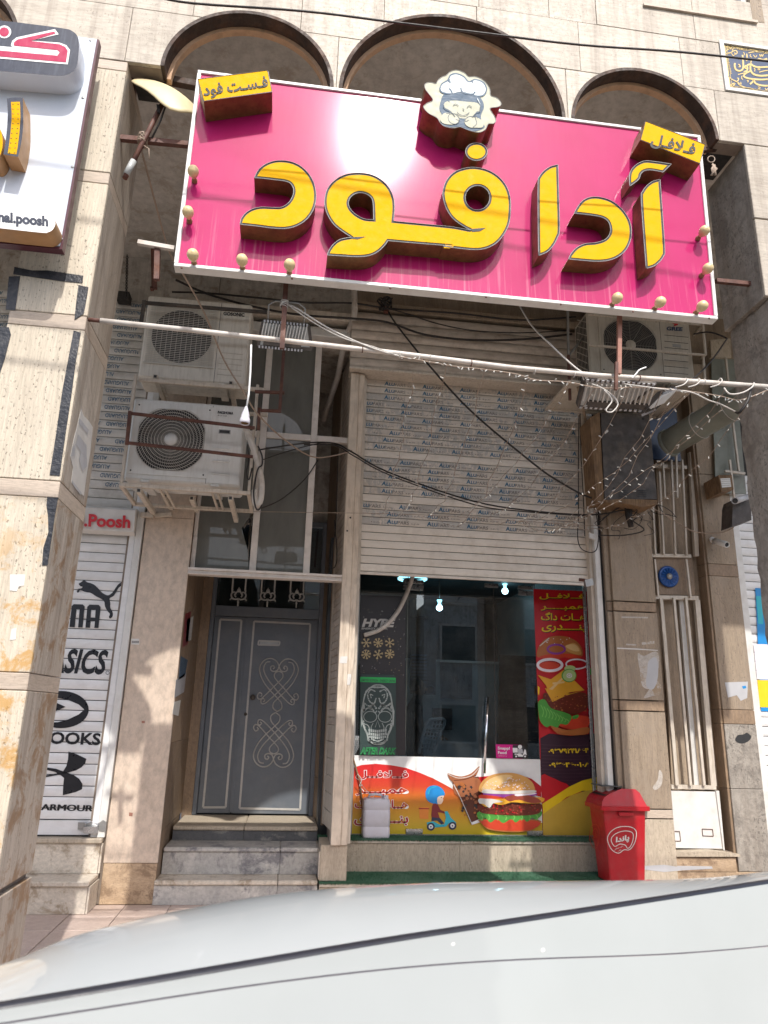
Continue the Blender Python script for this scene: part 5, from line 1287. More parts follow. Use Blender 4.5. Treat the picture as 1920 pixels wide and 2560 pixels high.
# cola
S.p('pr_cola', [(680, 1345), (845, 1310), (868, 1400), (840, 1480), (860, 1590), (800, 1612)]); S.p('pr_cola2', [(690, 1350), (840, 1318), (850, 1400), (720, 1440)], 3); S.p('pr_white', [(798, 1600), (858, 1575), (862, 1596), (804, 1614)])
S.p('pr_cola2', [(650, 1292), (690, 1302), (740, 1310), (800, 1290), (850, 1245), (840, 1285), (815, 1318), (760, 1335), (685, 1348)], 3); S.r('pr_pale', [(655, 1296), (720, 1320), (800, 1305), (848, 1256)], 4); S.r('pr_cola', [(690, 1335), (760, 1328), (830, 1302)], 5)
rr_ = random.Random(8)
for k in range(44):
    x, y = rr_.uniform(715, 830), rr_.uniform(1350, 1560); x += (y - 1350) * .15 - 12; r = rr_.uniform(6, 15); S.p(('pr_bund', 'pr_cola2', 'pr_dark')[k % 3], [(x + r * math.cos(a) * rr_.uniform(.6, 1.1), y + r * math.sin(a) * rr_.uniform(.6, 1.1)) for a in (0, 1.2, 2.4, 3.7, 5)])
S.r('pr_pale', [(690, 1360), (735, 1450), (800, 1600)], 4, n=0)
# burger
S.p('pr_bund', [(868, 1578), (1218, 1582), (1210, 1620), (1180, 1648), (1100, 1660), (980, 1656), (900, 1640), (872, 1610)], 3); S.p('pr_tom', [(880, 1585), (1215, 1590), (1190, 1640), (1060, 1652), (910, 1636)], 3)
S.p('pr_lett', [(836, 1540), (880, 1528), (940, 1548), (1010, 1540), (1090, 1552), (1160, 1535), (1240, 1528), (1236, 1560), (1200, 1580), (1180, 1570), (1150, 1596), (1120, 1572), (1080, 1600), (1050, 1578), (1000, 1604), (960, 1576), (920, 1600), (890, 1572), (850, 1582)], 3)
for x in (860, 905, 960, 1010, 1060, 1110, 1160, 1205): S.r('pr_lett2', [(x, 1548), (x + 12, 1566), (x + 4, 1585)], 8)
S.p('pr_meat', [(846, 1480), (900, 1470), (1060, 1480), (1230, 1478), (1240, 1520), (1210, 1548), (1100, 1556), (960, 1550), (870, 1540), (842, 1515)], 3)
for k in range(70): x, y = rr_.uniform(856, 1228), rr_.uniform(1484, 1545); r = rr_.uniform(4, 10); S.p('pr_meat2' if k % 3 else 'pr_red', [(x + r * math.cos(a) * rr_.uniform(.5, 1.1), y + r * .7 * math.sin(a)) for a in (0, 1.5, 3, 4.6)])
S.p('pr_cheese', [(850, 1440), (960, 1436), (1000, 1450), (1240, 1440), (1242, 1475), (1150, 1480), (1060, 1472), (990, 1490), (930, 1478), (900, 1502), (866, 1486)], 3); S.p('pr_pale', [(846, 1452), (900, 1446), (1000, 1468), (940, 1478), (915, 1508), (880, 1484), (850, 1478)], 3)
S.p('pr_purple', [(880, 1412), (1000, 1418), (1190, 1408), (1200, 1430), (1060, 1444), (900, 1434)], 3); S.p('pr_tom', [(858, 1425), (960, 1434), (1010, 1448), (900, 1450), (850, 1444)], 3); S.p('pr_meat2', [(1010, 1440), (1100, 1422), (1200, 1440), (1240, 1470), (1180, 1478), (1100, 1456), (1040, 1466)], 3); S.p('pr_onion', [(1080, 1420), (1200, 1412), (1195, 1422), (1090, 1434)], 3)
S.p('pr_bun', [(856, 1408), (852, 1370), (880, 1330), (930, 1300), (1000, 1288), (1070, 1290), (1140, 1312), (1185, 1350), (1200, 1390), (1196, 1412), (1100, 1420), (960, 1420)], 4); S.p('pr_bunl', [(870, 1400), (872, 1370), (920, 1324), (1000, 1300), (1060, 1308), (1020, 1340), (960, 1380), (930, 1412)], 4)
S.p('pr_pale', [(866, 1404), (900, 1390), (1000, 1402), (1190, 1396), (1192, 1412), (1050, 1420), (890, 1416)], 3)
for k in range(64):
    a, q = rr_.uniform(PI * 1.02, PI * 1.98), rr_.uniform(.25, .93); x, y = 1026 + 165 * q * math.cos(a), 1396 + 100 * q * math.sin(a); g_ = rr_.uniform(0, PI)
    S.p('pr_onion', [(x + 6 * math.cos(g_), y + 6 * math.sin(g_)), (x + 2.4 * math.cos(g_ + 1.5), y + 2.4 * math.sin(g_ + 1.5)), (x - 6 * math.cos(g_), y - 6 * math.sin(g_)), (x - 2.4 * math.cos(g_ + 1.5), y - 2.4 * math.sin(g_ + 1.5))])
S.done('burger_banner', gf)
# delivery app sticker
S = PR(PG - .016)
S.p('pr_mag', [(953, 1108), (1118, 1112), (1120, 1198), (957, 1196)]); S.p('pr_dark', [(1060, 1112), (1125, 1114), (1155, 1150), (1152, 1196), (1060, 1196)])
S.t('pr_white', 'Snapp!', (966, 1146), (1043, 1148), (966, 1122), .03); S.t('pr_white', 'Food', (968, 1169), (1022, 1170), (968, 1150), .03); S.t('pr_white', 'delivery', (970, 1184), (1024, 1185), (970, 1178), .0)
S.p('pr_white', [(1060, 1130), (1090, 1131), (1092, 1160), (1062, 1160)]); S.p('pr_white', circ(1106, 1124, 13, n=14)); S.p('pr_lgrey', [(1092, 1138), (1120, 1136), (1126, 1164), (1095, 1170)]); S.p('pr_white', [(1072, 1166), (1110, 1168), (1124, 1176), (1134, 1140), (1142, 1142), (1148, 1176), (1130, 1186), (1075, 1184)])
for x in (1082, 1138): S.p('pr_dark', circ(x, 1184, 12, n=14)); S.p('pr_white', circ(x, 1184, 6, n=10))
S.done('delivery_sticker', gf)
# tall red poster
S = PR(PG - .0012)
S.p('pr_red', [(1190, 132), (1524, 146), (1626, 1690), (1252, 1690)])
S.p('pr_plum', [(1233, 1070), (1290, 1040), (1420, 1055), (1580, 1040), (1608, 1400), (1242, 1420)])
for k in range(12): S.r('pr_plum2', [(1238, 1110 + k * 22), (1400, 1116 + k * 22), (1604, 1110 + k * 22)], 4, n=3)
S.p('pr_red', [(1240, 1304), (1290, 1310), (1360, 1342), (1416, 1372), (1330, 1430), (1252, 1482)], 2); S.p('pr_yellow', [(1250, 1520), (1246, 1482), (1330, 1430), (1420, 1372), (1500, 1335), (1600, 1312), (1612, 1400), (1500, 1400), (1400, 1440), (1300, 1520), (1250, 1560)])
S.p('pr_gold', [(1250, 1548), (1330, 1490), (1430, 1428), (1520, 1400), (1612, 1390), (1626, 1690), (1252, 1690)])
for txt, y0, y1, x0, x1 in (('فــلافــل', 198, 158, 1228, 1508), ('همبــــر', 268, 230, 1236, 1512), ('هــات داگ', 328, 276, 1238, 1516), ('بنــــدری', 402, 354, 1242, 1520)):
    S.t('pr_plum', txt, (x0 + 3, y0 + 5), (x1 + 3, y0 + 9), (x0 + 4, y1 + 4), .035, fa=True); S.t('pr_yellow', txt, (x0, y0), (x1, y0 + 4), (x0 + 1, y1), .022, fa=True)
S.p('pr_bund', [(1216, 560), (1222, 500), (1260, 450), (1320, 428), (1400, 432), (1460, 460), (1495, 505), (1494, 555), (1420, 540), (1300, 545)], 4); S.p('pr_bun', [(1380, 505), (1440, 470), (1480, 500), (1490, 545), (1430, 535)], 3); S.p('pr_bunl', [(1390, 490), (1450, 480), (1480, 520), (1440, 520)], 3)
S.p('pr_tom', [(1218, 562), (1300, 540), (1420, 540), (1494, 556), (1450, 570), (1380, 562), (1330, 580), (1280, 570)], 3); S.r('pr_pale', [(1290, 440), (1230, 490)], 5, n=0)
for k in range(10): x, y = rr_.uniform(1270, 1440), rr_.uniform(440, 480); S.p('pr_pale', circ(x, y, 3.2, n=6))
S.r('pr_purple', circ(1334, 510, 54, 28, 26), 12, True); 
S.p('pr_tom', circ(1290, 625, 75, 36, 20)); S.p('pr_dred', circ(1450, 610, 60, 30, 20)); S.r('pr_onion', circ(1294, 610, 76, 36, 28), 17, True); S.r('pr_onion', circ(1462, 604, 66, 30, 26), 9, True); S.p('pr_cuc', circ(1420, 632, 36, 20, 16))
S.p('pr_cheese', [(1218, 672), (1300, 700), (1380, 640), (1430, 690), (1512, 768), (1420, 780), (1310, 842), (1270, 740)], 0); S.p('pr_bunl', [(1290, 760), (1370, 690), (1376, 698), (1300, 776)]); S.p('pr_bunl', [(1310, 720), (1385, 712), (1386, 722), (1312, 732)])
S.p('pr_lett', circ(1414, 676, 47, 42, 24)); S.p('pr_cuc', circ(1416, 676, 41, 37, 24)); S.p('pr_onion', circ(1416, 676, 18, 16, 14))
for k in range(6): a = PI * k / 3; S.p('pr_cuc', circ(1416 + 9 * math.cos(a), 676 + 8 * math.sin(a), 3.5, n=7))
S.p('pr_meat', [(1252, 820), (1262, 785), (1330, 800), (1430, 782), (1518, 788), (1534, 840), (1520, 890), (1440, 920), (1340, 905), (1270, 868)], 3); S.p('pr_cheese', [(1262, 755), (1420, 790), (1512, 768), (1400, 800), (1310, 842)])
for k in range(60): x, y = rr_.uniform(1265, 1525), rr_.uniform(800, 900); r = rr_.uniform(4, 10); S.p('pr_meat2' if k % 4 else 'pr_bund', [(x + r * math.cos(a) * rr_.uniform(.5, 1.1), y + r * .6 * math.sin(a)) for a in (0, 1.5, 3, 4.6)])
S.p('pr_tom', [(1380, 940), (1530, 930), (1532, 1000), (1440, 1015), (1340, 985)], 3); S.p('pr_bund', [(1300, 985), (1400, 1018), (1532, 1000), (1534, 1040), (1440, 1052), (1340, 1040)], 3)
S.p('pr_lett', [(1222, 840), (1262, 826), (1300, 880), (1380, 905), (1426, 925), (1428, 950), (1400, 985), (1360, 980), (1340, 1004), (1300, 990), (1270, 1000), (1232, 960), (1222, 900)], 3); S.p('pr_lett', [(1438, 930), (1474, 922), (1470, 942), (1440, 950)], 2)
for k in range(9): x = 1236 + k * 20; S.r('pr_lett2', [(x, 860 + k * 11), (x + 18, 900 + k * 8), (x + 10, 935 + k * 5)], 6)
S.t('pr_yellow', '۰۹۳۷۹۲۴۱۸۶۴', (1284, 1168), (1540, 1162), (1284, 1130), .03); S.t('pr_yellow', '۰۹۳۶۴۶۰۰۱۰۸', (1288, 1254), (1546, 1250), (1288, 1216), .03)
S.p('pr_yellow', [(1218, 740), (1230, 752), (1226, 800), (1218, 790)]); S.p('pr_lett', [(1540, 640), (1556, 625), (1558, 670), (1545, 672)])
S.done('menu_poster', gf)
ho = thing('drain_hose', 'pale flexible hose curving behind the glass beside the energy drink sticker', 'hose', A(1010, 1480, 8.3))
MB().tube([A(*zg(*p), 8.02) for p in cr([(432, 45), (420, 90), (385, 180), (340, 270), (280, 345), (220, 390), (160, 412), (125, 422)], False, 5)], .026, 9).obj('tube', M['pipe'], ho)

# ------------------------------------------------------------ platform, turf, bin, jerrycan
pf = thing('shop_steps', 'two long beige stone steps below the glass shopfront', 'steps', (2, 7.5, 0))
for y0, y1, z0, z1, xs in ((7.36, 7.87, 0, .182, (.405, 2.42, 3.95)), (7.83, 8.12, .182, .487, (.408, 1.87, 3.44))):
    for x0, x1 in zip(xs[:-1], xs[1:]):
        bx('riser', x0 + .0015, x1 - .0015, y0 + .02, y0 + .05, z0 + .001, z1 - .034, M['beige'], pf, c=.002); bx('tread', x0 + .0015, x1 - .0015, y0, y1 - .001, z1 - .032, z1, M['marble'], pf, c=.006)
    bx('core', .43, xs[-1] - .02, y0 + .052, 8.14, max(0, z0 - .03), z1 - .035, M['mortar'], pf)
bx('step_end', .394, .404, 7.385, 8.03, .212, .45, M['marble'], pf); 
def turf(x0, x1, y0, y1, z, label, seed):
    b = bx('turf_mat', x0, x1, y0, y1, z, z + .010, M['turf']); tag(b, label, 'turf mat', 'green turf mats on the shop steps')
    r = random.Random(seed); m = MB(); n = 9000
    for i in range(n):
        x, y = r.uniform(x0, x1), r.uniform(y0, y1)
        if i < 2200: y = y0 - r.uniform(-.004, .010)
        a = r.uniform(0, PI); h = r.uniform(.010, .024); dx, dy = .0032 * math.cos(a), .0032 * math.sin(a); zz_ = z + .006 - (r.uniform(0, .018) if i < 2200 else 0)
        m.add([(x - dx, y - dy, zz_), (x + dx, y + dy, zz_), (x + r.uniform(-.01, .01), y + r.uniform(-.012, .006), zz_ + h)], [(0, 1, 2)])
    m.obj('turf_blades', M['turf'], b, recalc=False, kind='stuff')
turf(.402, 3.40, 7.822, 8.045, .488, 'dark green artificial turf strip on the upper shop step by the glass', 1)
turf(.404, 3.85, 7.352, 7.84, .183, 'pale green artificial turf strip on the lower shop step under the red bin', 2)

jc = thing('jerrycan', 'translucent pale lilac plastic jerrycan standing on the green turf', 'jerrycan', (1.0, 7.94, .498))
m = MB()
lv = [(.498, .92), (.505, .98), (.53, 1.0), (.60, 1.0), (.604, .97), (.612, .97), (.616, 1.0), (.76, 1.0), (.764, .975), (.772, .975), (.776, 1.0), (.83, 1.0), (.862, .96), (.875, .86), (.878, .6)]
ns = 36; vs = []
for z, s in lv:
    for x, y in rrect(-.142 * s, -.095 * s, .142 * s, .095 * s, .035 * s, 8): vs.append((.995 + x, 7.94 + y, z))
n = len(vs) // len(lv); m.add(vs, [(i * n + k, i * n + (k + 1) % n, (i + 1) * n + (k + 1) % n, (i + 1) * n + k) for i in range(len(lv) - 1) for k in range(n)], 0, True)
m.f.append(tuple(range((len(lv) - 1) * n, len(lv) * n))); m.mi.append(0); m.sm.append(False); m.obj('body', M['can'], jc)
MB().tube([(.91, 7.94, .868), (.925, 7.94, .905), (.99, 7.94, .915), (1.05, 7.94, .905), (1.07, 7.94, .868)], .014, 8).obj('handle', M['can'], jc)
MB().lathe([(.03, 0), (.03, .035), (.026, .04), (0, .04)], (1.09, 7.91, .868), (0, 0, 1), 14).obj('cap', M['can'], jc)
sk = thing('broom_stick', 'thin brown stick with string leaning behind the jerrycan', 'stick', A(915, 1995, 7.95))
MB().tube([A(912, 2080, 8.02), A(900, 1955, 8.02), A(880, 1886, 8.03)], .009, 7).obj('stick', M['wood'], sk)
MB().tube([A(*p, 7.9) for p in cr([(900, 1955), (912, 1972), (930, 1988), (938, 1996)], False, 5)], .003, 5).obj('string', M['cable_w'], sk); MB().tube([A(*p, 7.94) for p in cr([(894, 1935), (904, 1950), (898, 1965), (906, 1962)], False, 5)], .004, 5).obj('string', M['cable_w'], sk)

bn = thing('litter_bin', 'red plastic litter bin with white oval panda lettering beside the shop steps', 'bin', (3.42, 7.45, .20))
BX, BY = 3.415, 7.30
def ringbox(x0, x1, y0, y1, z, r): return [(x, y, z) for x, y in rrect(x0, y0, x1, y1, r, 4)]
def loft(rings, name, mat, parent, cap0=True, cap1=True, smooth=True):
    m = MB(); n = len(rings[0]); m.add([p for R0 in rings for p in R0], [(i * n + k, i * n + (k + 1) % n, (i + 1) * n + (k + 1) % n, (i + 1) * n + k) for i in range(len(rings) - 1) for k in range(n)], 0, smooth)
    if cap0: m.f.append(tuple(range(n))[::-1]); m.mi.append(0); m.sm.append(False)
    if cap1: m.f.append(tuple(range((len(rings) - 1) * n, len(rings) * n))); m.mi.append(0); m.sm.append(False)
    return m.obj(name, mat, parent)
b0, b1 = (3.228, 3.588, 7.27, 7.56), (3.188, 3.630, 7.24, 7.60)
loft([ringbox(*b0, .205, .02), ringbox(*b1, .875, .02)], 'body', M['red'], bn, smooth=False)
loft([ringbox(3.150, 3.668, 7.205, 7.64, .865, .03), ringbox(3.150, 3.668, 7.205, 7.64, .905, .03)], 'rim', M['red'], bn, smooth=False)
bx('grip', 3.33, 3.48, 7.205, 7.24, .815, .85, M['red'], bn, c=.006)
prof = [(3.165, .905), (3.175, .945), (3.205, .985), (3.26, 1.015), (3.40, 1.065), (3.545, 1.062), (3.585, 1.03), (3.64, .905)]
m = MB(); pr_f = [(x, 7.225 + (z - .905) * .25, z) for x, z in prof]; pr_b = [(x, 7.625 - (z - .905) * .25, z) for x, z in prof]; n = len(prof)
m.add(pr_f + pr_b, [tuple(range(n)), tuple(range(n, 2 * n))[::-1]] + [(i, n + i, n + i + 1, i + 1) for i in range(n - 1)]); m.obj('lid', M['red'], bn)
m = MB(); m.add([(3.215, 7.27, .995), (3.41, 7.275, 1.071), (3.41, 7.57, 1.071), (3.215, 7.575, .995)], [(0, 1, 2, 3)]); m.obj('lid_opening', M['acdark'], bn)
MB().bar((3.20, 7.42, 1.085), (3.42, 7.42, 1.082), .26, .008).obj('swing_flap', M['rim_silver'], bn, recalc=False)
def z8(x, y): return (1440 + x / 3.456, 1880 + y / 3.456)
BFp = (Vector((3.4, 7.2545, .55)), Vector((0, -1, -.045)).normalized())
m = MB()
for L in ([(273, 765), (278, 722), (308, 682), (360, 652), (430, 643), (490, 655), (521, 692), (514, 762), (488, 818), (455, 846), (415, 845), (372, 873), (332, 862), (298, 828)], [(305, 770), (312, 735), (345, 705), (400, 685), (455, 684), (492, 705), (492, 760), (470, 815), (445, 832), (425, 805), (380, 795), (335, 815)]):
    ribbon(m, [z8(*p) for p in cr(L, True, 5)], 1.9, BFp, 0, .003, True)
put_text(m, 'پاندا', z8(345, 800), z8(462, 778), z8(342, 735), BFp, bold=.045, shear=.1, lift=.003, fa=True); put_text(m, 'مان همگانی', z8(330, 852), z8(408, 818), z8(328, 838), BFp, bold=.03, lift=.003, fa=True); put_text(m, 'پاک', z8(362, 862), z8(392, 850), z8(361, 851), BFp, bold=.03, lift=.003, fa=True)
m.obj('logo_print', M['pr_pale'], bn, recalc=False, kind='stuff')
BLp = (Vector((3.208, 7.4, .55)), Vector((-1, 0, -.06)).normalized()); m = MB()
for L in ([(118, 720), (130, 650), (165, 625), (195, 650), (203, 730), (190, 800), (175, 830), (150, 825), (125, 780)], [(135, 730), (150, 680), (170, 662), (188, 690), (190, 760), (178, 810), (160, 780)]): ribbon(m, [z8(*p) for p in cr(L, True, 5)], 1.4, BLp, 0, .003, True)
put_text(m, 'پاندا', z8(148, 770), z8(182, 755), z8(146, 700), BLp, bold=.04, lift=.003, fa=True); m.obj('logo_print', M['pr_tom'], bn, recalc=False)

# ------------------------------------------------------------ right-hand piers and barred window
rw = thing('brown_pier', 'weathered brown stone pier behind the red bin with paint smears and painted sun patches', 'pier', (3.68, 7.3, 0))
ys = [(2210, 2048), (2046, 2024), (2022, 1779), (1777, 1752), (1750, 1531), (1529, 1506), (1504, 1180), (1178, 900), (898, 640)]
for k, (ya, yb) in enumerate(ys):
    za = 0.0 if k == 0 else A(1600, ya, 7.28).z; zb_ = A(1600, yb, 7.28).z; band = k in (1, 3, 5)
    e = .002 if band else 0; mt = M['band'] if k == 1 else M['reveal'] if band else (M['beige'] if k in (0,) else M['brown_stone'])
    bx('stone_slab', 3.445 + e, 3.938 - e, 7.28 + e, 7.31, za + .002, zb_ - .002, mt, rw, c=.003); bx('side_slab', 3.388, 3.4435, 7.314, 7.34, za + .002, zb_ - .002, mt, rw, c=.002); bx('side_slab', 3.4445 + e, 3.447, 7.312, 7.338, za + .002, zb_ - .002, mt, rw)
    bx('side_slab', 3.905, 3.936, 7.312, 7.50, za + .002, zb_ - .002, mt, rw, c=.002)
bx('core', 3.39, 3.904, 7.342, 7.60, 0, 6.0, M['mortar'], rw)
def smear_and_sun(pts, mat, y=7.278): slab('paint_smear_and_sun', pts, y, .0012, M[mat], rw)
smear_and_sun([(1554, 1541), (1620, 1542), (1620, 1546), (1554, 1545)], 'smear_and_sun'); smear_and_sun([(1566, 1609), (1592, 1611), (1591, 1614), (1565, 1613)], 'smear_and_sun'); smear_and_sun([(1604, 1606), (1636, 1602), (1636, 1609), (1605, 1612)], 'smear_and_sun'); smear_and_sun([(1543, 1619), (1590, 1621), (1644, 1625), (1645, 1627), (1588, 1624), (1543, 1622)], 'pr_pale')
smear_and_sun(cr([(1594, 1634), (1610, 1640), (1640, 1628), (1648, 1652), (1640, 1700), (1625, 1722), (1606, 1715), (1600, 1680)], n=3), 'smear_and_sun'); smear_and_sun(cr([(1622, 1652), (1642, 1645), (1645, 1690), (1634, 1722), (1616, 1715), (1618, 1680)], n=3), 'pr_lgrey', 7.2765)  # pale shapes colour in a sun patch together with the stain on it
smear_and_sun(cr([(1636, 1700), (1652, 1712), (1650, 1735), (1632, 1740), (1610, 1745), (1622, 1725)], n=3), 'smear_and_sun', 7.2770)
smear_and_sun(cr([(1648, 1925), (1656, 1935), (1654, 1962), (1640, 1975), (1632, 1968), (1644, 1950)], n=3), 'smear_and_sun')
smear_and_sun([(1610, 2165), (1660, 2162), (1700, 2168), (1705, 2176), (1660, 2180), (1612, 2174)], 'pr_lgrey'); smear_and_sun([(1668, 2164), (1780, 2166), (1782, 2172), (1700, 2176)], 'pr_lgrey', 7.36)
bw_ = thing('barred_window', 'narrow tall service window with cream bars, blue fan and white lower panel', 'window', (4.3, 7.5, .4))
def q4(name, pts, y, d, mat): return MB().prism([A(*p, y) for p in pts], (0, d, 0)).obj(name, M[mat], bw_)
def vbar(p, q, w, y, mat='cream'): MB().bar(A(*p, y), A(*q, y), w, .03, up=(0, 1, 0), c=.003).obj('bar', M[mat], bw_, recalc=False)
q4('back_panel', [(1627, 900), (1730, 905), (1800, 1975), (1680, 1975)], 7.56, .03, 'brown_stone')
q4('frame', [(1724, 1130), (1737, 1130), (1748, 1390), (1738, 1390)], 7.46, .05, 'cream'); q4('frame', [(1738, 1498), (1750, 1500), (1792, 1965), (1778, 1965)], 7.46, .05, 'cream')
q4('frame', [(1678, 1962), (1790, 1964), (1791, 1974), (1679, 1972)], 7.455, .055, 'cream'); q4('frame', [(1630, 1384), (1728, 1386), (1729, 1394), (1631, 1392)], 7.455, .05, 'cream'); q4('frame', [(1634, 1488), (1746, 1490), (1747, 1500), (1635, 1497)], 7.455, .05, 'cream')
vbar((1652, 1496), (1692, 1964), .040, 7.44); vbar((1684, 1494), (1726, 1964), .030, 7.44); vbar((1714, 1494), (1760, 1964), .030, 7.44)
q4('louvre_strip', [(1698, 1500), (1708, 1500), (1748, 1962), (1736, 1962)], 7.50, .03, 'white')
for a, b in (((1627, 1180), (1638, 1386)), ((1648, 1180), (1659, 1386)), ((1678, 1150), (1688, 1388)), ((1705, 1150), (1716, 1388)), ((1690, 1135), (1693, 1245)), ((1657, 1157), (1662, 1245))): vbar(a, b, .022, 7.44)
q4('frame', [(1635, 1160), (1718, 1164), (1718, 1172), (1636, 1168)], 7.47, .03, 'cream')
vbar((1636, 1398), (1645, 1490), .022, 7.44); vbar((1715, 1398), (1726, 1494), .022, 7.44)
q4('fan_board', [(1638, 1395), (1732, 1397), (1738, 1488), (1643, 1486)], 7.50, .03, 'reveal')
c = A(1670, 1442, 7.49)
MB().lathe([(.118, 0), (.125, .012), (.105, .03), (.095, .022), (0, .020)], c, (0, -1, 0), 28).obj('fan_ring', M['blue'], bw_)
m = MB()
for k in range(14):
    a = 2 * PI * k / 14; d = Vector((math.cos(a), 0, math.sin(a))); w = Vector((-math.sin(a), 0, math.cos(a)))
    m.add([c + d * .035 + w * .004 + Vector((0, -.034, 0)), c + d * .10 + w * .018 + Vector((0, -.040, 0)), c + d * .10 - w * .006 + Vector((0, -.026, 0)), c + d * .035 - w * .004 + Vector((0, -.028, 0))], [(0, 1, 2, 3)])
m.obj('fan_blade', M['blue'], bw_); MB().lathe([(0, .05), (.03, .046), (.036, .03), (.036, .02)], c, (0, -1, 0), 18).obj('fan_hub', M['dull_steel'], bw_)
q4('lower_panel', [(1677, 1977), (1788, 1979), (1808, 2122), (1690, 2120)], 7.47, .04, 'white'); q4('panel_stile', [(1790, 1977), (1798, 1977), (1812, 2126), (1809, 2126)], 7.455, .04, 'white')
m = MB(); c_ = [A(*z8(*p), 7.466) for p in ((1090, 665), (1180, 668), (1187, 728), (1095, 724))]
for i in range(4): m.bar(c_[i], c_[(i + 1) % 4], .006, .004, up=(0, 1, 0))
c_ = [A(*z8(*p), 7.466) for p in ((845, 685), (895, 686), (905, 770), (850, 770))]
for i in range(4): m.bar(c_[i], c_[(i + 1) % 4], .006, .004, up=(0, 1, 0))
m.obj('hatch_outline', M['rust'], bw_, recalc=False)
MB().prism([A(*z8(*p), 7.34) for p in ((858, 870), (1200, 858), (1418, 885), (1420, 905), (872, 905))], (0, .2, 0)).obj('sill', M['beige'], bw_)
bp = thing('base_wall', 'brown stone base course under the barred window', 'wall', (4.4, 7.36, 0))
bx('stone_slab', 3.942, 4.62, 7.362, 7.42, .285, .418, M['plinth'], bp, c=.003); bx('stone_slab', 3.942, 4.93, 7.355, 7.42, 0.0, .281, M['plinth'], bp, c=.003); bx('core', 3.942, 5.0, 7.422, 7.6, 0, .46, M['mortar'], bp)
r3 = thing('plastered_pier', 'brown plastered pier with a broken hole right of the barred window', 'pier', (4.85, 7.4, 0))
zs = [(.0, .28), (.284, 1.07), (1.074, 1.72), (1.724, 1.87), (1.874, 3.33), (3.334, 3.47), (3.474, 4.55), (4.554, 6.0)]
for k, (z0, z1) in enumerate(zs):
    mt = M['concrete'] if k in (1, 2) else M['reveal'] if k in (3, 5) else M['brown_stone']
    bx('stone_slab', 4.655, 5.02, 7.38, 7.42, z0, z1, mt, r3, c=.004); bx('side_slab', 4.628, 4.654, 7.40, 7.62, z0, z1, M['reveal'], r3, c=.002)
bx('core', 4.66, 5.02, 7.425, 7.7, 0, 6, M['mortar'], r3)
slab('hole', cr([(1838, 1850), (1845, 1838), (1858, 1836), (1868, 1832), (1878, 1842), (1872, 1852), (1860, 1858), (1848, 1858)], n=3), 7.378, .001, M['acdark'], r3)
slab('poster_scrap', [(1812, 1706), (1870, 1704), (1868, 1745), (1852, 1752), (1842, 1738), (1820, 1744)], 7.378, .001, M['pr_lgrey'], r3); slab('poster_scrap', [(1855, 1716), (1864, 1714), (1866, 1720), (1858, 1722)], 7.3765, .001, M['pr_blue'], r3)
rs = thing('roller_shutter', 'narrow white roller shutter at the right edge beyond the plastered pier', 'shutter', (5.6, 7.45, .3))
run(rs, 5.12, 6.3, 7.46, 4.6, .10, 43, lambda k: M['slatwhite']); bx('guide_rail', 5.03, 5.115, 7.41, 7.5, .3, 4.7, M['white'], rs, c=.004); bx('core', 5.03, 6.5, 7.5, 7.7, 0, 6, M['dark'], rs)
bx('bottom_step', 4.95, 6.3, 7.38, 7.5, 0, .29, M['beige'], rs)
S = PR(7.44)
S.mb.add([A(1888, 1470, 7.44), A(1960, 1472, 7.44), A(1975, 1780, 7.44), A(1903, 1778, 7.44)], [(0, 1, 2, 3)], S.mi('pr_blue')); S.k = 1
for p0, mt in (([(1884, 1610), (1960, 1612), (1970, 1700), (1893, 1698)], 'pr_onion'), ([(1893, 1700), (1970, 1702), (1978, 1770), (1900, 1768)], 'pr_yellow'), ([(1890, 1490), (1905, 1490), (1908, 1560), (1896, 1560)], 'pr_teal')): S.p(mt, p0, raw=True)
S.done('colour_poster', rs)
# ------------------------------------------------------------ clutter on the right: cage, cabinet, duct, cameras
cg = thing('ac_cage', 'rusty cream cage and tray around the beige air conditioner on the right', 'bracket', A(1500, 960, 6.7))
def cb_(p, q, y, y2=None, w=.022, mat='cream'): MB().bar(A(*p, y), A(*q, y2 or y), w, w).obj('bar', M[mat], cg, recalc=False)
cb_((1472, 863), (1764, 888), 6.68); cb_((1764, 888), (1757, 810), 6.68); cb_((1757, 812), (1470, 786), 6.69, None, .018); cb_((1764, 885), (1753, 897), 6.68, 7.4); cb_((1757, 815), (1733, 838), 6.68, 7.3)
cb_((1419, 777), (1421, 890), 6.75, None, .022, 'dull_steel'); cb_((1421, 890), (1469, 830), 6.75, 7.1, .018, 'dull_steel'); cb_((1421, 888), (1425, 1000), 6.75, None, .026, 'rust'); cb_((1758, 890), (1763, 960), 6.7, 6.7, .02, 'cream')
tz = A(1472, 965, 6.7).z - .03
tr = MB(); xa, xb = A(1430, 1003, 6.55).x, A(1722, 1000, 6.6).x
tr.box(xa, xb, 6.60, 7.3, tz, tz + .008); tr.obj('tray', M['acbody3'], cg, recalc=False)
for y in (6.58, 7.28): MB().bar((xa - .02, y, tz - .004), (xb, y, tz - .004), .035, .028).obj('bar', M['cream'], cg, recalc=False)
MB().bar((xa, 6.6, tz - .005), (xa, 7.27, tz - .005), .035, .026).obj('bar', M['cream'], cg, recalc=False); MB().bar((xb, 6.6, tz - .005), (xb, 7.27, tz - .005), .035, .026).obj('bar', M['cream'], cg, recalc=False)
MB().bar((xa + .12, 6.65, tz - .03), A(1466, 1057, 7.3), .03, .03).obj('strut', M['brown_stone'], cg, recalc=False)
for i in range(9): MB().bar(A(1443 - .2 * i, 800 + i * 16, 7.05), A(1468, 806 + i * 17, 6.83), .008, .008).obj('side_wire', M['acbody3'], cg, recalc=False)

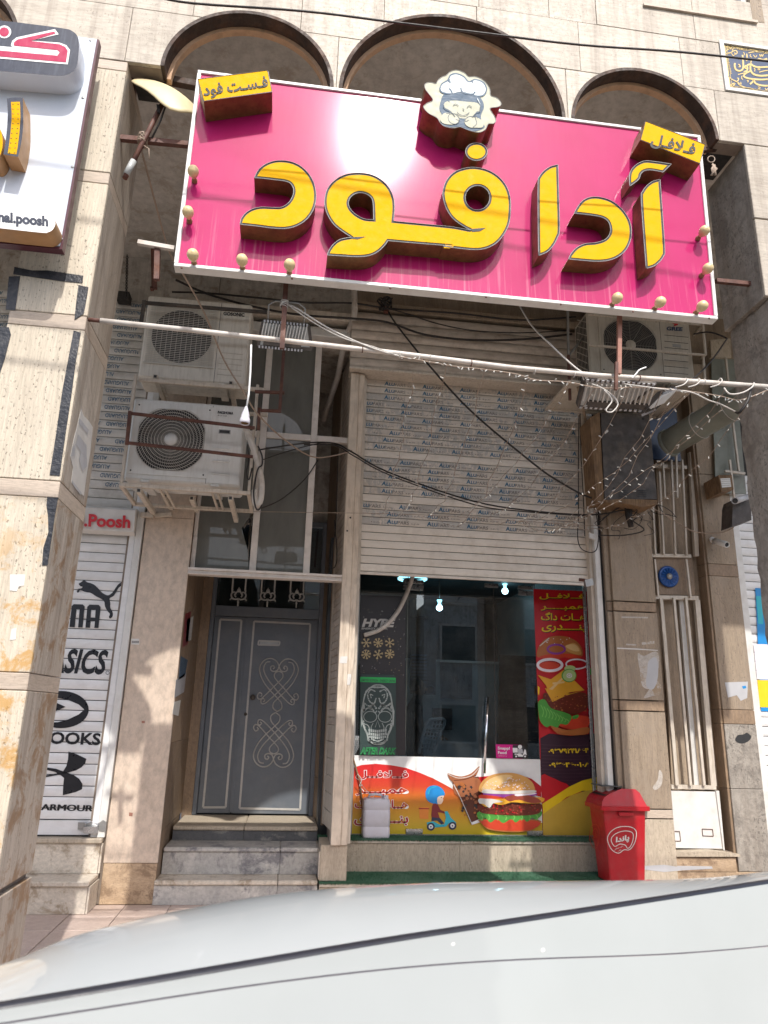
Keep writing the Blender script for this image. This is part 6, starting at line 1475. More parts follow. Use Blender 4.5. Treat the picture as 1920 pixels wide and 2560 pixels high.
cbx = thing('electric_cabinet', 'dark weathered metal cabinet in a wooden surround, hung on the brown pier', 'cabinet', A(1570, 1250, 7.0))
YC = 6.98
MB().prism([A(*p, YC) for p in ((1502, 1032), (1622, 1034), (1643, 1248), (1512, 1249))], (0, .25, 0)).obj('door', M['cabinet'], cbx)
MB().prism([A(*p, YC - .004) for p in ((1474, 1045), (1499, 1030), (1510, 1252), (1492, 1255), (1484, 1150))], (0, .28, 0)).obj('wood_side', M['wood'], cbx)
MB().prism([A(*p, YC - .02) for p in ((1512, 1250), (1560, 1247), (1645, 1250), (1640, 1262), (1606, 1268), (1560, 1258), (1514, 1256))], (0, .30, 0)).obj('wood_base', M['wood'], cbx)
for x, y in ((1608, 1047), (1535, 1222)): MB().lathe([(0, .003), (.016, .003), (.016, 0)], A(x, y, YC), (0, -1, 0), 12).obj('lock_hole', M['acdark'], cbx)
for k in range(4):
    for x0 in (1548, 1594): MB().bar(A(x0, 1226 + k * 5, YC - .002), A(x0 + 22, 1227 + k * 5, YC - .002), .010, .006).obj('vent_slot', M['acdark'], cbx, recalc=False)
MB().prism([A(*p, YC - .001) for p in ((1512, 1078), (1520, 1074), (1521, 1079), (1513, 1085))], (0, .001, 0)).obj('sticker', M['pr_pale'], cbx)
MB().tube([A(1570, 1256, 7.12), A(1572, 1290, 7.14), A(1578, 1318, 7.16)], [.05, .04, .03], 8).obj('cable_bundle', M['cable'], cbx)

du = thing('ventilation_duct', 'grey green round ventilation duct slanting up to the right pillar', 'duct', A(1680, 1110, 7.2))
pA, pB = A(1672, 1108, 7.25), A(1905, 972, 6.1)
ax = (pB - pA).normalized(); L = (pB - pA).length
MB().lathe([(.155, 0), (.155, L * .33), (.160, L * .34), (.160, L * .36), (.155, L * .37), (.155, L * .66), (.160, L * .67), (.160, L * .69), (.155, L * .7), (.155, L)], pA, ax, 28).obj('tube', M['green_duct'], du)
MB().lathe([(.150, .01), (0, .01)], pA, ax, 24, smooth=False).obj('mouth', M['acdark'], du)
MB().lathe([(.168, -.01), (.168, .03), (.150, .03), (.150, -.01)], pA, ax, 28).obj('collar', M['green_duct'], du)
for k in (.36, .69):
    MB().tube([pA + ax * (L * k + .05 * i) + (ax.orthogonal().normalized() * math.cos(a) + ax.cross(ax.orthogonal().normalized()) * math.sin(a)) * .163 for i in (0,) for a in [2 * PI * j / 20 for j in range(20)]], .004, 4, closed=True).obj('tie_wire', M['cable_w'], du)
bx('fan_recess', *sorted((A(1624, 1070, 7.5).x, A(1694, 1070, 7.5).x)), 7.49, 7.53, A(1660, 1150, 7.5).z, A(1660, 1020, 7.5).z, M['navy'], du)
sw = thing('side_window', 'grey green side window with thin vertical bars left of the concrete pillar', 'window', A(1830, 1200, 7.3))
MB().prism([A(*p, 7.33) for p in ((1778, 895), (1835, 898), (1866, 1235), (1790, 1232))], (0, .02, 0)).obj('pane', M['green_duct'], sw)
MB().prism([A(*p, 7.36) for p in ((1778, 895), (1835, 898), (1866, 1235), (1790, 1232))], (0, .02, 0)).obj('backing', M['green_duct'], sw)
for a, b in (((1814, 893), (1821, 960)), ((1830, 1040), (1847, 1178)), ((1824, 1150), (1836, 1250))): MB().bar(A(*a, 7.26), A(*b, 7.26), .022, .022).obj('bar', M['cream'], sw, recalc=False)
MB().bar(A(1812, 1178, 7.26), A(1862, 1184, 7.26), .025, .025).obj('bar', M['cream'], sw, recalc=False)
MB().prism([A(*p, 7.30) for p in ((1776, 850), (1826, 846), (1828, 895), (1778, 893))], (0, .05, 0)).obj('lintel', M['beige'], sw)
wb = thing('wooden_box', 'small wooden wall box with a torn paper label on the right pier', 'box', A(1800, 1230, 7.2))
MB().prism([A(*p, 7.05) for p in ((1796, 1188), (1829, 1187), (1834, 1224), (1804, 1230))], (0, .30, 0)).obj('case', M['wood'], wb)
MB().prism([A(*p, 7.045) for p in ((1801, 1196), (1825, 1195), (1828, 1217), (1805, 1219))], (0, .002, 0)).obj('label_paper', M['pr_pale'], wb)
m = MB()
for k in range(4): m.bar(A(1803, 1199 + k * 5, 7.0435), A(1826, 1198 + k * 5, 7.0435), .006, .001)
m.obj('label_print', M['wood'], wb, recalc=False)
jbx = thing('junction_box', 'dark brown junction box under the dome camera at the right pillar', 'box', A(1850, 1310, 6.9))
MB().prism([A(*p, 6.8) for p in ((1836, 1248), (1876, 1232), (1879, 1300), (1830, 1316), (1832, 1262))], (0, .2, 0)).obj('case', M['cabinet'], jbx)
c1 = thing('security_camera', 'small white bullet camera under the junction box on the far right pier', 'camera', A(1780, 1352, 7.3))
p, q = A(1786, 1352, 7.33), A(1818, 1362, 7.12); MB().lathe([(0, -.004), (.034, -.002), (.034, (q - p).length), (.028, (q - p).length), (.026, (q - p).length - .02)], p, q - p, 16).obj('housing', M['white'], c1)
MB().lathe([(.026, 0), (0, .004)], q - (q - p).normalized() * .012, q - p, 14).obj('lens', M['carglass'], c1); MB().lathe([(0, .012), (.035, .008), (.038, 0)], A(1781, 1350, 7.37), (0, -1, 0), 14).obj('mount', M['white'], c1); MB().tube([A(1781, 1350, 7.37), p + Vector((.02, 0, -.01))], .012, 8).obj('arm', M['white'], c1)
c2 = thing('security_camera', 'grey bullet camera beside the concrete pillar above the junction box', 'camera', A(1860, 1245, 6.7))
p, q = A(1866, 1243, 6.75), A(1837, 1252, 6.5); MB().lathe([(0, -.004), (.032, -.002), (.036, (q - p).length), (.030, (q - p).length), (.028, (q - p).length - .02)], p, q - p, 16).obj('housing', M['pr_lgrey'], c2)
MB().lathe([(.028, 0), (0, .004)], q - (q - p).normalized() * .012, q - p, 14).obj('lens', M['carglass'], c2); MB().tube([A(1866, 1243, 6.75), A(1874, 1240, 6.85)], .02, 8).obj('arm', M['dull_steel'], c2)

# ------------------------------------------------------------ long pole, floodlights, hanging socket
po = thing('steel_pole', 'long white painted steel pole spanning between the two pillars', 'pole', A(251, 802, 4.02))
pts = [A(x, y, 4.02) for x, y in ((251, 802), (500, 828), (760, 857), (1000, 884), (1280, 919), (1500, 939), (1700, 951), (1935, 968))]
MB().tube(pts, .0165, 12).obj('tube', M['pipe'], po); MB().tube([A(222, 799, 4.03), A(252, 802, 4.02)], .013, 8).obj('end_stub', M['rust'], po)
for i, (x, y) in enumerate(((906, 874), (999, 887), (1075, 894), (1178, 908), (1336, 928), (1435, 936), (1598, 945), (1760, 955))):
    p = A(x, y, 4.02); MB().tube([p + Vector((0, math.cos(a) * .019, math.sin(a) * .019)) for a in [2 * PI * k / 10 for k in range(10)]], .0035, 5, closed=True).obj('tie_wire', M['cable_w'] if i % 3 else M['rust'], po)
rb = thing('rusty_strut', 'rusty vertical strut from the pink sign to the left floodlight', 'strut', A(710, 700, 4.0))
MB().bar(A(716, 692, 3.97), A(705, 872, 3.97), .030, .022).obj('bar', M['rust'], rb, recalc=False)
m = MB()
for k in range(5): 
    c = A(712 - k * .6, 752 + k * 4, 3.97); m.tube([c + Vector((math.cos(a) * .024, math.sin(a) * .020, .006 * math.sin(a + k))) for a in [2 * PI * j / 10 for j in range(10)]], .003, 4, closed=True)
m.obj('wire_wrap', M['cable_w'], rb)
rb2 = thing('rusty_strut', 'pinkish primed strut from the pink sign to the right floodlight', 'strut', A(1546, 780, 4.0))
MB().bar(A(1549, 775, 3.97), A(1547, 935, 3.97), .028, .022).obj('bar', M['rustlight'], rb2, recalc=False); MB().bar(A(1541, 906, 3.96), A(1540, 975, 3.96), .020, .018).obj('bar_end', M['rust'], rb2, recalc=False)
def flood(label, quad, y, tilt_d, nf, ctr):
    t = thing('floodlight', label, 'floodlight', A(*ctr, y)); c = [A(*p, y) for p in quad]; d = Vector(tilt_d)
    c[2] += d; c[3] += d                                                    # lower edge further in: the back of the lamp faces the street
    u = (c[1] - c[0]); v = (c[3] - c[0]); n = u.cross(v).normalized()
    if n.y > 0: n = -n
    MB().prism(c, -n * .035).obj('housing', M['pvcgrey'], t)
    m = MB()
    for k in range(nf):
        a = c[0] + u * ((k + .5) / nf) + v * .06; b = c[0] + u * ((k + .5) / nf) + v * .70; m.bar(a + n * .012, b + n * .012, .006, .028, up=n)
    m.obj('cooling_fins', M['pr_pale'], t, recalc=False)
    MB().prism([c[0] + u * .1 + v * .72 + n * .001, c[0] + u * .93 + v * .72 + n * .001, c[0] + u * .93 + v * .92 + n * .001, c[0] + u * .1 + v * .92 + n * .001], n * .014).obj('driver_box', M['cabinet'], t)
    m = MB()
    for i in range(4): m.bar(c[i] - n * .02, c[(i + 1) % 4] - n * .02, .020, .045, up=n)
    m.obj('rim', M['cabinet'], t, recalc=False)
    m = MB()
    for k in range(14): 
        for vv in (-.01, 1.01): m.bar(c[0] + u * ((k + .2) / 14) + v * vv + n * .006, c[0] + u * ((k + .7) / 14) + v * vv + n * .006, .016, .006, up=n)
    m.obj('rim_slots', M['pr_lgrey'], t, recalc=False, kind='stuff'); MB().prism([p - n * .036 for p in (c[0] * .96 + c[2] * .04, c[1] * .96 + c[3] * .04, c[2] * .96 + c[0] * .04, c[3] * .96 + c[1] * .04)], -n * .003).obj('lamp_glass', M['glass'], t)
    return t, c, n
t, c, n = flood('white finned floodlight wired to the pole below the left half of the sign', [(658, 803), (772, 814), (780, 859), (644, 852)], 4.06, (0, .07, 0), 15, (712, 832))
MB().tube([c[0] + Vector((.03, 0, 0)), c[0] + Vector((.03, -.05, .09)), c[0] + Vector((.07, -.06, .115)), c[1] + Vector((-.07, -.06, .115)), c[1] + Vector((-.03, -.05, .09)), c[1] + Vector((-.03, 0, 0))], .006, 6).obj('yoke', M['dull_steel'], t)
t, c, n = flood('white finned floodlight lying tilted under the pole at the right', [(1462, 950), (1640, 962), (1590, 994), (1476, 985)], 4.10, (0, .20, .0), 15, (1550, 970))
t, c, n = flood('small grey floodlight pointing down near the pole, right of the other two', [(1655, 985), (1690, 970), (1640, 1022), (1612, 1030)], 4.25, (0, .05, 0), 6, (1650, 1000))
so = thing('lamp_socket', 'white empty lamp socket hanging on a cord from the pole', 'lamp socket', A(612, 1060, 4.05))
MB().tube([A(628, 862, 4.02), A(626, 930, 4.04), A(622, 985, 4.05), A(616, 1020, 4.05)], .006, 7).obj('cord', M['pr_white'], so)
MB().lathe([(.006, 0), (.010, .01), (.016, .03), (.024, .055), (.026, .075), (.031, .085), (.032, .105), (.029, .115), (.024, .112), (.02, .08), (0, .08)], A(616, 1016, 4.05), (A(611, 1062, 4.05) - A(616, 1016, 4.05)), 18).obj('socket', M['can'], so)
MB().lathe([(.023, .110), (.019, .088), (0, .082)], A(616, 1016, 4.05), (A(611, 1062, 4.05) - A(616, 1016, 4.05)), 16).obj('contact', M['brass'], so)

# ------------------------------------------------------------ cables
def cable(label, pts, r, mat, y=None, name='cable', n=5, cat='cable', group=None):
    P = [A(p[0], p[1], p[2] if len(p) > 2 else y) for p in pts]; Q = cr([tuple(v) for v in P], False, n)
    o = MB().tube(Q, r, 6).obj(name, M[mat]); rebase(o, P[0]); tag(o, label, cat, group); return o
cable('thick black overhead cable crossing the top of the photo', [(380, -12, 3.2), (480, 8, 3.2), (760, 28, 3.2), (980, 55, 3.2), (1200, 82, 3.2), (1450, 112, 3.2), (1700, 130, 3.2), (2000, 162, 3.2)], .0065, 'cable')
for k, (yy, zz_, w_) in enumerate(((1.3, 7.05, 'lowest'), (1.25, 6.86, 'second lowest'), (1.2, 6.12, 'nearest'), (1.15, 8.0, 'highest'))):
    o = MB().tube(sag((-14, yy + .6, zz_ + .35), (14, yy - .4, zz_ + .30), .35, 20), .011, 6).obj('overhead_cable', M['cable']); rebase(o, (-14, yy + .6, zz_ + .35)); tag(o, w_ + ' of four utility cables strung along the street above the camera', 'cable', 'utility cables along the street')
cable('black cable running from the knot under the sign down to the dark cabinet', [(968, 772, 7.2), (990, 810, 7.1), (1075, 916, 6.9), (1180, 1030, 6.9), (1335, 1160, 7.0), (1400, 1205, 7.05), (1475, 1244, 7.1), (1560, 1262, 7.1)], .011, 'cable')
cable('black cable sagging across the shutter from the left jamb', [(645, 1125, 7.4), (760, 1108, 7.35), (835, 1108, 7.3), (880, 1130, 7.25), (970, 1180, 7.25), (1180, 1252, 7.25), (1338, 1278, 7.25), (1480, 1287, 7.2), (1560, 1275, 7.1)], .009, 'cable')
cable('black cable just below the other one across the shutter', [(760, 1112, 7.36), (838, 1114, 7.3), (885, 1140, 7.24), (975, 1188, 7.24), (1180, 1260, 7.24), (1300, 1278, 7.24), (1470, 1290, 7.2)], .007, 'cable')
cable('black cable along the wall ledge, upper of two left of the knot', [(430, 730, 7.2), (520, 733, 7.2), (640, 744, 7.2), (760, 756, 7.2), (880, 758, 7.2), (962, 770, 7.2), (1040, 776, 7.2), (1150, 784, 7.2), (1300, 800, 7.2), (1440, 792, 7.2)], .012, 'cable')
cable('black cable along the wall ledge, lower of two left of the knot', [(440, 700, 7.2), (520, 735, 7.15), (640, 768, 7.15), (760, 788, 7.15), (880, 796, 7.15), (970, 806, 7.2), (1060, 836, 7.2), (1180, 850, 7.2), (1310, 848, 7.2), (1430, 835, 7.2)], .014, 'cable')
cable('thin black cable from the knot to the right along the shutter housing', [(966, 770, 7.18), (1020, 785, 7.2), (1090, 808, 7.2), (1180, 826, 7.2), (1300, 832, 7.2), (1420, 826, 7.2)], .008, 'cable')
cable('brown black wire loop hanging down the right jamb', [(1448, 1010, 7.3), (1446, 1150, 7.28), (1446, 1290, 7.28), (1444, 1340, 7.28), (1452, 1370, 7.28), (1475, 1381, 7.28), (1492, 1372, 7.28), (1496, 1330, 7.28), (1490, 1280, 7.28)], .006, 'cable')
cable('second dark wire down beside the right jamb', [(1450, 1000, 7.29), (1452, 1120, 7.29), (1458, 1240, 7.29), (1462, 1340, 7.29)], .006, 'cable')
cable('dark wire looping down the reveal left of the cream jamb', [(845, 1130, 7.6), (842, 1240, 7.6), (838, 1330, 7.6), (826, 1400, 7.6), (824, 1418, 7.6), (838, 1416, 7.6), (842, 1380, 7.6), (836, 1300, 7.6)], .006, 'cable')
cable('tan cord slanting from the dish pole past the sign to the left shelf', [(352, 368, 4.28), (420, 620, 5.0), (455, 680, 5.2), (512, 785, 5.6), (560, 900, 5.9), (612, 985, 6.0), (640, 1030, 6.1), (700, 1090, 6.6), (775, 1140, 7.0), (830, 1140, 7.2), (880, 1126, 7.3)], .0075, 'cable_t')
cable('white wire from the left floodlight sloping along to the pole', [(716, 760, 4.0), (740, 770, 4.0), (820, 820, 4.0), (900, 858, 4.0), (960, 880, 4.0), (1010, 893, 4.02)], .006, 'cable_w')
cable('second white wire twisted from the left floodlight to the pole', [(722, 764, 3.99), (790, 810, 3.99), (860, 846, 4.0), (930, 866, 4.0), (985, 886, 4.0)], .004, 'cable_w')
cable('white wire from under the sign slanting to the pole at the right', [(1297, 760, 4.2), (1330, 815, 4.15), (1380, 865, 4.1), (1430, 912, 4.05), (1462, 936, 4.02)], .006, 'cable_w')
cable('white wire curling from the right floodlight cluster', [(1510, 975, 4.0), (1530, 1000, 4.0), (1515, 1025, 4.0), (1530, 1030, 4.0), (1545, 1010, 4.0), (1530, 988, 4.0), (1505, 970, 4.0), (1480, 960, 4.0)], .0045, 'cable_w')
cable('white wire sticking up from the right floodlight', [(1580, 945, 4.0), (1590, 935, 4.0), (1598, 925, 4.0), (1615, 918, 4.0)], .005, 'pr_white')
cable('white insulated wire from the right floodlight out to the pillar', [(1560, 960, 4.0), (1650, 972, 4.0), (1725, 980, 4.0), (1770, 1000, 4.0), (1800, 1010, 4.05), (1840, 1030, 4.1)], .005, 'cable_w')
cable('thick black wire from the pole end down the concrete pillar', [(1878, 965, 4.0), (1870, 1000, 3.98), (1850, 1030, 4.0), (1840, 1030, 4.1)], .009, 'cable')
cable('blue grey wire hanging in a loop below the pole at the right pillar', [(1810, 970, 3.99), (1825, 985, 3.97), (1855, 982, 3.97), (1880, 968, 3.97), (1885, 957, 4.0)], .0055, 'cable_w')
for k, x in enumerate((1718, 1750, 1805)):
    cable('grey wire coil wrapped round the pole, ' + ('left', 'middle', 'right')[k] + ' one of three near the right pillar', [(x - 30, 968, 3.99), (x - 10, 962, 3.975), (x, 952, 3.985), (x - 4, 946, 4.02), (x - 12, 956, 4.04)], .0045, 'cable_w', name='wire_coil')
cable('brown wire from the roof of the right niche down to the pole', [(1818, 846, 6.6), (1780, 900, 5.6), (1725, 955, 4.1)], .008, 'cable')
cable('thin level wire across the whole shopfront at mid height', [(500, 1277, 7.28), (760, 1281, 7.28), (1000, 1285, 7.28), (1200, 1296, 7.28), (1440, 1312, 7.26), (1560, 1316, 7.2)], .003, 'cable_t')
cable('black wire curving over the cabinet base to the pier', [(1500, 1305, 7.2), (1530, 1280, 7.15), (1560, 1268, 7.1), (1580, 1300, 7.1), (1610, 1325, 7.15), (1560, 1338, 7.2), (1495, 1338, 7.25)], .007, 'cable')
cable('loose grey wires below the cabinet reaching the small camera', [(1590, 1262, 7.1), (1640, 1275, 7.1), (1700, 1310, 7.2), (1740, 1330, 7.25), (1800, 1332, 7.2), (1835, 1318, 7.1)], .006, 'cable_t')
cable('dark wires below the sign at the right corner', [(1735, 835, 5.8), (1770, 830, 5.6), (1800, 838, 5.4), (1815, 845, 5.2)], .008, 'cable')
cable('black wire fan inside the tall window frame, upper', [(655, 1150, 7.42), (720, 1128, 7.42), (800, 1108, 7.4), (838, 1108, 7.35)], .006, 'cable')
cable('black wire fan inside the tall window frame, lower', [(640, 1275, 7.42), (700, 1250, 7.42), (760, 1200, 7.42), (795, 1150, 7.42)], .007, 'cable')
kn = thing('cable_knot', 'tangled black cable knot clipped to the wall just under the sign', 'cable knot', A(965, 760, 7.2))
m = MB(); rr_ = random.Random(6)
for k in range(9):
    c = A(965 + rr_.uniform(-10, 8), 758 + rr_.uniform(-8, 12), 7.18); m.tube([c + Vector((math.cos(a) * rr_.uniform(.03, .06), math.sin(a) * .03, math.sin(a + k) * .05)) for a in [2 * PI * j / 9 for j in range(9)]], .010, 5, closed=True)
m.obj('loops', M['cable'], kn); MB().prism([A(*p, 7.16) for p in ((960, 765), (972, 766), (971, 778), (961, 777))], (0, .06, 0)).obj('clip', M['rust'], kn)
mess = thing('wire_tangle', 'tangle of thin wires hanging under the dark cabinet', 'wire tangle', A(1600, 1290, 7.15)); m = MB()
for k in range(12):
    x, y = rr_.uniform(1530, 1640), rr_.uniform(1255, 1300); Q = [A(x, y, 7.1)]
    for j in range(4): x += rr_.uniform(-25, 28); y += rr_.uniform(-4, 22); Q.append(A(x, y, 7.1 + rr_.uniform(-.05, .05)))
    m.tube(cr([tuple(v) for v in Q], False, 4), rr_.uniform(.003, .006), 5)
m.obj('wires', M['cable'], mess)

# ------------------------------------------------------------ strings of small lamps from the shopfront wire up to the pole
starts = [(956, 1284), (996, 1286), (1046, 1288), (1093, 1290), (1137, 1292), (1181, 1294), (1222, 1297), (1295, 1301), (1324, 1305), (1374, 1307), (1419, 1313), (1300, 1300), (1360, 1306)]
ends = [(1033, 925), (1118, 903), (1215, 914), (1322, 928), (1432, 940), (1500, 945), (1580, 948), (1662, 955), (1740, 960), (1815, 965), (1895, 970), (1700, 958), (1860, 968)]
words = ['first', 'second', 'third', 'fourth', 'fifth', 'sixth', 'seventh', 'ninth', 'eleventh', 'twelfth', 'thirteenth', 'eighth', 'tenth']
for i, (a, b) in enumerate(zip(starts, ends)):
    p, q = A(*a, 7.27), A(*b, 4.02) - Vector((0, 0, .012))
    L = sag(p, q, .16 + .10 * (i % 4), 16, .018)
    sl_ = thing('light_string', words[i] + ' thin string of small clear lamps from the left, pole down to shutter', 'light string', q, 'light strings between pole and shutter')
    MB().tube(L, .0026, 4, cap=False).obj('wire', M['cable_t'], sl_)
    m = MB(); rr_ = random.Random(i)
    for k in range(1, 26):
        t_ = k / 26 * 16; j = min(15, int(t_)); c = L[j].lerp(L[j + 1], t_ - j); d = Vector((rr_.uniform(-1, 1), rr_.uniform(-.6, .6), rr_.uniform(-.9, .5))).normalized()
        m.bar(c, c + d * .026, .006, .006)
    m.obj('mini_lamps', M['minibulb'], sl_, recalc=False, kind='stuff')
dr_ = thing('light_string', 'string of small lamps draped along the pole above the shutter', 'light string', A(1000, 900, 4.02), 'light strings between pole and shutter')
L = [A(x, y, 4.0) for x, y in cr([(1000, 892), (1060, 902), (1130, 915), (1200, 922), (1290, 935), (1340, 950), (1420, 955), (1500, 970), (1600, 968), (1700, 975), (1800, 990), (1850, 1000), (1920, 975)], False, 5)]
MB().tube(L, .004, 4).obj('wire', M['cable_t'], dr_); m = MB(); rr_ = random.Random(33)
for c in L[::1]: m.bar(c, c + Vector((rr_.uniform(-1, 1), rr_.uniform(-.5, .5), rr_.uniform(-1, .2))).normalized() * .024, .005, .005)
m.obj('mini_lamps', M['minibulb'], dr_, recalc=False, kind='stuff')

# ------------------------------------------------------------ brackets behind the sign, dish on a stick
sf = thing('sign_brackets', 'rusty steel bracket tubes behind the left edge of the pink sign', 'bracket', A(300, 345, 4.2))
def sb(p, q, y, y2=None, w=.035, mat='rust'): MB().bar(A(*p, y), A(*q, y2 or y), w, w).obj('tube', M[mat], sf, recalc=False)
sb((294, 345), (470, 362), 4.10); sb((339, 170), (320, 360), 4.45, 4.45, .04, 'rust'); sb((400, 196), (500, 216), 4.2, 4.2, .05, 'rim'); sb((345, 606), (436, 622), 4.3, 4.3, .03, 'pipe'); sb((394, 612), (392, 700), 4.32, 4.32, .035)
sb((1748, 376), (1802, 372), 4.1, 4.1, .03, 'rim'); sb((1790, 702), (1930, 716), 4.15, 4.15, .03, 'rust')
ds = thing('reflector_dish', 'curved cream dish on a rusty stick tied to the bracket left of the sign', 'dish', A(420, 232, 4.05))
c = A(423, 231, 4.05); e1 = (A(480, 268, 4.0) - A(366, 186, 4.12)); hl = e1.length / 2; e1.normalize()
vw = (c - Vector((0, 0, H))).normalized(); vw = (vw - e1 * vw.dot(e1)).normalized(); nq = e1.cross(vw).normalized(); nq = nq if nq.z < 0 else -nq; e2 = (vw * .955 + nq * -.296).normalized(); nrm = e1.cross(e2).normalized(); nrm = nrm if nrm.z < 0 else -nrm; m = MB(); vs = []; N1, N2 = 10, 24
for side in (0, 1):
    for i in range(N1 + 1):
        for k in range(N2):
            r = i / N1; a = 2 * PI * k / N2; q = abs(math.cos(a)) ** 4 + abs(math.sin(a)) ** 4; rr = r / q ** .25
            vs.append(c + e1 * hl * rr * math.cos(a) + e2 * .17 * rr * math.sin(a) - nrm * (.05 * (rr * rr - .6) * -1) + nrm * (.008 if side else 0))
B_ = (N1 + 1) * N2
fs = [(s * B_ + i * N2 + k, s * B_ + i * N2 + (k + 1) % N2, s * B_ + (i + 1) * N2 + (k + 1) % N2, s * B_ + (i + 1) * N2 + k) for s in (0, 1) for i in range(N1) for k in range(N2)] + [(N1 * N2 + k, N1 * N2 + (k + 1) % N2, B_ + N1 * N2 + (k + 1) % N2, B_ + N1 * N2 + k) for k in range(N2)]
m.add(vs, fs, 0, True); m.obj('dish', M['dish'], ds)
MB().tube([A(418, 236, 4.05), A(312, 446, 4.05)], .017, 8).obj('stick', M['rust'], ds); MB().tube([A(334, 402, 4.048), A(315, 437, 4.05)], .021, 10).obj('grip_sleeve', M['pvcgrey'], ds); MB().tube([A(414, 229, 4.04), A(417, 255, 4.03), A(402, 300, 4.03), A(380, 345, 4.04)], .007, 6).obj('lead', M['cable'], ds)
MB().prism([A(*p, 4.02) for p in ((391, 260), (400, 262), (399, 280), (393, 279))], (0, .02, 0)).obj('clip', M['cable'], ds); m = MB(); rr_ = random.Random(9)
for k in range(6): 
    cc = A(357, 350, 4.07); m.tube([cc + Vector((math.cos(a) * .03, math.sin(a) * .045, math.cos(a + k) * .03)) for a in [2 * PI * j / 9 for j in range(9)]], .004, 4, closed=True)
m.tube([A(357, 362, 4.05), A(372, 372, 4.04), A(373, 398, 4.04)], .004, 5); m.obj('binding_wire', M['cable_t'], ds)
tg = thing('wire_tangle', 'dusty grey wire bundle hanging at the top right corner of the sign', 'wire tangle', A(1780, 400, 4.1)); m = MB()
m.tube([A(1778 + 9 * math.cos(a), 398 + 8 * math.sin(a), 4.05) for a in [2 * PI * j / 14 for j in range(14)]], .004, 5, closed=True)
for k in range(7): m.tube([A(1783 + rr_.uniform(-4, 6), 408 + rr_.uniform(0, 8), 4.05), A(1786 + rr_.uniform(-8, 8), 422, 4.05), A(1784 + rr_.uniform(-8, 8), 438, 4.05)], .006, 5)
m.obj('loops', M['cable_t'], tg)
# ------------------------------------------------------------ the pink shop sign
SN = Vector((0.013, -1.0, 0.052)).normalized()
SP = (Vector((.95, 3.88, 5.03)), SN)
sg = thing('shop_sign', 'large glossy pink shop sign with raised yellow Persian letters and a white frame', 'sign', (.93, 3.9, 4.28))
corner = [(495, 178), (1749, 341), (1793, 800), (435, 667)]
C4 = [A(*p, SP) for p in corner]
MB().prism([C4[0].lerp(C4[2], .006), C4[1].lerp(C4[3], .006), C4[2].lerp(C4[0], .006), C4[3].lerp(C4[1], .006)], -SN * .05).obj('panel', M['magenta'], sg)
for i in range(4):
    a, b = C4[i], C4[(i + 1) % 4]; d = (b - a).normalized(); inn = SN.cross(d) if (SN.cross(d)).dot((C4[0] + C4[1] + C4[2] + C4[3]) / 4 - a) > 0 else -SN.cross(d)
    m_ = (a + b) / 2 + inn * .011 - SN * .022
    MB().obox(m_.x, m_.y, m_.z, d * ((b - a).length / 2 - (.022 if i % 2 else 0)), inn * .0125, SN * .034, 0, .003).obj('frame_strip', M['white'], sg, recalc=False)
for a, b in (((600, 240), (560, 640)), ((960, 280), (930, 690)), ((1350, 330), (1350, 740)), ((1660, 370), (1690, 770))): MB().bar(A(*a, 4.0), A(*b, 4.0), .04, .04).obj('back_strut', M['rust'], sg, recalc=False)
for x in (.0, 1.0, 2.0): MB().bar((x, 3.93, 4.33), (x + .1, 4.3, 5.0), .03, .03).obj('back_strut', M['rust'], sg, recalc=False)
m = MB()
for x, y in ((455, 671), (730, 698), (975, 722), (1214, 744), (1400, 762), (1580, 780), (1770, 797)):
    m.lathe([(0, .004), (.007, .003), (.007, 0)], A(x, y, SP) + SN * .012 - Vector((0, 0, .006)), SN, 8)
m.obj('frame_rivet', M['rust'], sg, kind='stuff')
MB().prism([C4[0].lerp(C4[2], .006) - SN * .052, C4[1].lerp(C4[3], .006) - SN * .052, C4[2].lerp(C4[0], .006) - SN * .052, C4[3].lerp(C4[1], .006) - SN * .052], -SN * .003).obj('back_sheet', M['dull_steel'], sg)
def za(x, y): return (430 + x / 2.37, 140 + y / 2.37)
def zb2(x, y): return (1080 + x / 2.242, 280 + y / 2.242)
LD = .125
def letter(name, outline, holes=(), wedges=(), par=sg, face='yellow', depth=LD, ins=5.0, inset_holes=True, side='brass', smooth=True, rim='rim_silver', edge=True):
    """raised channel letter: brass sides, dull rim, coloured acrylic face set in it"""
    fp = pl_off(SP, depth)
    loops = [pxs(outline, fp)] + [pxs(h, fp) for h in holes]
    root = MB()
    dep = -SN * (depth - .002)
    # sides only
    for L in loops:
        n = len(L); root.add(L + [p + dep for p in L], [(i, (i + 1) % n, n + (i + 1) % n, n + i) for i in range(n)], 0)
    ro = root.obj(name, M[side], par)
    m = MB(); m.prism([[p - SN * .004 for p in L] for L in loops], (0, 0, 0)); m.obj('rim_face', M[rim], ro, recalc=True)
    m = MB(); m.prism([pxs(inset(outline, ins), pl_off(SP, depth - .001))] + [pxs(inset(h, -ins), pl_off(SP, depth - .001)) for h in holes], (0, 0, 0)); m.obj('acrylic_face', M[face], ro)
    if edge:
        m = MB()
        for L in [outline] + list(holes): m.tube(pxs(L, fp), .0022, 4, closed=True)
        m.obj('edge_trim', M['rim_line'], ro)
    if wedges:
        m = MB()
        for W in wedges: m.prism(pxs(W, pl_off(SP, depth + .0006)), (0, 0, 0))
        m.obj('notch', M[rim], ro)
    return ro
def prep(pts, f, corners=(), n=5): return cr([f(*p) for p in pts], True, n, corners)
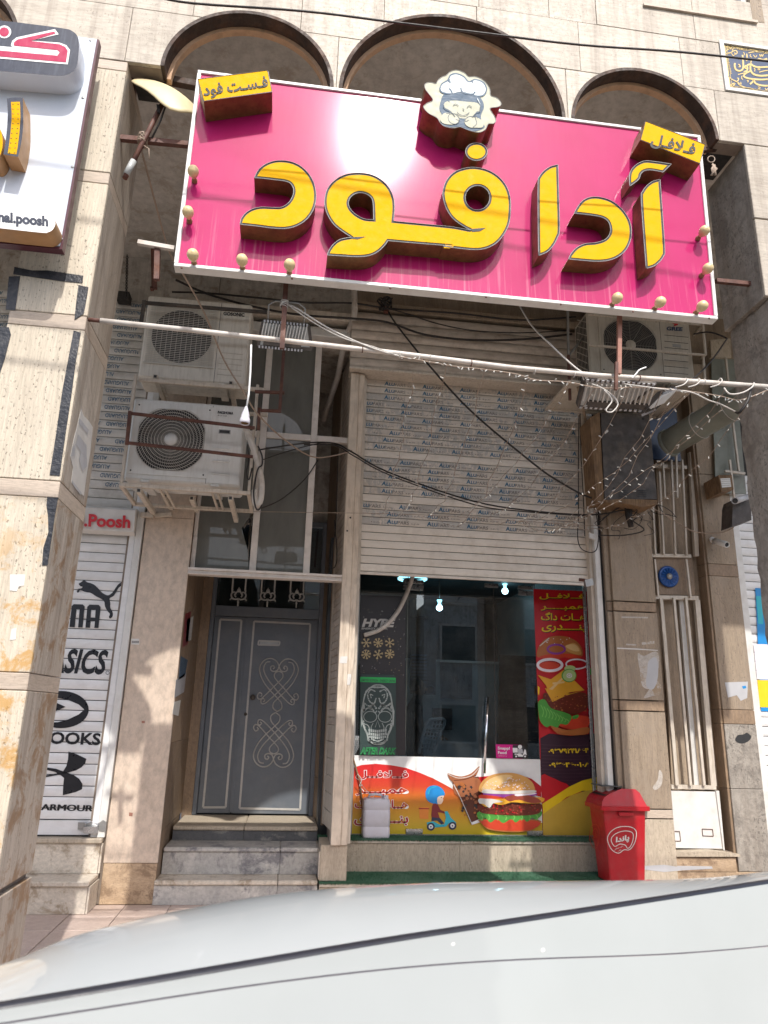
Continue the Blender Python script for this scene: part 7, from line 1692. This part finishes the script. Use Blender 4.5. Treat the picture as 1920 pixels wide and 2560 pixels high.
letter('raised_letter', prep([(487, 722), (515, 672), (560, 638), (620, 620), (690, 623), (750, 645), (800, 686), (835, 740), (852, 805), (850, 868), (830, 925), (790, 975), (735, 1008), (670, 1023), (590, 1020), (500, 1008), (402, 998), (412, 962), (440, 928), (480, 905), (530, 895), (600, 897), (650, 895), (690, 870), (715, 830), (720, 790), (703, 757), (668, 742), (600, 733), (540, 726)], za, (0, 16)))
O1 = [za(*p) for p in [(905, 850), (920, 790), (960, 740), (1020, 705), (1090, 693), (1170, 700), (1235, 730), (1285, 780), (1312, 840), (1318, 900), (1312, 978)]]
O2 = [zb2(*p) for p in [(80, 640), (150, 650), (222, 664), (180, 643), (120, 600), (82, 545), (62, 480), (64, 430), (85, 378), (125, 338), (180, 316), (240, 310), (310, 325), (370, 360), (415, 413), (438, 480), (440, 560), (430, 630), (400, 690), (360, 735), (310, 762), (255, 772), (180, 768), (60, 752)]]
O3 = [za(*p) for p in [(1659, 1127), (1450, 1110), (1280, 1095), (1255, 1128), (1212, 1165), (1160, 1185), (1090, 1190), (1000, 1185), (920, 1180), (932, 1148), (960, 1112), (1000, 1086), (1062, 1074), (1010, 1040), (960, 1000), (926, 950), (908, 900)]]
allp = O1 + O2 + O3; nc1 = len(O1); nc2 = nc1 + len(O2)
big = cr(allp, True, 5, {10, nc1 + 2, nc2 + 2, nc2 + 8, nc2 + 12})
h1 = prep([(1045, 870), (1060, 835), (1095, 813), (1135, 813), (1170, 830), (1190, 865), (1195, 970), (1140, 965), (1090, 940), (1056, 905)], za, (6,)); h2 = [zb2(*p) for p in circ(255, 481, 69, 68, 30)]
letter('raised_letter', big, (h1, h2), wedges=([za(*p) for p in ((1058, 1073), (1148, 1070), (1100, 1086), (1062, 1082))], [zb2(*p) for p in ((216, 655), (302, 649), (270, 668), (226, 672))]))
letter('raised_dot', [zb2(*p) for p in circ(249, 223, 61, 50, 32)])
letter('raised_letter', prep([(597, 805), (594, 600), (594, 395), (602, 362), (628, 330), (664, 306), (706, 295), (711, 480), (715, 655), (704, 702), (680, 748), (645, 785)], zb2, (0, 6)))
letter('raised_letter', prep([(797, 568), (812, 538), (845, 497), (890, 477), (945, 478), (1010, 500), (1065, 545), (1103, 600), (1118, 660), (1112, 720), (1085, 775), (1040, 813), (985, 833), (920, 838), (840, 832), (765, 825), (778, 797), (812, 760), (860, 738), (920, 732), (970, 715), (995, 685), (1000, 650), (985, 612), (950, 590), (885, 578)], zb2, (0, 15)))
letter('raised_letter', prep([(1200, 877), (1185, 680), (1172, 482), (1180, 446), (1205, 412), (1240, 388), (1278, 378), (1293, 580), (1305, 772), (1298, 808), (1275, 840), (1242, 865)], zb2, (0, 6)))
letter('raised_accent', prep([(1108, 417), (1106, 362), (1117, 325), (1147, 294), (1190, 275), (1240, 277), (1342, 292), (1295, 338), (1230, 326), (1192, 330), (1170, 348), (1158, 378)], zb2, (0, 6, 7)))
def plate(name, q, txt, bl, br, tl, f):
    o = letter(name, [f(*p) for p in q], depth=.16, ins=1.5, edge=True)
    m = MB(); put_text(m, txt, f(*bl), f(*br), f(*tl), SP, bold=.028, lift=.163, fa=True); m.obj('lettering', M['rim_silver'], o, recalc=False)
plate('yellow_box', [(152, 137), (562, 84), (570, 95), (594, 212), (188, 268)], 'فـسـت فود', (190, 256), (575, 200), (178, 170), za)
plate('yellow_box', [(1196, 50), (1532, 182), (1502, 290), (1168, 156)], 'فـلافـل', (1218, 198), (1466, 258), (1240, 118), zb2)
def zm(x, y): return (1000 + x / 5.53, 150 + y / 5.53)
CO = prep([(340, 350), (370, 315), (440, 310), (495, 325), (530, 275), (580, 235), (640, 210), (690, 165), (760, 140), (830, 150), (900, 185), (950, 230), (1040, 230), (1130, 265), (1200, 330), (1240, 400), (1255, 490), (1330, 520), (1385, 570), (1395, 620), (1350, 650), (1250, 665), (1258, 705), (1300, 770), (1325, 840), (1290, 880), (1220, 885), (1180, 960), (1100, 1000), (1020, 990), (930, 965), (830, 925), (760, 940), (680, 935), (600, 910), (550, 860), (510, 800), (400, 740), (340, 680), (325, 640), (370, 600), (455, 555), (400, 470), (355, 410)], zm, (), 4)
co = letter('chef_cutout', CO, face='mascot_cream', depth=.17, ins=1.0, rim='mascot_white')
mats = ['mascot_white', 'mascot_blue', 'mascot_line', 'mascot_cream']; mb = MB(); lay = [.1705]
def cp(mat, pts, sm=4):
    lay[0] += .0005; pp = [zm(*p) for p in pts]; pp = cr(pp, True, sm) if sm else pp
    _poly_mi(mb, [pxs(pp, pl_off(SP, lay[0]))], mats.index(mat))
def cl_(mat, pts, w=9): lay[0] += .0003; ribbon(mb, [zm(*p) for p in cr(pts, False, 5)], w / 5.53, SP, mats.index(mat), lay[0])
cp('mascot_blue', [(560, 580), (600, 480), (700, 440), (900, 430), (1060, 480), (1140, 560), (1160, 660), (1120, 760), (1130, 860), (1170, 930), (1020, 985), (830, 925), (700, 930), (600, 905), (560, 850), (580, 760), (545, 680)])
cp('mascot_cream', [(640, 575), (760, 560), (900, 575), (1060, 590), (1110, 640), (1100, 710), (1060, 720), (1000, 790), (880, 810), (760, 780), (690, 700), (620, 670), (605, 620)])
cp('mascot_blue', [(690, 590), (650, 560), (690, 470), (900, 440), (1080, 490), (1100, 600), (1060, 590), (1000, 575), (990, 540), (975, 572), (880, 560), (860, 500), (835, 555), (715, 550), (690, 510), (680, 560)], 0)
cp('mascot_white', [(550, 400), (580, 330), (660, 280), (700, 210), (780, 190), (880, 230), (940, 290), (1040, 270), (1150, 310), (1195, 400), (1160, 480), (1080, 500), (1000, 480), (900, 445), (820, 440), (720, 460), (620, 450)])
for L in ([(550, 400), (580, 330), (660, 280), (700, 210), (780, 190), (880, 230), (950, 300), (1040, 270), (1150, 310), (1195, 400), (1160, 480), (1080, 500), (1000, 485)], [(550, 400), (580, 445), (660, 462), (720, 455), (680, 390)], [(690, 270), (670, 290), (700, 310)], [(840, 385), (860, 440), (930, 465), (1010, 470), (1040, 435)], [(985, 290), (1010, 310)]): cl_('mascot_blue', L, 20)
cp('mascot_cream', [(560, 820), (600, 740), (680, 730), (760, 750), (820, 800), (800, 860), (740, 890), (660, 890), (590, 870)]); cp('mascot_cream', [(900, 810), (940, 775), (1010, 785), (1080, 800), (1150, 860), (1140, 930), (1040, 935), (960, 930), (900, 880)])
for L in ([(640, 740), (690, 740), (665, 790), (690, 860), (760, 885), (820, 850)], [(690, 745), (760, 745), (810, 790), (820, 830), (770, 820)], [(1080, 800), (1040, 770), (1050, 830), (1060, 880), (1010, 930)], [(1040, 790), (960, 780), (910, 810), (905, 850), (950, 830)], [(735, 625), (770, 608), (808, 628)], [(925, 655), (960, 630), (992, 655)], [(865, 670), (885, 685), (870, 695)], [(790, 720), (820, 750), (870, 765), (920, 755), (960, 720)], [(605, 620), (620, 665), (690, 700), (760, 780)], [(1110, 640), (1100, 710), (1060, 720), (1000, 790)]): cl_('mascot_line', L, 9)
cp('mascot_white', [(1070, 520), (1090, 560), (1115, 620), (1095, 590), (1068, 540)], 0)
mb.obj('chef_print', [M[m] for m in mats], co, recalc=False)
for x, y in ((483, 428), (470, 530), (482, 637), (605, 650), (724, 662), (1761, 577), (1770, 671), (1543, 745), (1651, 755), (1756, 765)):
    b = A(x, y, pl_off(SP, .085)); o = b - SN * .085; ax = SN
    MB().lathe([(.018, .0), (.018, .014), (.014, .02), (.012, .036)], o, ax, 12).obj('bulb_base', M['bulbbase'], sg)
    MB().lathe([(.012, .032), (.018, .044), (.028, .058), (.0345, .078), (.0345, .092), (.029, .108), (.016, .118), (0, .121)], o, ax, 16).obj('light_bulb', M['bulb'], sg)

# ------------------------------------------------------------ white shop sign on the left pillar
lsg = thing('shop_sign', 'white shop sign on the left pillar with a dark blue box and brown-edged letters', 'sign', (-1.9, 3.85, 4.3))
YS = 3.82
a = A(233, 96, YS); b = A(160, 616, YS); xr = (a.x + b.x) / 2 ; z1, z0 = a.z, b.z
bx('panel', -3.4, xr, YS, YS + .05, z0, z1, M['signwhite'], lsg, c=.002); bx('edge_strip', xr + .0005, xr + .014, YS + .002, YS + .056, z0 - .006, z1, M['maroon'], lsg); bx('edge_strip', -3.4, xr + .014, YS + .002, YS + .056, z0 - .02, z0 - .0065, M['maroon'], lsg)
bx('back_bracket', -1.72, -1.68, YS + .06, 3.99, z0 + .1, z0 + .14, M['rust'], lsg); bx('back_bracket', -1.66, -1.62, YS + .06, 3.99, z1 - .3, z1 - .26, M['rust'], lsg)
def zl3(x, y): return (x / 3.625, 30 + y / 3.625)
m = MB()
for x, y in ((820, 258), (752, 778), (735, 483), (656, 1405), (556, 2055), (315, 2090)): m.lathe([(0, .003), (.008, .003), (.009, 0)], A(*zl3(x, y), YS), (0, -1, 0), 8)
m.obj('screw', M['dull_steel'], lsg)
def raised(outline, y0, d, face, side, name, par=lsg):
    fp = y0 - d; L = pxs(outline, fp); n = len(L); r = MB(); r.add(L + [p + Vector((0, d - .001, 0)) for p in L], [(i, (i + 1) % n, n + (i + 1) % n, n + i) for i in range(n)], 0); ro = r.obj(name, M[side], par)
    MB().prism([p - Vector((0, .0005, 0)) for p in L], (0, 0, 0)).obj('face', M[face], ro); return ro
bo = raised(cr([zl3(*p) for p in [(-700, 18), (0, 78), (300, 112), (580, 150), (650, 170), (700, 215), (715, 280), (712, 380), (700, 470), (670, 530), (610, 568), (520, 578), (300, 560), (0, 535), (-700, 470)]], True, 4, (0, 14)), YS, .14, 'signnavy', 'signwhite', 'navy_box')
m = MB(); kf = [(98, 300), (110, 262), (150, 230), (498, 155), (532, 202), (300, 255), (540, 278), (600, 305), (635, 355), (614, 475), (-300, 395), (-300, 285), (0, 312), (500, 345), (528, 365), (505, 380), (100, 312)]
poly(m, [zl3(*p) for p in [(98, 300), (110, 262), (150, 230), (498, 155), (532, 202), (290, 260), (540, 278), (600, 300), (635, 345), (614, 475), (-300, 395), (-300, 285), (110, 318)]], YS - .14, 0, .0025)
poly(m, [zl3(*p) for p in circ(40, 180, 62, 58, 20)], YS - .14, 0, .0025); m.obj('white_outline', M['pr_white'], bo, recalc=False)
m = MB(); poly(m, [zl3(*p) for p in [(122, 300), (128, 272), (160, 248), (488, 176), (505, 194), (280, 262), (540, 292), (590, 315), (614, 350), (598, 456), (-300, 376), (-300, 322), (520, 395), (540, 365), (520, 345), (130, 305)]], YS - .14, 0, .004); poly(m, [zl3(*p) for p in circ(38, 180, 44, 42, 20)], YS - .14, 0, .004); m.obj('crimson_lettering', M['signmagenta'], bo, recalc=False)
al = raised(cr([zl3(*p) for p in [(62, 782), (140, 775), (207, 776), (210, 900), (208, 1060), (190, 1200), (163, 1312), (90, 1300), (30, 1290), (50, 1180), (65, 1040), (70, 900)]], True, 4, (0, 2, 6, 8)), YS, .13, 'signnavy', 'tan_side', 'raised_letter')
m = MB(); poly(m, cr([zl3(*p) for p in [(100, 815), (180, 813), (184, 950), (176, 1090), (160, 1220), (148, 1290), (70, 1280), (88, 1160), (100, 1040), (106, 930)]], True, 4, (0, 1, 5, 6)), YS - .13, 0, .002); m.obj('yellow_face', M['yellow'], al, recalc=False)
m = MB()
for k in range(11):
    for s in (0, 1): m.lathe([(0, .002), (.004, .001), (.004, 0)], A(*zl3(118 + s * 46 - max(0, k - 4) * 5.4, 835 + k * 44), YS - .1325), (0, -1, 0), 6)
m.obj('led_dots', M['bulbbase'], al)
raised([zl3(*p) for p in circ(-60, 1180, 85, 170, 30)], YS, .13, 'yellow', 'tan_side', 'raised_letter')
nb = raised(cr([zl3(*p) for p in [(-400, 1728), (0, 1768), (250, 1790), (400, 1808), (460, 1830), (496, 1880), (500, 1930), (475, 1975), (430, 1998), (370, 2000), (0, 1960), (-400, 1918)]], True, 4, (0, 11)), YS, .13, 'pr_white', 'tan_side', 'name_strip')
m = MB(); put_text(m, 'nal.poosh', (-5, 562), (121, 574), (-5, 528), YS - .13, bold=.05, lift=.002); m.obj('lettering', M['signnavy'], nb, recalc=False)
# ------------------------------------------------------------ white car in the foreground
cz = thing('parked_car', 'white parked car in the foreground, roof crossed by a black trim strip', 'car', (.4, 2.0, -.14))
def at_z(px, py, z): r = ray(px, py); t = -(H - z) / r.z; return Vector((r.x * t, t, z))
sp = [(-900, 2665, 1.255), (-450, 2590, 1.282), (0, 2516, 1.300), (320, 2462, 1.310), (640, 2407, 1.318), (960, 2353, 1.325), (1280, 2304, 1.330), (1600, 2255, 1.334), (1920, 2205, 1.336), (2140, 2171, 1.335)]
strip = [at_z(*p) for p in sp]
strip = [Vector(v) for v in cr([tuple(v) for v in strip], False, 6)]
silp = {0: 2400, 320: 2330, 640: 2277, 960: 2233, 1280: 2211, 1500: 2205, 1716: 2204, 1920: 2200}
# how far the roof runs beyond the trim before it turns down, along the trim (metres)
N = len(strip)
def tang(i): return (strip[min(N - 1, i + 1)] - strip[max(0, i - 1)]).normalized()
def outw(i): t = tang(i); return Vector((-t.y, t.x, 0)).normalized()
def roof(i, d):
    """height of the roof d metres beyond the trim at station i"""
    p = strip[i]; a, b = ROOF[i]
    d = d - .016
    if d < ROOFD[i] * 1.25: z = p.z + a * d - b * d * d
    else:
        d0 = ROOFD[i] * 1.25; z = p.z + a * d0 - b * d0 * d0 + (a - 2 * b * d0) * (d - d0) - .10 * (d - d0) ** 2
    q = p + outw(i) * (d + .016); return Vector((q.x, q.y, z))
ROOF = []; ROOFD = []
import bisect
def proj(v):
    d = v - Vector((0, 0, H)); zc = d.dot(RF); return (960 + F * d.dot(RR) / zc, 1280 + F * d.dot(RD) / zc)
ks = sorted(silp)
def sil_y(px):
    px = max(ks[0], min(ks[-1], px)); j = max(1, min(len(ks) - 1, bisect.bisect_left(ks, px))); a, b = ks[j - 1], ks[j]; t = (px - a) / (b - a); return silp[a] + (silp[b] - silp[a]) * t
# choose camber so the roof's own outline sits at the measured height
for i in range(N):
    px = proj(strip[i])[0]; ds = .38 if px < 1000 else max(.20, .38 - (px - 1000) / 920 * .20); best = None
    for b in [k * .05 for k in range(4, 60)]:
        for a in [k * .02 for k in range(0, 22)]:
            ytop = 1e9; slope_end = a - 2 * b * ds
            for k in range(9):
                d = ds * 1.25 * k / 8; p = strip[i]; q = p + outw(i) * d; z = p.z + a * d - b * d * d; u, v = proj(Vector((q.x, q.y, z))); ytop = min(ytop, v - 0)
            tgt = sil_y(px + 60) if px > 0 else 2400 - px * .24
            e = abs(ytop - tgt) + abs(slope_end + .30) * 18
            if best is None or e < best[0]: best = (e, a, b)
    ROOF.append((best[1], best[2])); ROOFD.append(ds)
def smooth(L):
    for _ in range(6): L = [tuple((L[max(0, i - 1)][j] + 2 * L[i][j] + L[min(len(L) - 1, i + 1)][j]) / 4 for j in range(len(L[0]))) for i in range(len(L))]
    return L
ROOF = smooth(ROOF)
ds_ = [.0145] + [.03 + 1.25 * k / 30 for k in range(31)]
m = MB(); vs = [roof(i, d) for i in range(N) for d in ds_]; n = len(ds_)
m.add(vs, [(i * n + k, (i + 1) * n + k, (i + 1) * n + k + 1, i * n + k + 1) for i in range(N - 1) for k in range(n - 1)], 0, True)
m.obj('roof_panel', M['car'], cz, recalc=False)
# trim strip: soft black moulding in the roof gutter
m = MB(); prof = [(.0145, -.012), (.0135, .001), (.008, .0048), (-.005, .0048), (-.010, .001), (-.0115, -.012)]; vs = []
for i in range(N):
    o = outw(i); vs += [strip[i] + o * a + Vector((0, 0, b - .001)) for a, b in prof]
n = len(prof); m.add(vs, [(i * n + k, (i + 1) * n + k, (i + 1) * n + k + 1, i * n + k + 1) for i in range(N - 1) for k in range(n - 1)], 0, True); m.obj('roof_trim', M['rubber'], cz)
# side of the body: door frame with a thin shut line, belt, lower body
thin = {-900: .0, 0: .012, 640: .018, 1280: .046, 1600: .088, 1912: .122, 2200: .15}
def thin_d(px):
    kk = sorted(thin); px = max(kk[0], min(kk[-1], px)); j = max(1, min(len(kk) - 1, bisect.bisect_left(kk, px))); a, b = kk[j - 1], kk[j]; return thin[a] + (thin[b] - thin[a]) * (px - a) / (b - a)
rows_up, rows_dn, gp = [], [], []
def side(i, dz):
    o = outw(i); q = strip[i] - o * (.014 + .22 * max(0, dz) + .10 * max(0, dz) ** 2 if dz < .45 else .014 + .099 + .02 + .05 * (dz - .45)); return Vector((q.x, q.y, strip[i].z - .004 - dz))
m1, m2, m3, m4 = MB(), MB(), MB(), MB(); A1, A2, A3, A4 = [], [], [], []
TD = [(max(.010, thin_d(proj(strip[i])[0])),) for i in range(N)]
for _ in range(5): TD = smooth(TD)
for i in range(N):
    td = TD[i][0]
    A1 += [side(i, -.004), side(i, td * .5), side(i, td - .0013)]
    A2 += [side(i, td - .0016) + outw(i) * .002, side(i, td + .0016) + outw(i) * .002]
    A3 += [side(i, td + .0013)] + [side(i, lerp(td + .0013, .36, k / 5)) for k in range(1, 6)]
    A4 += [side(i, .74), side(i, .85), side(i, 1.0), side(i, 1.2)]
def strips(mb, vs, n, name, mat):
    mb.add(vs, [(i * n + k, i * n + k + 1, (i + 1) * n + k + 1, (i + 1) * n + k) for i in range(N - 1) for k in range(n - 1)], 0, True); return mb.obj(name, mat, cz)
strips(m1, A1, 3, 'roof_side', M['car']); strips(m2, A2, 2, 'shut_line', M['gap']); strips(m3, A3, 6, 'door_frame', M['car']); strips(m4, A4, 4, 'door_panel', M['car'])
strips(MB(), [side(i, dz) + outw(i) * .01 for i in range(N) for dz in (.355, .55, .745)], 3, 'side_window', M['carglass'])
for f in (.12, .86):
    i = int(f * (N - 1)); c = strip[i] + outw(i) * .14; c.z = .17; MB().lathe([(0, -.10), (.20, -.10), (.31, -.09), (.31, .09), (.20, .10), (0, .10)], c, -outw(i), 24).obj('wheel', M['tyre'], cz)
m = MB()
for x, y, r_ in ((1164, 2359, .0028), (1347, 2375, .0036)):
    i = min(range(N), key=lambda j: abs(proj(side(j, .06))[0] - x)); j = min((k * .004 for k in range(60)), key=lambda d: abs(proj(side(i, d))[1] - y)); c = side(i, j) - outw(i) * .0012
    m.add([c + tang(i) * r_ * 1.5 * math.cos(a) + Vector((0, 0, r_ * math.sin(a))) for a in [2 * PI * k / 10 for k in range(10)]], [tuple(range(10))])
m.obj('paint_speck', M['pr_white'], cz, kind='stuff')
bp_ = [roof(0, 1.2), roof(N - 1, 1.2)]
strips(MB(), [v for i in range(N) for v in (roof(i, 1.28), roof(i, 1.28) - Vector((0, 0, .45)) + outw(i) * .12, roof(i, 1.28) - Vector((0, 0, 1.0)) + outw(i) * .16)], 3, 'far_side', M['car'])
